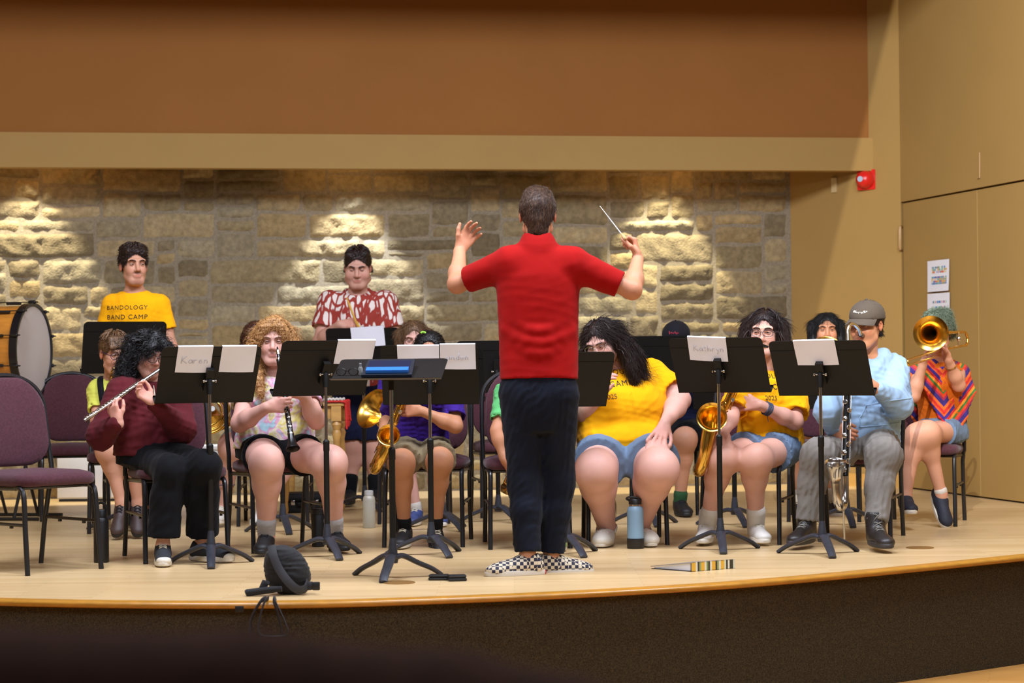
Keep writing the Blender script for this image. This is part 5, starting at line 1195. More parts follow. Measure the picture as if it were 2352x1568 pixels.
# ================================================================ girl with glasses behind purple
P = Person('girl with long light brown hair and glasses half hidden behind the bowed head, blue sneakers', None, S_PALE, .93, .95, seat=True)
s8 = 368
P.solve({'pel': at(950, 1004, s8), 'neck': at(948, 850, s8), 'shL': at(892, 875, s8), 'shR': at(1000, 875, s8), 'elL': ('shL', 876, 945, .25, True), 'elR': ('shR', 1012, 945, .26, True), 'wrL': at(905, 960, s8+7), 'wrR': at(950, 940, s8+7),
  'hipL': at(925, 1010, s8), 'hipR': at(972, 1010, s8), 'kneL': ('hipL', 925, 1028, .41, True), 'kneR': ('hipR', 1000, 1028, .41, True), 'ankL': ('z', 956, 1168, .09), 'ankR': ('z', 1004, 1172, .09)})
P.body(Head(at(951, 783, s8+2), .98, 4, 8), hands={'L': dict(n=(1, 0, 0), th=-1, curl=.6), 'R': dict(n=(-1, 0, 0), th=1, curl=.6)}, eye_open=.35, gaze=(0, -15))
P.hair_long(h_lb, [([(x, .02, .05), (x*1.15, .01, -.05), (x*1.35, .0, -.15), (x*1.45, -.01, -.24)], [.035, .034, .034, .025]) for x in (-.075, .075)], amp=.003, wl=.02, face=(.057, .08, .100), fz=-.012, seed=3)
P.brows(h_lb, .002); P.glasses(m_silver, (.024, .018), .0013)
P.shirt(m_purple, infl=.012, sleeve=.62, sr=(.066, .07)); P.pants(m_jean, 'shorts', .6, k1=.09)
for q in 'LR': P.sock(q, m_sockw, -.04, .03, .042); P.shoe(q, -10 if q == 'L' else 12, m_blueshoe, m_solew, .25, lace=m_lacew)

# ================================================================ purple saxophone boy
P = Person('boy in purple T-shirt and khaki shorts, head bowed behind the stand, playing a saxophone', None, S_DEEP, .93, .95, seat=True)
s9 = 421
P.solve({'pel': at(968, 1022, s9), 'neck': at(976, 866, s9+6), 'shL': at(915, 898, s9+4), 'shR': at(1036, 894, s9+4), 'elL': ('shL', 893, 958, .26, False), 'elR': ('shR', 1046, 978, .26, True), 'wrL': at(876, 1002, s9+9), 'wrR': at(968, 944, s9+11),
  'hipL': at(942, 1030, s9), 'hipR': at(998, 1030, s9), 'kneL': ('hipL', 922, 1062, .37, True), 'kneR': ('hipR', 1010, 1058, .37, True), 'ankL': ('z', 929, 1214, .09), 'ankR': ('z', 1000, 1208, .09)})
P.body(Head(at(986, 813, s9+10), .97, 0, 4), hands={'L': dict(d=(.1, -.3, -.95), n=(.9, .2, 0), th=-1, curl=.6, tcurl=.4), 'R': dict(d=(-.95, -.1, .1), n=(-.1, .9, -.1), th=-1, curl=.6, tcurl=.4)}, eye_open=.2)
P.hair_short(h_black, vol=(.084, .100, .088), amp=.004, wl=.03)
P.brows(h_black)
hb = P.hd; mb = MB(); mb.tube([hb.w(-.03 + .012*math.cos(a), -.045, .118 + .006*math.sin(a)) for a in np.linspace(0, PI, 5)], .006, 8); mb.build('green_hair_clip', mat('neon_green', c(130, 190, 40), .5), P.o)
P.shirt(m_purple, infl=.014, sleeve=.78, sr=(.066, .074), hem=-.04, wr=(.0045, .1)); P.pants(m_khaki, 'cargo_shorts', .90, k0=.105, k1=.108, wr=(.004, .09), top=.06)
for q in 'LR': P.sock(q, m_sockb, -.04, .055, .042); P.shoe(q, -8 if q == 'L' else 14, m_shoeb, m_solew if q == 'L' else m_soleb, .26, lace=m_lacew, pitch=0 if q == 'L' else 16)

# ================================================================ child in green behind the conductor
P = Person('child in a green T-shirt almost fully hidden behind the conductor, left arm showing', None, S_DEEP, .88, .92, seat=True)
s10 = 428
P.solve({'pel': at(1218, 1022, s10), 'neck': at(1225, 872, s10), 'shL': at(1158, 902, s10+4), 'shR': at(1290, 902, s10), 'elL': ('shL', 1142, 990, .25, True), 'elR': ('shR', 1296, 985, .25, True), 'wrL': at(1157, 1052, s10+9), 'wrR': at(1245, 960, s10+9),
  'hipL': at(1196, 1030, s10), 'hipR': at(1245, 1030, s10), 'kneL': ('hipL', 1200, 1066, .37, True), 'kneR': ('hipR', 1278, 1066, .37, True), 'ankL': ('z', 1200, 1220, .09), 'ankR': ('z', 1282, 1222, .09)})
P.body(Head(at(1232, 805, s10), .95, -5, 10), hands={'L': dict(d=(.45, -.15, -.85), n=(.8, .4, .3), th=-1, curl=.4, tcurl=.2), 'R': dict(n=(-1, 0, 0), th=1, curl=.6)})
P.hair_short(h_brown); P.brows(h_brown); P.shirt(m_green, infl=.012, sleeve=.72, sr=(.062, .068)); P.pants(m_navy, 'shorts', .85, k1=.1)
for q in 'LR': P.shoe(q, 0, mat('lime_shoe', c(120, 160, 90), .6), m_solew, .25, lace=m_lacew)
# ================================================================ large person in yellow
P = Person('large person in yellow camp T-shirt and denim shorts, glasses, leaning left, white clogs', None, S_PALE, 1.0, 1.0, arm=1.35, legf=1.62, seat=True)
sG = 423
P.st = [(-.12, .235, .185, .02), (0, .238, .20, .03), (.18, .252, .215, .04), (.34, .238, .185, .03), (.5, .250, .195, .03), (.68, .235, .175, .02), (.84, .19, .135), (.95, .13, .10), (1, .09, .09)]
P.solve({'pel': at(1432, 1030, sG), 'neck': at(1418, 845, sG), 'shL': at(1356, 878, sG), 'shR': at(1494, 862, sG-2), 'elL': at(1346, 945, sG+4), 'elR': at(1562, 918, sG+2), 'wrL': at(1380, 905, sG+10), 'wrR': at(1528, 972, sG+10),
  'hipL': at(1392, 1038, sG), 'hipR': at(1478, 1038, sG), 'kneL': ('hipL', 1368, 1080, .44, True), 'kneR': ('hipR', 1512, 1076, .44, True), 'ankL': ('z', 1394, 1208, .09), 'ankR': ('z', 1470, 1200, .09)})
P.body(Head(at(1383, 791, sG+4), 1.0, -24, 20, -10), hands={'L': dict(d=(.2, -.4, .8), n=(1, 0, 0), th=-1, curl=.5), 'R': dict(d=(-.35, -.55, -.62), n=(-.25, .55, -.8), th=1, curl=.16, spread=.9, tcurl=0, sc=1.05)}, eye_open=.32, gaze=(-5, -30), hfat=1.12)
BIG = P
P.hair_long(h_dk, [([(-.055, .02, .05), (-.075, .03, -.03), (-.078, .02, -.09)], [.045, .04, .03]), ([(.06, .02, .06), (.10, .02, -.02), (.125, .0, -.09), (.14, -.03, -.16), (.13, -.05, -.23)], [.050, .040, .034, .026, .008]), ([(.11, .03, -.02), (.15, .04, -.1), (.17, .02, -.17)], [.034, .028, .016])], amp=.004, wl=.02, face=(.058, .08, .100), fz=-.012, seed=14, st=dict(n=6500, L=.13, flow='down', curl=.004, freq=60, lift=.002, R=.5, jit=.14))
P.locks(h_dk, 90, (.06, .24), r=.0055, amp=.006, pitch=.09, seed=23, face=55, spread=1.3, name='wavy_locks')
P.brows(h_dk, .0024); P.glasses(m_silver, (.026, .019), .0014)
def rolls(S):
    J = BIG.J; c0 = J['pel']*.52 + J['neck']*.48
    S.ell(J['pel'] + BIG.fwd*.07 + Zu*.05, (.235, .19, .10), k=.05)
    for q in (-1, 1): S.ell(J['pel']*.42 + J['neck']*.58 + BIG.fwd*.10 + BIG.lat*.085*q, (.11, .12, .10), k=.06)
o = P.shirt(m_yellow, infl=.008, hem=-.08, sleeve=.72, sr=(.066, .074), wr=(.003, .15), extra=rolls, neckr=.06)
camp_print(P, o, at(1394, 884, sG+6), P.lat, P.up, .046)
P.pants(m_jean, 'denim_shorts', .70, k0=.096, k1=.090, wr=(.002, .12), top=.08)
m_clog = mat('white_foam', c(220, 214, 200), .5)
def holes(S, T, k):
    for i, (x, y) in enumerate([(x_, y_) for y_ in (-.07, -.105, -.14) for x_ in (-.026, 0, .026)]): S.cap(T(x, y, .045), T(x*1.3, y, .13), .0055, k=.002, mode='s')
    S.cap(T(-.05, .04, .06), T(.05, .04, .06), .0001, k=.001) if False else None
for q in 'LR':
    u_ = P.shoe(q, -14 if q == 'L' else 16, m_clog, m_clog, .275, kind='clog', ex=holes)
    an = P.J['ank'+q]; R_ = Matrix.Rotation(math.radians(-14 if q == 'L' else 16), 3, 'Z'); mb = MB()
    mb.tube(catmull([an + R_ @ Vector(v) for v in ((-.052, -.04, -.015), (-.05, .02, .012), (0, .055, .018), (.05, .02, .012), (.052, -.04, -.015))], 5), .009, 8, flat=(1, .35), up=(0, 0, 1)); mb.build('heel_strap', m_clog, u_)

# ================================================================ player with black cap
P = Person('person in navy with a black cap, half hidden between the two yellow shirts', None, S_MID, .98, 1.0, seat=True)
sK = 354
P.solve({'pel': at(1590, 985, sK), 'neck': at(1568, 832, sK), 'shL': at(1520, 862, sK), 'shR': at(1622, 866, sK), 'elL': ('shL', 1512, 930, .27, True), 'elR': ('shR', 1650, 910, .27, True), 'wrL': at(1545, 872, sK+7), 'wrR': at(1560, 862, sK+8),
  'hipL': at(1565, 992, sK), 'hipR': at(1610, 992, sK), 'kneL': ('hipL', 1490, 1010, .42, True), 'kneR': ('hipR', 1573, 1008, .42, True), 'ankL': ('z', 1471, 1146, .09), 'ankR': ('z', 1562, 1150, .09)})
P.body(Head(at(1553, 785, sK+2), 1.0, -14, 14), hands={'L': dict(d=(.3, -.5, .8), n=(1, .3, 0), th=-1, curl=.7), 'R': dict(d=(-.5, -.5, .6), n=(-.6, .5, 0), th=1, curl=.7)}, eye_open=.3)
P.hair_short(h_brown); P.brows(h_brown)
def ball_cap(P, m, mbrim, sk=1.0, twist=0):
    hd = P.hd; S = SDF(); k = hd.s; S.ell(hd.w(0, .015, .050), np.array([.091, .107, .085])*k, hd.Rn(), k=.01); S.cutplane(hd.w(0, 0, .036), hd.d(0, -.10, -1), .004)
    o = P.cloth('cap', S, m, .0042); mb = MB(); V = []
    nA, nB = 12, 5
    for i in range(nA+1):
        a = math.radians(-62 + 124*i/nA)
        for j in range(nB+1):
            r = j/nB; ex = .082*math.cos(a*1.05)**.6*r; x = math.sin(a)*(.088+.004*r); y = -math.cos(a)*(.092) - ex; z = .046 - .018*r - .022*(math.sin(a)**2)*(.4+.6*r)
            V.append(hd.w(x, y+.008, z)); 
    nv = len(V); V += [v + hd.d(0, 0, 1)*.004 for v in V]; kB = nB+1; Fc = []
    for i in range(nA):
        for j in range(nB): Fc += [(i*kB+j, (i+1)*kB+j, (i+1)*kB+j+1, i*kB+j+1), (nv+i*kB+j, nv+i*kB+j+1, nv+(i+1)*kB+j+1, nv+(i+1)*kB+j)]
        Fc.append((i*kB+nB, (i+1)*kB+nB, nv+(i+1)*kB+nB, nv+i*kB+nB))
    mb.add(V, Fc).build('brim', mbrim, o); MB().sphere(hd.w(0, .015, .136), .007*k).build('button', m, o); return o
def cap_mark(P, o, m, pts_seed, w, z0, th=.0022, x0=-.03, x1=.03, hz=.012):
    hd = P.hd; bv = BVHTree.FromPolygons([v.co + Vector(o['_o']) for v in o.data.vertices], [tuple(p.vertices) for p in o.data.polygons]); r = random.Random(pts_seed); mb = MB(); x = x0
    while x < x1:
        P2 = []
        for t in range(5):
            xx = x + w*t/4; zz = z0 + hz*(r.random()-.5) + (hz*.7 if t % 2 else -hz*.7)*.5; q = hd.w(xx, -.3, zz); h_ = bv.ray_cast(q, hd.d(0, 1, 0))
            if h_[0]: P2.append(h_[0] - hd.d(0, 1, 0)*.0015)
        if len(P2) > 1: mb.tube(P2, th, 5)
        x += w*1.15
    mb.build('cap_lettering', m, o)
m_capb = cloth('black_cap_cloth', c(30, 28, 34), .15); m_capg = cloth('olive_brown_cap_cloth', c(82, 72, 62), .12)
kc = ball_cap(P, m_capb, m_capb); cap_mark(P, kc, mat('red_thread', c(150, 30, 50), .7), 2, .011, .080, .0028)
P.shirt(m_navy, infl=.014, sleeve=.6); P.pants(m_blackc, 'shorts', .85, k1=.108)
for q in 'LR': P.sock(q, m_sockgr, -.02, .05, .044); P.shoe(q, 0 if q == 'L' else 10, m_shoeb, m_soleb, .27, lace=m_laceb)

# ================================================================ yellow shirted saxophone player
P = Person('person in yellow camp T-shirt, cutoff shorts and glasses, playing a large saxophone', None, S_FAIR, 1.0, 1.0, legf=1.08, seat=True)
sX = 423
P.st = [(-.1, .19, .13), (0, .185, .13), (.3, .168, .12), (.6, .17, .13), (.85, .16, .11), (1, .07, .07)]
P.solve({'pel': at(1768, 1022, sX), 'neck': at(1768, 850, sX), 'shL': at(1706, 878, sX+3), 'shR': at(1826, 882, sX-2), 'elL': ('shL', 1678, 955, .26, True), 'elR': ('shR', 1826, 968, .26, True), 'wrL': at(1668, 985, sX+12), 'wrR': ('elR', 1744, 930, .25, True),
  'hipL': at(1738, 1030, sX), 'hipR': at(1800, 1030, sX), 'kneL': ('hipL', 1662, 1052, .43, True), 'kneR': ('hipR', 1738, 1054, .43, True), 'ankL': ('z', 1624, 1192, .10), 'ankR': ('z', 1736, 1200, .10)})
P.body(Head(at(1755, 768, sX+3), 1.03, -13, 2, 3), hands={'L': dict(d=(-.5, -.4, -.5), n=(.5, .2, -.5), th=1, curl=.6), 'R': dict(d=(-.96, -.2, .12), n=(-.1, .95, -.2), th=-1, curl=.5, tcurl=.4, spread=.2)}, eye_open=.42, gaze=(-18, -2), hfat=.96)
SAXP = P
P.hair_long(h_dk, [([(x, .02, .05), (x*1.25, .02, -.04), (x*1.5, .015, -.12), (x*1.35, .0, -.19)], [.042, .042, .04, .025]) for x in (-.072, .072)] + [([(0, .07, 0), (0, .09, -.14)], [.075, .06])], amp=.003, wl=.02, face=(.059, .08, .102), fz=-.010, seed=21, st=dict(n=5200, L=.09, flow='down', lift=.002, R=.5, jit=.12))
P.locks(h_dk, 60, (.05, .17), r=.005, amp=.003, pitch=.1, seed=33, face=52, spread=.6, name='long_locks')
P.brows(h_dk, .003, -.05); P.glasses(mat('bronze_frame', c(60, 50, 56), .3), (.026, .016), .0018)
o = P.shirt(m_yellow, infl=.012, hem=-.04, sleeve=.82, sr=(.066, .080), wr=(.0045, .13), neckr=.06)
camp_print(P, o, at(1762, 888, sX+4), P.lat, P.up, .043)
P.pants(m_jean, 'cutoff_shorts', .42, k0=.096, k1=.104, wr=(.004, .05), top=.06)
for i in range(1):
    w0 = P.J['elR']*.22 + P.J['wrR']*.78; ax = (P.J['wrR']-P.J['elR']).normalized(); u1 = ax.orthogonal().normalized(); u2 = ax.cross(u1); mb = MB()
    for kk, off in enumerate((-.012, 0, .012)): mb.tube([w0 + ax*off + (u1*math.cos(a) + u2*math.sin(a))*.034 for a in np.linspace(0, 2*PI, 17)[:-1]], .0045, 6, closed=True)
    mb.tube([w0 - Zu*.034, w0 - Zu*.07 + Vector((.004, -.005, 0))], .002, 5); mb.build('woven_bracelet', mat('bracelet', c(62, 78, 104), .7, nz=(120, .6)), P.o)
for q in 'LR': P.sock(q, m_sockw, -.03, .09, .048); P.shoe(q, -14 if q == 'L' else 8, m_shoew, m_solew, .27, lace=m_lacew, high=True)

# ================================================================ brass player behind the hoodie
P = Person('person with straight black hair behind the hoodie player, face half covered by a brass bell', None, S_TAN, .92, .92, seat=True)
sA_ = 350
P.solve({'pel': at(1878, 985, sA_), 'neck': at(1890, 812, sA_), 'shL': at(1840, 840, sA_), 'shR': at(1940, 840, sA_), 'elL': ('shL', 1830, 910, .26, True), 'elR': ('shR', 1950, 910, .26, True), 'wrL': at(1868, 880, sA_+6), 'wrR': at(1922, 870, sA_+6),
  'hipL': at(1858, 992, sA_), 'hipR': at(1900, 992, sA_), 'kneL': ('hipL', 1838, 1008, .41, True), 'kneR': ('hipR', 1905, 1008, .41, True), 'ankL': ('z', 1832, 1155, .10), 'ankR': ('z', 1906, 1152, .10)})
P.body(Head(at(1898, 762, sA_+2), .98, -4, 0), hands={'L': dict(n=(1, 0, 0), th=-1, curl=.7), 'R': dict(n=(-1, 0, 0), th=1, curl=.7)}, eye_open=.42, nose=.96)
P.hair_long(h_black, [([(x, .02, .05), (x*1.12, .02, -.04), (x*1.15, .01, -.13), (x*1.1, 0, -.2)], [.036, .034, .032, .02]) for x in (-.075, .078)], amp=.001, wl=.03, face=(.060, .08, .100), fz=-.010, seed=31)
P.brows(h_black, .002); P.shirt(m_red2, infl=.014, sleeve=.6, hem=-.02); P.pants(m_blackc, 'shorts', .85, k1=.105)
for q in 'LR': P.sock(q, m_sockw, -.04, .06, .042); P.shoe(q, -18 if q == 'L' else 8, m_shoen, m_solew, .26, lace=m_lacew)

# ================================================================ hoodie player
P = Person('person in a light blue hoodie, grey sweatpants and olive cap, playing a bass clarinet', None, S_TAN, 1.02, 1.0, seat=True)
sH = 424
P.st = [(-.1, .185, .135), (0, .18, .135), (.3, .185, .14), (.6, .18, .135), (.85, .155, .11), (1, .075, .075)]
P.solve({'pel': at(1988, 1012, sH), 'neck': at(1990, 822, sH), 'shL': at(1926, 862, sH+4), 'shR': at(2052, 850, sH-2), 'elL': ('shL', 1902, 945, .28, True), 'elR': ('shR', 2064, 930, .29, True), 'wrL': at(1912, 985, sH+10), 'wrR': at(2016, 893, sH+12),
  'hipL': at(1955, 1022, sH), 'hipR': at(2018, 1022, sH), 'kneL': ('hipL', 1880, 1048, .45, True), 'kneR': ('hipR', 2030, 1046, .45, True), 'ankL': ('z', 1852, 1208, .11), 'ankR': ('z', 2012, 1214, .11)})
P.body(Head(at(1990, 748, sH+3), 1.03, -34, 8, 2), hands={'L': dict(d=(.8, -.3, -.3), n=(.25, .9, -.1), th=1, curl=.55, tcurl=.4), 'R': dict(d=(-.7, -.5, .1), n=(-.3, .9, 0), th=-1, curl=.7)}, eye_open=.2, nose=1.05)
P.hair_short(h_dk, extra=lambda S, hd: S.cap(hd.w(0, .06, -.02), hd.w(.02, .085, -.085), .058, .04, k=.03)); P.brows(h_dk)
kc = ball_cap(P, m_capg, m_capg); cap_mark(P, kc, mat('white_thread', c(210, 205, 195), .7), 5, .0085, .082, .0018, -.036, .036, .010)
def hood(S):
    nk = P.J['neck']
    for q in (-1, 1): S.cap(nk + Vector((q*.02, .07, .0)), nk + Vector((q*.095, .01, .015)), .038, .034, k=.03); S.cap(nk + Vector((q*.095, .01, .015)), nk + Vector((q*.045, -.085, -.05)), .032, .026, k=.03)
    S.ell(nk + Vector((0, .09, -.06)), (.09, .05, .09), k=.05)
o = P.shirt(m_blue, 'hoodie', infl=.014, hem=-.05, sleeve=1.94, sr=(.082, .074), wr=(.0045, .15), extra=hood, neckr=.05)
def pocket():
    bv = BVHTree.FromPolygons([v.co + Vector(o['_o']) for v in o.data.vertices], [tuple(p.vertices) for p in o.data.polygons]); b0 = P.J['pel'] + P.up*.09; mb = MB()
    lat = P.lat; pl = [(-.13, 0), (-.13, .05), (-.085, .14), (.085, .14), (.13, .05), (.13, 0)]; pts = []
    for i in range(len(pl)):
        for t in np.linspace(0, 1, 8):
            a_ = pl[i]; b_ = pl[(i+1) % len(pl)]; p = b0 + lat*(a_[0]*(1-t)+b_[0]*t) + P.up*(a_[1]*(1-t)+b_[1]*t); h_ = bv.ray_cast(p + P.fwd*.5, -P.fwd)
            if h_[0]: pts.append(h_[0] + P.fwd*.001)
    mb.tube(pts, .0035, 6, closed=True); mb.build('pocket_seam', m_blue, o, sharp=0)
pocket()
P.pants(m_grey, 'sweatpants', 1.92, k0=.105, k1=.088, low=.060, wr=(.005, .10), top=.10)
for q in 'LR': P.shoe(q, -28 if q == 'L' else 6, m_boot, mat('boot_sole', c(52, 48, 46), .6), .30, lace=mat('grey_lace', c(120, 116, 106), .8), high=True)

# ================================================================ trombone player
P = Person('person in rainbow striped poncho and denim shorts, legs crossed, playing a trombone', None, S_MID, .95, .92, seat=True)
sT = 386
P.st = [(-.05, .16, .12), (0, .155, .115), (.25, .14, .11), (.6, .15, .115), (.85, .15, .10), (1, .065, .065)]
P.solve({'pel': at(2165, 986, sT), 'neck': at(2155, 832, sT), 'shL': at(2112, 856, sT+3), 'shR': at(2200, 858, sT-2), 'elL': ('shL', 2098, 908, .25, True), 'elR': ('shR', 2202, 884, .26, True), 'wrL': at(2120, 836, sT+10), 'wrR': at(2176, 822, sT+9),
  'hipL': at(2142, 992, sT), 'hipR': at(2190, 992, sT), 'kneL': ('hipL', 2106, 1000, .40, True), 'kneR': ('hipR', 2132, 995, .42, True), 'ankL': at(2080, 1142, 397), 'ankR': ('kneR', 2162, 1134, .40, False)})
P.body(Head(at(2152, 764, sT+3), .98, -6, -2), hands={'L': dict(d=(.25, -.1, .9), n=(.9, -.2, 0), th=-1, curl=.75, tcurl=.6), 'R': dict(d=(-.35, -.1, .9), n=(-.8, -.3, 0), th=1, curl=.6, tcurl=.4)}, eye_open=.3)
P.hair_short(h_grn, vol=(.092, .106, .094), amp=.008, wl=.035, extra=lambda S, hd: [S.cap(hd.w(-.03, -.05, .095), hd.w(.05, .0, .112), .03, k=.02), S.cap(hd.w(.05, 0, .09), hd.w(.075, .03, .0), .032, k=.02)], st=dict(n=4200, L=.045, flow=(.6, .1, -.4), curl=.003, lift=.010, R=.1, jit=.5))
P.locks(h_grn, 60, (0, 0), r=.006, amp=.007, pitch=.05, seed=43, face=0, back=False, tau=(6, 60), vol=(.09, .104, .096), name='hair_waves')
P.brows(h_dk)
m_orange = cloth('orange_knit', c(196, 96, 20), .15)
P.shirt(m_orange, 'knit_top', infl=.006, hem=.14, sleeve=0, neckr=.06)
m_poncho = mat('rainbow_knit', c(200, 60, 30), .9); N, L, b = nodes(m_poncho); tc = N.new('ShaderNodeTexCoord'); sx = N.new('ShaderNodeSeparateXYZ'); L.new(tc.outputs['Object'], sx.inputs[0])
off = N.new('ShaderNodeMath'); off.operation = 'ADD'; off.inputs[1].default_value = .02; L.new(sx.outputs[0], off.inputs[0]); ab = N.new('ShaderNodeMath'); ab.operation = 'ABSOLUTE'; L.new(off.outputs[0], ab.inputs[0])
m1 = N.new('ShaderNodeMath'); m1.operation = 'MULTIPLY'; m1.inputs[1].default_value = 1.05; L.new(ab.outputs[0], m1.inputs[0]); sb = N.new('ShaderNodeMath'); sb.operation = 'SUBTRACT'; L.new(sx.outputs[2], sb.inputs[0]); L.new(m1.outputs[0], sb.inputs[1])
sc_ = N.new('ShaderNodeMath'); sc_.operation = 'MULTIPLY'; sc_.inputs[1].default_value = 4.6; L.new(sb.outputs[0], sc_.inputs[0]); fr = N.new('ShaderNodeMath'); fr.operation = 'FRACT'; L.new(sc_.outputs[0], fr.inputs[0])
rp = N.new('ShaderNodeValToRGB'); rp.color_ramp.interpolation = 'CONSTANT'; E = rp.color_ramp.elements; cols_ = [(0, c(196, 40, 30)), (.1, c(226, 100, 30)), (.2, c(52, 34, 110)), (.36, c(150, 34, 70)), (.44, c(206, 60, 26)), (.54, c(60, 110, 44)), (.63, c(230, 130, 30)), (.72, c(190, 36, 36)), (.82, c(56, 36, 120)), (.93, c(216, 84, 30))]
E[0].position = 0; E[0].color = cols_[0][1]; E[1].position = .1; E[1].color = cols_[1][1]
for p_, q_ in cols_[2:]: e_ = E.new(p_); e_.color = q_
L.new(fr.outputs[0], rp.inputs[0]); L.new(rp.outputs[0], b.inputs['Base Color']); wv = N.new('ShaderNodeTexNoise'); wv.inputs['Scale'].default_value = 160; L.new(tc.outputs['Object'], wv.inputs['Vector']); bp = N.new('ShaderNodeBump'); bp.inputs['Strength'].default_value = .6; bp.inputs['Distance'].default_value = .003; L.new(wv.outputs[0], bp.inputs['Height']); L.new(bp.outputs[0], b.inputs['Normal'])
# draped triangular cloth: front and back panels over the shoulders
J = P.J; S = SDF(); nk = J['neck']
def panel(sgn):
    pts = []
    for i in range(9):
        t = -1 + 2*i/8; top = nk + P.lat*(t*.20) - Zu*(.035 + .075*abs(t)**1.5) + P.fwd*sgn*(.095 - .03*abs(t)); drop = .46*(1-abs(t)*.86); bot = top - Zu*drop + P.fwd*sgn*(.035 + .01*math.cos(i*2.2)); pts.append((top, bot))
    for i in range(8):
        for u_ in np.linspace(0, 1, 4):
            a = pts[i][0]*(1-u_) + pts[i+1][0]*u_; b2 = pts[i][1]*(1-u_) + pts[i+1][1]*u_; S.cap(a, b2, .010, .009, k=.02)
panel(1); panel(-1)
for q in 'LR': S.cap(nk*.7 + J['sh'+q]*.3, J['sh'+q] + P.lat*(.02 if q == 'R' else -.02), .055, .062, k=.03)
S.cap(J['shR'] + P.lat*.03, J['shR'] + P.lat*.055 - Zu*.36, .03, .012, k=.03); S.cap(J['shL'] - P.lat*.025, J['shL'] - P.lat*.03 - Zu*.10, .03, .015, k=.03)
S.cap(nk + Zu*.02, nk + Zu*.2, .06, .07, k=.01, mode='s'); S.noise(.002, .08, 4)
P.cloth('poncho', S, m_poncho, .0055)
P.pants(m_jean, 'denim_shorts', .42, k0=.092, k1=.094, top=.16, wr=(.003, .06))
mb = MB(); w0 = J['wrR']*.72 + J['elR']*.28; ax = (J['wrR']-J['elR']).normalized(); u1 = ax.orthogonal().normalized(); u2 = ax.cross(u1); mb.tube([w0 + (u1*math.cos(a) + u2*math.sin(a))*.036 for a in np.linspace(0, 2*PI, 17)[:-1]], .003, 6, closed=True); mb.build('bangle', mat('gold_bangle', c(220, 180, 90), .2, 1.0), P.o)
P.sock('R', m_sockw, -.03, .02, .04); P.shoe('R', 12, mat('navy_knit', c(28, 32, 48), .7, nz=(90, .3)), m_solew, .265, pitch=48); P.shoe('L', 0, mat('navy_knit', c(28, 32, 48), .7), m_solew, .265)
# ------------------------------------------------------------------ instruments
m_gold = mat('lacquered_brass', c(232, 184, 84), .2, 1.0, nz=(6, .12)); m_silv = mat('silver_plate', c(206, 202, 196), .18, 1.0)
m_ebony = mat('black_wood', c(20, 18, 18), .28); m_mp = mat('mouthpiece_black', c(14, 14, 15), .2)
def rot_to(n):
    return Vector(n).normalized().to_track_quat('Z', 'Y').to_matrix().to_4x4()
def key(par, p, n, r, m, t=.003, name='key'):
    mb = MB(); n = Vector(n).normalized(); p = Vector(p); mb.tube([p, p+n*t*.3, p+n*t, p+n*(t*1.3)], [r*.5, r, r*.97, r*.8], 14); return mb.build(name, m, par)
def rod(mb, a, b, r=.0018): mb.tube([a, b], r, 6)
def flute():
    t = tag(empty_w('flute', FL2), 'silver flute held sideways by the player in maroon', 'flute'); d = (FL2-FL1).normalized(); up = (Vector((-.2, -.75, .6)) - d*Vector((-.2, -.75, .6)).dot(d)).normalized(); L = (FL2-FL1).length; P_ = lambda x, h=0.0: FL1 + d*(x*L) + up*h
    mb = MB(); mb.tube([P_(0), P_(.005), P_(.33)], [.006, .0098, .0098], 16); mb.build('head_joint', m_silv, t)
    mb = MB(); mb.tube([P_(.33), P_(.335), P_(.365), P_(.37), P_(.86), P_(.865), P_(.88), P_(.885), P_(1)], [.0098, .0112, .0112, .0098, .0098, .0112, .0112, .0098, .0098], 16); mb.build('tube', m_silv, t)
    mb = MB(); mb.rbox((-.013, -.0075, -.001), (.013, .0075, .004), .003, M=Matrix.Translation(P_(.09, .0095)) @ Matrix((d, up.cross(d), up)).transposed().to_4x4()); mb.build('lip_plate', m_silv, t)
    for x in (.40, .44, .50, .535, .57, .605, .66, .70, .735, .77, .80, .83, .90, .935, .965): key(t, P_(x, .0095), up, .0080 if x not in (.44, .83) else .0055, m_silv)
    mb = MB(); s_ = d.cross(up)*.0095; rod(mb, P_(.38, .008)+s_, P_(.86, .008)+s_); mb.build('key_rod', m_silv, t)
    mb = MB(); rod(mb, P_(.88, .008)+s_, P_(.98, .008)+s_); mb.build('key_rod', m_silv, t)
flute()
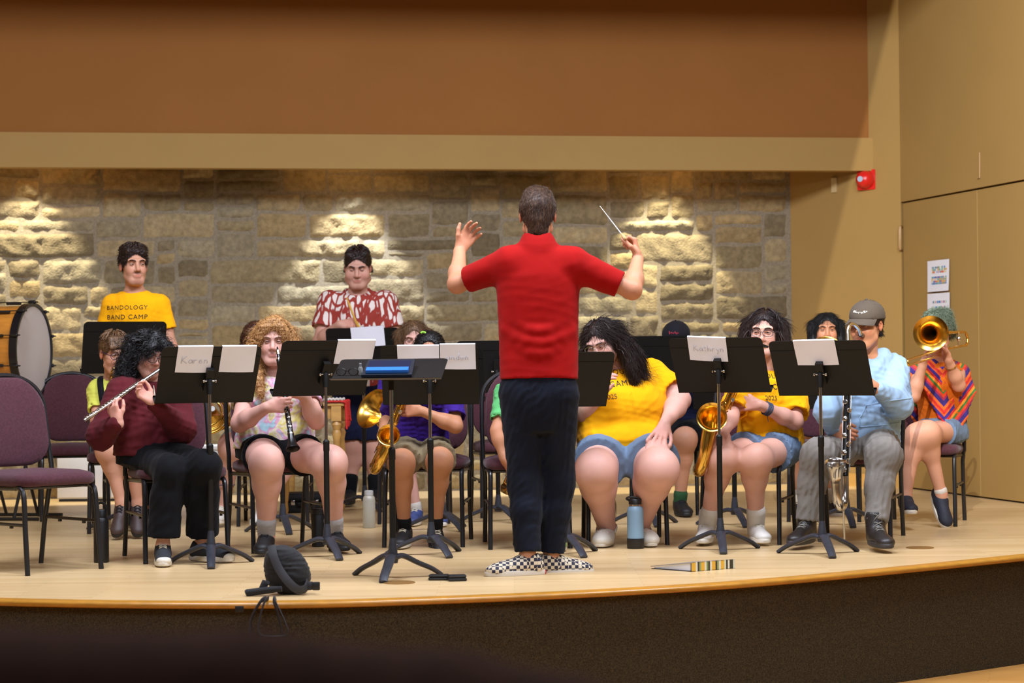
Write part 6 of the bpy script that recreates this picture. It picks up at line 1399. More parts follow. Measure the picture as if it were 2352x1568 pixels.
def clarinet():
    t = tag(empty_w('clarinet', CL2), 'black clarinet with silver keys played by the person in tie-dye', 'clarinet'); d = (CL2-CL1).normalized(); f = (Vector((0, -1, 0)) - d*Vector((0, -1, 0)).dot(d)).normalized(); w = d.cross(f); L = (CL2-CL1).length; P_ = lambda x, h=0.0, q=0.0: CL1 + d*(x*L) + f*h + w*q
    mb = MB(); mb.tube([P_(-.01), P_(.03), P_(.10), P_(.115)], [.004, .008, .0115, .0115], 14, flat=(1, .8)); mb.build('mouthpiece', m_mp, t)
    mb = MB(); mb.tube([P_(.03), P_(.07)], .0125, 14); mb.build('ligature', m_silv, t)
    mb = MB(); mb.tube([P_(.11), P_(.12), P_(.20), P_(.21), P_(.48), P_(.50), P_(.84), P_(.86)], [.014, .0155, .0155, .0135, .0140, .0145, .0150, .0165], 18); mb.build('body', m_ebony, t)
    mb = MB(); pts = [P_(x) for x in (.86, .90, .94, .97, .99, 1.0, .995, .96, .90)]; mb.tube(pts, [.0165, .018, .022, .028, .035, .0365, .034, .022, .012], 24); mb.build('bell', m_ebony, t)
    for x, r in ((.118, .0162), (.205, .0150), (.49, .0158), (.855, .0172)): mb = MB(); mb.tube([P_(x-.006), P_(x+.006)], r, 18); mb.build('ring', m_silv, t)
    for i, x in enumerate((.25, .29, .33, .37, .41, .53, .57, .61, .65, .70, .75, .79)): key(t, P_(x, .0145, .004*(-1)**i), f + w*.3*(-1)**i, .0070 if i < 8 else .0095, m_silv)
    for q in (-.010, .011):
        mb = MB(); rod(mb, P_(.24, .014, q), P_(.47, .014, q)); mb.build('key_rod', m_silv, t); mb = MB(); rod(mb, P_(.52, .015, q), P_(.83, .015, q)); mb.build('key_rod', m_silv, t)
clarinet()
def sax(label, pts, rads, bell_r, rim_dir, keyn, fwd=Vector((0, -1, 0)), mouth=True):
    """pts: mouth .. body .. bow .. bell throat; last point is the rim centre"""
    base = Vector(pts[-4]); t = tag(empty_w('saxophone', base), label, 'saxophone')
    nb = 3; A = pts[:nb+1]
    P1, R1 = catmull(A, 6, rads[:nb+1]); mb = MB(); mb.tube(P1, R1, 14); mb.build('neck', m_gold, t)
    mb = MB(); mb.tube([Vector(pts[0]), Vector(pts[0]) + (Vector(pts[0])-Vector(pts[1])).normalized()*.05], [.012, .006], 12); mb.build('mouthpiece', m_mp, t)
    P2, R2 = catmull(pts[nb:-1], 7, rads[nb:-1]); mb = MB(); mb.tube(P2, R2, 20); mb.build('body_tube', m_gold, t)
    th = Vector(pts[-2]); rim = Vector(pts[-1]); rd = Vector(rim_dir).normalized(); n = 12; Pb, Rb = [], []; r0 = rads[-2]
    for i in range(n+1):
        u_ = i/n; p = th*(1-u_)**2 + (rim - rd*(rim-th).length*.45)*2*u_*(1-u_) + rim*u_*u_; Pb.append(p); Rb.append(r0 + (bell_r-r0)*(.35*u_ + .65*u_**3.2))
    Pb += [rim + rd*.002, rim]; Rb += [bell_r*1.035, bell_r*.985]
    for i in range(n-1, 1, -1): Pb.append(Pb[i] + rd*.0005); Rb.append(Rb[i]-.0022)
    mb = MB(); mb.tube(Pb, Rb, 36, cap=False); mb.F.append(tuple(range(len(mb.V)-36, len(mb.V)))); mb.mi.append(0); mb.build('bell', m_gold, t, sharp=70)
    a = Vector(pts[nb]); b_ = Vector(pts[nb+1]); d = (b_-a).normalized(); f = (fwd - d*fwd.dot(d)).normalized(); w = d.cross(f); L = (b_-a).length
    r = random.Random(4)
    for i in range(keyn):
        x = .05 + .9*i/(keyn-1); rr = .014 + .010*x; off = rads[nb]*(1-x) + rads[nb+1]*x; q = (f*math.cos(.5*(-1)**i*1.3) + w*math.sin(.5*(-1)**i*1.3)); key(t, a + d*(x*L) + q*(off+.004), q, rr*.72, m_gold if i % 3 else m_silv, .005)
    for sgn in (-1, 1):
        q = (f*.55 + w*.83*sgn); mb = MB(); mb.tube([a + d*.01 + q*(rads[nb]+.008), b_ - d*.02 + q*(rads[nb+1]+.010)], .0028, 6); mb.build('key_rod', m_silv if sgn > 0 else m_gold, t)
    return t
A3 = lambda *q: at(*q)
sax('gold alto saxophone held by the boy in purple, bell facing the camera', [A3(978, 862, 430), A3(960, 860, 432), A3(944, 872, 433), A3(934, 898, 433), A3(868, 1052, 433), A3(858, 1072, 434.5), A3(862, 1078, 437), A3(872, 1058, 439), A3(888, 1022, 439), A3(893, 999, 441)], [.007, .009, .010, .012, .023, .025, .026, .028, .032, .05], .057, (.05, -.93, .38), 12)
sax('large gold saxophone held by the yellow shirted player with glasses, open bell', [A3(1748, 793, 434), A3(1734, 790, 435), A3(1716, 812, 436), A3(1700, 860, 434), A3(1614, 1058, 432), A3(1604, 1076, 433), A3(1607, 1080, 436), A3(1618, 1045, 438), A3(1630, 985, 438), A3(1635, 958, 441)], [.008, .010, .012, .015, .028, .030, .031, .033, .038, .06], .077, (-.08, -.95, .3), 13)
sax('gold saxophone of the child in green, glimpsed between and beside the conductor legs', [A3(1228, 850, 436), A3(1240, 860, 437), A3(1246, 890, 438), A3(1242, 925, 438), A3(1168, 1105, 437), A3(1160, 1120, 438), A3(1172, 1124, 441), A3(1186, 1100, 442), A3(1205, 1060, 442), A3(1212, 1040, 444)], [.007, .009, .010, .012, .023, .025, .026, .028, .032, .05], .055, (.1, -.9, .4), 10)
def bell_tube(mb, P, r0, r1, power=3.5, seg=36, n=16):
    C_ = catmull(P, max(3, n//(len(P)-1))); N_ = len(C_)-1; R_ = [r0 + (r1-r0)*(.12*(i/N_) + .88*(i/N_)**power) for i in range(N_+1)]; d = (C_[-1]-C_[-2]).normalized()
    PP = C_ + [C_[-1]+d*.0015, C_[-1]] + [C_[i]+d*.0005 for i in range(N_-1, N_//3, -1)]; RR = R_ + [r1*1.02, r1*.985] + [R_[i]-.0015 for i in range(N_-1, N_//3, -1)]
    mb.tube(PP, RR, seg, cap=False); mb.F.append(tuple(range(len(mb.V)-seg, len(mb.V)))); mb.mi.append(0)
def brass(kind, label, mouth, bell_c, bell_dir, bell_r, L, loops, val, rr=.0058):
    """mouthpiece near the lips, flared bell at bell_c pointing bell_dir; looped tubing and three valves between"""
    t = tag(empty_w(kind, (bell_c[0], bell_c[1], bell_c[2])), label, kind.replace('_', ' ')); bd = Vector(bell_dir).normalized(); back = bell_c - bd*L; side = bd.cross(Zu).normalized()
    mb = MB(); bell_tube(mb, [back, bell_c - bd*L*.6, bell_c - bd*L*.3, bell_c], rr, bell_r, 4.2); mb.build('bell', m_gold, t, sharp=70)
    dn = -Zu*.11; mb = MB(); mb.tube(catmull([mouth, mouth*.6+val*.4, val + dn*.2], 6), rr*.8, 10); mb.build('lead_pipe', m_gold, t)
    mb = MB(); mb.tube([mouth, mouth + (mouth-val).normalized()*.012, mouth + (mouth-val).normalized()*.022], [rr*.7, .007, .0125], 14); mb.build('mouthpiece', m_silv, t)
    for i in range(loops):
        o_ = side*(.016*(i-loops/2)); mb = MB(); mb.tube(catmull([back + o_, back - bd*.04 + dn*.25 + o_, back - bd*.045 + dn*.7 + o_, back + dn + o_, bell_c - bd*L*.45 + dn + o_, bell_c - bd*L*.36 + dn*.6 + o_, val + o_], 5), rr, 10); mb.build('tubing', m_gold, t)
    for i in range(3): p = val + bd*(.026*(i-1)); mb = MB(); mb.tube([p - Zu*.07, p - Zu*.06, p + Zu*.045, p + Zu*.05, p + Zu*.07, p + Zu*.074], [.009, .0125, .0125, .004, .004, .009], 14); mb.build('valve', m_silv if i % 2 else m_gold, t)
    return t
brass('trumpet', 'brass trumpet of the boy in the lime shirt, only its mouth end visible', A3(281, 846, 402), A3(330, 890, 420), (.55, -.8, -.25), .06, .42, 1, A3(305, 875, 409))
brass('trumpet', 'brass instrument held by the player in the black cap, a sliver between the stands', A3(1548, 818, 363), A3(1561, 866, 372), (.12, -.9, -.4), .058, .40, 1, A3(1554, 848, 366))
brass('baritone_horn', 'brass horn whose round bell rises over the rightmost stand, in front of the face', A3(1896, 796, 356), A3(1899, 803, 368), (.0, -.82, .57), .100, .5, 2, A3(1900, 860, 359))
def french_horn(label, ctr, nrm, R, bell_c, bell_dir, bell_r, mouth):
    t = tag(empty_w('french_horn', ctr), label, 'french horn'); n = Vector(nrm).normalized(); u = n.orthogonal().normalized(); w = n.cross(u)
    for i, (rr, tr) in enumerate(((1, .009), (.82, .0075), (.64, .0065), (.92, .006))):
        mb = MB(); off = n*(.014*(i-1.5)); mb.tube([ctr + off + (u*math.cos(a)*R*rr + w*math.sin(a)*R*rr*.92) for a in np.linspace(0, 2*PI, 41)[:-1]], tr, 10, closed=True); mb.build('coil', m_gold, t)
    bd = Vector(bell_dir).normalized(); mb = MB(); bell_tube(mb, [ctr + (bell_c-ctr)*.1 - bd*.16, bell_c - bd*.15, bell_c - bd*.07, bell_c], .016, bell_r, 2.6); mb.build('bell', m_gold, t, sharp=70)
    for i in range(3): p = ctr + u*(.03*(i-1)); mb = MB(); mb.tube([p - n*.03, p + n*.035], .016, 16); mb.build('valve', m_silv, t)
    mb = MB(); mb.tube(catmull([ctr + w*R*.9, (ctr + w*R + mouth)*.5 + n*.02, mouth], 6), .0045, 8); mb.build('lead_pipe', m_silv, t)
french_horn('brass french horn resting below the flute stand, coils and flare lit', A3(480, 948, 384), (.1, -.95, .15), .125, A3(486, 975, 381), (.25, -.35, -.9), .135, A3(560, 880, 384))
french_horn('brass horn with wide flare beside the purple player, its bell facing left', A3(905, 952, 380), (.3, -.9, .1), .11, A3(856, 938, 388), (-.62, -.62, .42), .125, A3(940, 850, 380))
def trombone():
    b = A3(2138, 765, 402); t = tag(empty_w('trombone', b), 'gold trombone with its bell facing the camera, held by the player in the poncho', 'trombone'); e = A3(2216, 762, 386); bd = (b-e).normalized(); bd = Vector((bd.x*.45, bd.y, bd.z)).normalized()
    mb = MB(); bell_tube(mb, [e, e*.6+b*.4 + Vector((-.02, 0, 0)), b - bd*.12, b], .008, .098, 5, 48, 24); mb.build('bell', m_gold, t, sharp=70)
    e2 = A3(2218, 793, 386); mb = MB(); mb.tube(catmull([e, e + Vector((.012, .02, -.01)), (e+e2)/2 + Vector((.02, .03, 0)), e2 + Vector((.012, .02, .01)), e2], 6), .008, 12); mb.build('tuning_slide', m_gold, t)
    j = A3(2176, 800, 394); mb = MB(); mb.tube([e2, j], .007, 12); mb.build('gooseneck', m_gold, t); mb = MB(); mb.tube([A3(2202, 762, 389), A3(2202, 796, 389)], .0045, 8); mb.build('brace', m_silv, t)
    mb = MB(); mb.sphere(A3(2203, 778, 389), .016, seg=18, sc=(1, .7, 1)); mb.build('counterweight', m_silv, t)
    s1 = A3(2160, 803, 396); s2 = A3(2086, 826, 440); s3 = A3(2160, 816, 396); s4 = A3(2088, 839, 440)
    for a_, b_ in ((s1, s2), (s3, s4)): mb = MB(); mb.tube([a_, b_], .0062, 12); mb.build('slide_tube', m_gold, t)
    mb = MB(); dd = (s2-s1).normalized(); mb.tube(catmull([s2, s2 + dd*.02 + (s4-s2)*.15, s4 + dd*.02 - (s4-s2)*.15, s4], 5), .0066, 12); mb.build('slide_crook', m_gold, t)
    mb = MB(); mb.tube([s1, s3], .005, 8); mb.build('brace', m_gold, t)
    mb = MB(); m0 = A3(2151, 792, 397); mb.tube([s1, m0, m0 + Vector((0, .008, .012)), m0 + Vector((0, .012, .018))], [.005, .005, .008, .0125], 12); mb.build('mouthpiece', m_silv, t)
trombone()
def bass_clarinet():
    s0 = 441; t = tag(empty_w('bass_clarinet', A3(1940, 1248, 440)), 'tall bass clarinet with curved silver neck and upturned silver bell', 'bass clarinet')
    mb = MB(); P_, R_ = catmull([A3(1977, 768, 432), A3(1972, 755, 433), A3(1960, 744, 435), A3(1949, 750, 437), A3(1948, 784, 438)], 6, [.010, .010, .0105, .011, .0125]); mb.tube(P_, R_, 16); mb.build('neck', m_silv, t)
    mb = MB(); mb.tube([A3(1977, 768, 432), A3(1982, 771, 430), A3(1988, 773, 428)], [.013, .012, .006], 12); mb.build('mouthpiece', m_mp, t)
    a = A3(1948, 784, 438); b = A3(1941, 1092, 443); d = (b-a).normalized(); f = (Vector((0, -1, 0)) - d*Vector((0, -1, 0)).dot(d)).normalized(); w = d.cross(f); L = (b-a).length
    mb = MB(); mb.tube([a, a+d*.01, a+d*.03, a+d*.035, a+d*L*.5, b], [.014, .0175, .0175, .0155, .0165, .018], 18); mb.build('body', m_ebony, t)
    for i in range(15): x = .08+.88*i/14; q = f + w*(.55*(-1)**i); q.normalize(); key(t, a + d*(x*L) + q*.020, q, .010 + .006*x, m_silv, .005)
    for sg in (-1, 1): mb = MB(); mb.tube([a + d*L*.06 + w*.019*sg + f*.012, b - d*.02 + w*.021*sg + f*.012], .0028, 6); mb.build('key_rod', m_silv, t)
    low = [b, A3(1941, 1130, 443), A3(1938, 1158, 444), A3(1930, 1163, 446), A3(1924, 1148, 447), A3(1921, 1110, 447)]; P_, R_ = catmull(low, 6, [.018, .019, .021, .023, .026, .030]); mb = MB(); mb.tube(P_, R_, 20); mb.build('bow', m_silv, t)
    mb = MB(); bell_tube(mb, [A3(1921, 1112, 447), A3(1920, 1092, 447), A3(1919, 1062, 448)], .029, .056, 2.6); mb.build('bell', m_silv, t, sharp=70)
    mb = MB(); mb.tube([A3(1937, 1160, 444), A3(1940, 1244, 440), A3(1940, 1249, 440)], [.005, .005, .002], 8); mb.build('floor_peg', m_silv, t)
bass_clarinet()
# baton and drumsticks
J = COND.J; hR = COND.holds['R']; b0 = hR + Vector((-.035, -.005, .045)); b1 = on_ray(b0, 1378, 473, .36, False)
t = tag(empty_w('baton', b0), 'thin white baton in the conductor right hand pointing up left', 'baton'); dd = (b1-b0).normalized()
mb = MB(); mb.tube([b0 - dd*.04, b1], [.0026, .0012], 8); mb.build('shaft', mat('white_lacquer', c(235, 232, 228), .35), t)
mb = MB(); mb.tube([b0 - dd*.07, b0 - dd*.065, b0 - dd*.03, b0 + dd*.0], [.004, .009, .008, .004], 12); mb.build('grip', mat('cork', c(190, 150, 100), .8), t)
m_hick = mat('hickory', c(226, 176, 80), .35)
a = A3(823, 749, 339); b = A3(796, 684, 342)
for lab, p, q in (('pale wooden drumstick raised in front of the patterned shirt', A3(820, 746, 337), A3(796, 683, 338)), ('second drumstick, its tip just over the paper on the back stand', A3(850, 800, 338), A3(820, 738, 338))):
    d = (q-p).normalized(); mb = MB(); mb.tube([p - d*.08, p - d*.075, p + d*.15, q - d*.02, q - d*.012, q - d*.003, q], [.004, .0075, .0075, .0045, .0040, .006, .003], 12); tag(mb.build('drumstick', m_hick, loc=p), lab, 'drumstick', 'drumsticks')
# ------------------------------------------------------------------ bass drum
ax = Vector((.985, -.17, 0)).normalized(); sBD = 352; rc = A3(80, 805, sBD); RD = .305; wy = Vector((-ax.y, ax.x, 0)); DL = .36
m_shell = mat('amber_maple', c(206, 134, 52), .3, nz=(5, .3), stretch=(1, 1, 5)); m_skinhead = mat('drum_head', c(196, 186, 178), .5)
bd_ = tag(empty_w('bass_drum', Vector((rc.x, rc.y, rc.z-RD))), 'bass drum with amber wooden shell and black hoops at the left edge', 'bass drum')
ring = lambda x, r: [rc - ax*x + (wy*math.cos(a) + Zu*math.sin(a))*r for a in np.linspace(0, 2*PI, 65)[:-1]]
mb = MB(); mb.tube([rc - ax*.03, rc - ax*(DL-.03)], RD-.012, 64, up=Zu); mb.build('shell', m_shell, bd_)
for x0 in (0, DL-.05):
    mb = MB(); mb.tube([rc - ax*(x0+.05), rc - ax*(x0+.05), rc - ax*(x0), rc - ax*(x0), rc - ax*(x0+.05)], [RD-.010, RD+.006, RD+.006, RD-.012, RD-.014], 64, cap=False, up=Zu); mb.build('hoop', mat('black_gloss', c(20, 20, 24), .25), bd_, sharp=40)
for x0 in (.012, DL-.015): mb = MB(); mb.tube([rc - ax*x0, rc - ax*(x0+.003)], RD-.010, 64, up=Zu); mb.build('drum_head', m_skinhead, bd_)
for i in range(10):
    a = 2*PI*(i+.5)/10; rd = (wy*math.cos(a) + Zu*math.sin(a)); mb = MB(); p = rc + rd*(RD+.012); mb.tube([p - ax*.0, p - ax*DL], .0035, 8)
    mb.build('tension_rod', m_black, bd_); mb = MB(); q0 = rc - ax*.13 + rd*(RD+.004)
    mb.tube([q0 + ax*.04, q0 + ax*.035, q0 - ax*.06, q0 - ax*.065], [.004, .010, .010, .004], 10); lg = mb.build('lug', m_black, bd_)
    mb = MB(); mb.tube([p + ax*.012, p + ax*.004, p - ax*.03, p - ax*.045], [.006, .012, .012, .005], 10); mb.build('claw', m_black, bd_)
    mb = MB(); q = p + ax*.016; mb.tube([q - wy*.016, q + wy*.016], .005, 8); mb.build('t_handle', m_black, bd_)
mb = MB(); mb.sphere(rc - ax*.09 + (wy*-.86 + Zu*-.5)*(RD-.004) , .009); mb.build('vent', m_silv, bd_)
st_ = tag(empty_w('drum_stand', Vector((rc.x-.18, rc.y, 0))), 'black tubular stand under the bass drum', 'drum stand')
for x0 in (.07, DL-.07):
    base = rc - ax*x0; mb = MB(); mb.tube(catmull([base + wy*.17 - Zu*.26, base + wy*.08 - Zu*.325, base - Zu*.34, base - wy*.08 - Zu*.325, base - wy*.17 - Zu*.26], 4), .012, 10); mb.build('cradle', m_black, st_)
    for sg in (-1, 1): fo = Vector((base.x, base.y, .0)) + wy*(.20*sg) + Zu*.012; mb = MB(); mb.tube([base + wy*.12*sg - Zu*.305, Vector((base.x, base.y, .40)) - wy*.03*sg, fo], .011, 10); mb.build('leg', m_black, st_)
for sg in (-1, 1):
    mb = MB(); p = Vector((rc.x, rc.y, .012)) + wy*(.20*sg); mb.tube([p + ax*.10, p - ax*(DL+.05)], .011, 10); mb.build('foot_bar', m_black, st_)
# ------------------------------------------------------------------ table with red cloth, white bench, cases
m_pine = mat('honey_pine', c(206, 156, 84), .4, nz=(7, .2), stretch=(1, 1, 5)); sTb = 343
tl = A3(648, 932, sTb); tr = A3(790, 932, sTb); tz = tl.z; t = tag(empty_w('wooden_table', Vector(((tl.x+tr.x)/2, tl.y, 0))), 'small pine table with turned legs between the clarinet player and the drummer', 'table')
mb = MB().rbox((tl.x-.02, tl.y-.22, tz), (tr.x+.02, tl.y+.22, tz+.022), .006); mb.build('tabletop', m_pine, t)
mb = MB().box((tl.x+.02, tl.y-.19, tz-.085), (tr.x-.02, tl.y+.19, tz)); mb.build('apron', m_pine, t)
for x in (tl.x+.035, tr.x-.035):
    for y in (tl.y-.185, tl.y+.185):
        prof = [(0, .014), (.02, .022), (.06, .018), (.12, .026), (.28, .032), (.40, .022), (.44, .032), (.46, .022), (.49, .033), (.51, .024)]; mb = MB(); zz = tz-.10; mb.tube([(x, y, z*zz/.51) for z, r in prof], [r for z, r in prof], 18); mb.box((x-.032, y-.032, zz), (x+.032, y+.032, tz-.001)); mb.build('leg', m_pine, t)
S = SDF(); yt0 = tl.y-.20
for i in range(7): x = tr.x-.10+.02*i; S.cap((x, yt0+.30, tz+.030), (x, yt0-.03, tz+.030), .009, k=.012)
for i in range(6): y = yt0 - .02 + .06*i; S.cap((tr.x+.028, y, tz+.026), (tr.x+.034+.008*math.sin(i*2), y, tz-.12-.03*math.cos(i)), .009, k=.02)
S.noise(.002, .05, 2); cl = sdf_obj('table_cloth', S, .006, mat('red_cloth', c(196, 40, 34), .85), loc=Vector((tr.x, tl.y, tz))); tag(cl, 'red cloth with white lace hanging over the corner of the pine table', 'cloth')
mb = MB(); 
for i in range(12): x = tr.x-.11+.0115*i; mb.sphere((x, yt0-.025, tz+.043+.004*(i % 2)), .010, seg=8)
mb.build('lace_trim', m_sockw, cl)
m_whp = mat('white_laminate', c(214, 214, 212), .5); g = G(320, 1150); x0 = at(128, 1100, sof(g)).x; x1 = at(505, 1100, sof(g)).x
t = tag(empty_w('storage_bench', Vector(((x0+x1)/2, g.y, 0))), 'long low white storage bench against the stone wall at left', 'bench')
mb = MB().box((x0+.01, g.y, .02), (x1-.01, g.y+.24, .37)); mb.build('carcass', m_whp, t)
mb = MB().rbox((x0-.005, g.y-.02, .37), (x1+.005, g.y+.26, .40), .004); mb.build('lid', m_whp, t)
for i in range(3): w_ = (x1-x0-.04)/3; mb = MB().rbox((x0+.015+i*(w_+.004), g.y-.015, .03), (x0+.015+i*(w_+.004)+w_, g.y, .362), .003); mb.build('panel_door', m_whp, t)
mb = MB().box((x0+.02, g.y+.01, 0), (x1-.02, g.y+.23, .02)); mb.build('plinth', m_black, t)
m_casew = mat('case_fabric', c(22, 22, 26), .8, nz=(90, .3))
def case(px0, px1, py, h, d_, label, yaw=0):
    g = G((px0+px1)/2, py); s = sof(g); w = (px1-px0)/s; t = tag(empty_w('instrument_case', g), label, 'case', 'black instrument cases'); R_ = Matrix.Translation(g) @ Matrix.Rotation(math.radians(yaw), 4, 'Z')
    mb = MB().rbox((-w/2, 0, .0), (w/2, d_, h*.55), .02, M=R_, seg=3); mb.build('base', m_casew, t); mb = MB().rbox((-w/2+.002, .002, h*.56), (w/2-.002, d_-.002, h), .025, M=R_, seg=3); mb.build('lid', m_casew, t)
    for q in (-w*.3, w*.3): mb = MB().rbox((q-.014, -.006, h*.42), (q+.014, .002, h*.66), .002, M=R_); mb.build('latch', m_silv, t)
    mb = MB(); mb.tube([R_ @ Vector(v) for v in ((-.05, 0, h*.5), (-.045, -.025, h*.5), (.045, -.025, h*.5), (.05, 0, h*.5))], .007, 8); mb.build('handle', m_casew, t)
case(655, 745, 1178, .13, .26, 'black instrument case on the floor behind the clarinet player legs', 6)
# ------------------------------------------------------------------ bottles
def lathe(p, prof, m, name, par, seg=32): mb = MB(); mb.tube([p + Zu*z for z, r in prof], [r for z, r in prof], seg); return mb.build(name, m, par, sharp=45)
g = G(233, 1291); t = tag(empty_w('water_bottle', g), 'tall matte black bottle with loop handle beside the front left chair', 'bottle', 'water bottles on the stage'); mk = mat('matte_black', c(22, 22, 24), .45)
lathe(g, [(0, .036), (.004, .038), (.205, .038), (.222, .033), (.228, .026)], mk, 'flask', t); lathe(g, [(.228, .030), (.262, .030), (.266, .026)], mk, 'cap', t)
mb = MB(); mb.tube(catmull([g + Vector(v) for v in ((-.024, 0, .262), (-.024, 0, .285), (0, 0, .30), (.024, 0, .285), (.024, 0, .262))], 5), .005, 8, flat=(1.4, .7)); mb.build('loop', mk, t)
g = G(848, 1212); t = tag(empty_w('water_bottle', g), 'clear frosted bottle with pale cap left of the purple player', 'bottle', 'water bottles on the stage')
m_frost = mat('frosted_plastic', c(206, 204, 190), .35, trans=.55); lathe(g, [(0, .034), (.004, .038), (.165, .038), (.185, .034), (.197, .024)], m_frost, 'flask', t); lathe(g, [(.197, .027), (.222, .027), (.225, .022)], mat('grey_cap', c(170, 170, 165), .4), 'cap', t)
g = G(1404, 1192); t = tag(empty_w('water_bottle', g), 'brushed steel bottle behind the large person in yellow', 'bottle', 'water bottles on the stage'); m_steel = mat('brushed_steel', c(176, 166, 152), .3, 1.0)
lathe(g, [(0, .031), (.003, .033), (.095, .033), (.125, .026), (.145, .016), (.158, .014)], m_steel, 'flask', t); lathe(g, [(.158, .016), (.178, .016), (.183, .011)], m_steel, 'cap', t)
g = G(1460, 1259); t = tag(empty_w('water_bottle', g), 'light blue bottle with black cap and black base in front of the white clogs', 'bottle', 'water bottles on the stage'); m_bb = mat('powder_blue', c(128, 160, 182), .5)
lathe(g, [(.05, .0435), (.055, .0435), (.195, .0435), (.212, .040), (.222, .030)], m_bb, 'flask', t); lathe(g, [(0, .043), (.003, .0455), (.054, .0455)], mk, 'boot', t); lathe(g, [(.222, .0275), (.232, .0275)], m_silv, 'collar', t); lathe(g, [(.232, .034), (.256, .034), (.260, .030)], mk, 'cap', t)
mb = MB(); mb.tube(catmull([g + Vector(v) for v in ((-.030, 0, .252), (-.046, -.006, .262), (-.030, -.012, .270), (.0, -.014, .268), (.028, -.006, .256))], 4), .006, 8); mb.build('handle', mk, t)
g = G(731, 1255); t = tag(empty_w('water_bottle', g), 'plain black tumbler between the clarinet player legs and the stand pole', 'bottle', 'water bottles on the stage'); lathe(g, [(0, .030), (.003, .034), (.17, .038), (.175, .036)], mk, 'flask', t); lathe(g, [(.175, .039), (.2, .039), (.205, .03)], mk, 'cap', t)
# ------------------------------------------------------------------ ring binder
p0 = G(1590, 1313); p1 = G(1688, 1305); p2 = G(1496, 1306); u = (p1-p0); v = (p2-p0); t = tag(empty_w('ring_binder', p0), 'ring binder with a striped yellow and black spine lying at the stage front, right', 'binder')
uh = u.normalized(); vh = v.normalized(); nn_ = Vector((uh.y, -uh.x, 0)); stripe = [c(150, 160, 100), c(228, 176, 60), c(224, 220, 200), c(60, 56, 44), c(228, 176, 60), c(210, 214, 190), c(120, 140, 80), c(60, 56, 44)]
sm = [mat('spine_stripe_%d' % i, q, .4) for i, q in enumerate(stripe)]; mb = MB(); n_ = 24; r = random.Random(8); seq = [1, 1, 2, 3, 0, 1, 1, 2, 6, 3, 2, 1, 1, 3, 0, 2, 1, 1, 5, 3, 2, 7, 7, 5]
for i in range(n_):
    a = p0 + u*(i/n_); b = p0 + u*((i+1)/n_); V = [a, b, b + Zu*.044, a + Zu*.044]; V += [q - nn_*.004 for q in V]; mb.add(V, [(0, 1, 2, 3), (7, 6, 5, 4), (3, 2, 6, 7), (0, 4, 5, 1), (1, 5, 6, 2), (0, 3, 7, 4)], seq[i])
mb.build('spine', sm, t, smooth=False)
def slab4(mb, q, h, mi=0): mb.add(q + [x + Zu*h for x in q], [(3, 2, 1, 0), (4, 5, 6, 7), (0, 1, 5, 4), (1, 2, 6, 5), (2, 3, 7, 6), (3, 0, 4, 7)], mi)
mb = MB(); slab4(mb, [p0, p1, p1+v, p2], .003); mb.build('cover', mat('binder_dark', c(52, 44, 38), .5), t)
up_ = Zu*.041; tp = [p0 + up_, p1 + up_, p1 + v*1.02 + Zu*.016, p2 + v*.02 + Zu*.010]; mb = MB(); slab4(mb, tp, .003); mb.build('cover', mat('binder_silver', c(150, 146, 140), .35), t)
mb = MB(); q4 = [p0 + u*.03 + v*.08 + Zu*.004, p1 - u*.03 + v*.08 + Zu*.004, p1 - u*.03 + v*.96 + Zu*.004, p2 + u*.03 - v*.04 + Zu*.004]; V = q4 + [q4[0]+Zu*.033, q4[1]+Zu*.033, q4[2]+Zu*.008, q4[3]+Zu*.004]; mb.add(V, [(3, 2, 1, 0), (4, 5, 6, 7), (0, 1, 5, 4), (1, 2, 6, 5), (2, 3, 7, 6), (3, 0, 4, 7)]); mb.build('pages', m_paper, t)
# two small black cases
for (pxa, pxb, py, h, lab, nm) in ((982, 1030, 1333, .026, 'small black pouch on the floor, left of a flat black box', 'pouch'), (1030, 1074, 1335, .028, 'flat black box on the floor left of the conductor shoes', 'flat_box')):
    g = G((pxa+pxb)/2, py); w = (pxb-pxa)/sof(g)*.96; R_ = Matrix.Translation(g) @ Matrix.Rotation(math.radians(-6 if nm == 'pouch' else 9), 4, 'Z'); t = tag(empty_w(nm, g), lab, 'case' if nm != 'pouch' else 'pouch')
    MB().rbox((-w/2, 0, 0), (w/2, .06, h*.55), .006, M=R_).build('base', mk, t); MB().rbox((-w/2+.001, .001, h*.58), (w/2-.001, .059, h), .006, M=R_).build('lid', mk, t)
# ------------------------------------------------------------------ black sling bag with straps at the lip
m_nyl = mat('black_nylon', c(17, 16, 18), .8, nz=(60, .3), sheen=.1); m_web = mat('webbing', c(44, 43, 46), .7, bump=(500, .5, .001))
g = G(655, 1366); t = tag(empty_w('sling_bag', g), 'black padded sling bag slumped at the stage edge, wide grey strap across it', 'bag')
S = SDF(); c0 = g + Vector((0, .03, .105)); S.ell(c0, (.093, .052, .098), k=.03); S.ell(c0 + Vector((.02, .01, -.035)), (.085, .06, .07), k=.04); S.ell(c0 + Vector((-.03, .0, .05)), (.055, .04, .05), k=.04); S.noise(.003, .06, 5); S.cutplane(g + Zu*.001, (0, 0, -1), .004); sdf_obj('pouch_body', S, .005, m_nyl, t)
mb = MB(); P_ = catmull([g + Vector(v) for v in ((-.055, -.005, .212), (-.045, -.03, .17), (-.02, -.045, .115), (.02, -.06, .062), (.06, -.055, .028), (.09, -.02, .03), (.095, .02, .06))], 6); mb.tube(P_, .019, 10, flat=(.22, 1.0), up=(0, -1, 0)); mb.build('wide_strap', m_web, t)
mb = MB(); mb.tube([g + Vector(v) for v in ((.085, 0, .035), (.12, -.01, .04))], .018, 8, flat=(1, .25), up=Zu); mb.build('side_strap', m_web, t)
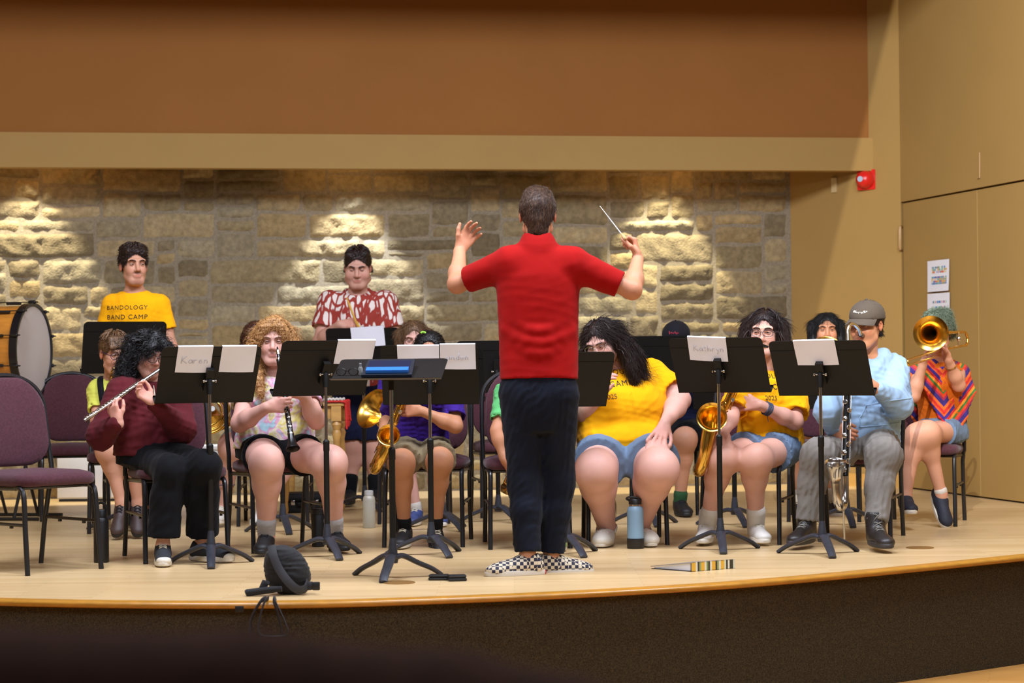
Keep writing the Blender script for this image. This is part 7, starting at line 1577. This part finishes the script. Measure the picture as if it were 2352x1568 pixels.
mb = MB(); mb.rbox((.118, -.022, .02), (.150, -.006, .056), .004, M=Matrix.Translation(g)); mb.build('buckle', mk, t)
mb = MB(); mb.tube([g + Vector(v) for v in ((-.165, -.03, .012), (-.16, -.03, .014), (-.06, -.035, .026), (-.01, -.035, .03))], [.012, .016, .015, .012], 12); mb.build('padded_roll', m_nyl, t)
mb = MB(); mb.tube([g + Vector(v) for v in ((-.10, .0, .02), (-.085, -.005, .055), (-.07, -.002, .045))], .016, 8, flat=(1, .3)); mb.build('side_strap', m_web, t)
lipY = G(620, 1384).y; gx = G(620, 1384).x
for i, (xa, xb, dep) in enumerate(((-.075, .06, .16), (-.04, .085, .12))):
    P_ = catmull([(gx+xa*.3, lipY+.05, .012), (gx+xa*.5, lipY-.022, .006), (gx+xa, lipY-.04, -.07), (gx+xa*.9, lipY-.045, -dep), (gx+(xa+xb)/2, lipY-.045, -dep-.03+.02*i), (gx+xb*.9, lipY-.045, -dep), (gx+xb*.7, lipY-.04, -.06), (gx+xb*.3, lipY-.022, .008), (gx+xb*.2, lipY+.05, .014)], 6)
    mb = MB(); mb.tube(P_, .011, 8, flat=(.3, 1), up=(0, -1, 0)); mb.build('hanging_strap', m_web, t)
mb = MB(); gg = G(551, 1389); mb.rbox((gg.x-.018, gg.y-.02, -.028), (gg.x+.018, gg.y-.014, -.002), .002); tag(mb.build('tape_tab', mk, loc=gg), 'small black tape tab stuck on the stage edge left of the bag', 'tape')
# ------------------------------------------------------------------ dark seat in front of the camera on a raised tier
tag(MB().box((-3.2, -1.5, HALLZ), (1.2, 2.3, HALLZ+.38)).build('floor_tier', m_carpet, smooth=False), kind='structure')
m_seat = mat('dark_seat_cloth', c(72, 44, 32), .9, nz=(30, .3)); sy = 1.75; fz = HALLZ+.38
t = tag(empty_w('audience_seat', Vector((-.28, sy, fz))), 'dark blurred seat back close to the camera along the bottom', 'seat')
S = SDF(); zt = CAMZ - (1500-837)/F*sy
pts = [(-.62, -.02), (-.42, .016), (-.22, .012), (-.05, -.006), (.05, -.03), (.10, -.075)]
for i in range(len(pts)-1): S.cap((pts[i][0], sy, zt+pts[i][1]-.03), (pts[i+1][0], sy, zt+pts[i+1][1]-.03), .03, k=.03)
for x_ in np.linspace(-.62, .10, 16): S.cap((x_, sy, zt-.04 + np.interp(x_, [p[0] for p in pts], [p[1] for p in pts])), (x_, sy+.02, fz+.48), .032, k=.04)
sdf_obj('backrest', S, .012, m_seat, t)
MB().rbox((-.66, sy+.04, fz+.40), (.13, sy+.50, fz+.48), .03).build('seat', m_seat, t)
for x_ in (-.62, .09):
    for y_ in (sy+.03, sy+.46): MB().rbox((x_-.02, y_-.02, fz), (x_+.02, y_+.02, fz+.42), .004).build('leg', m_black, t)
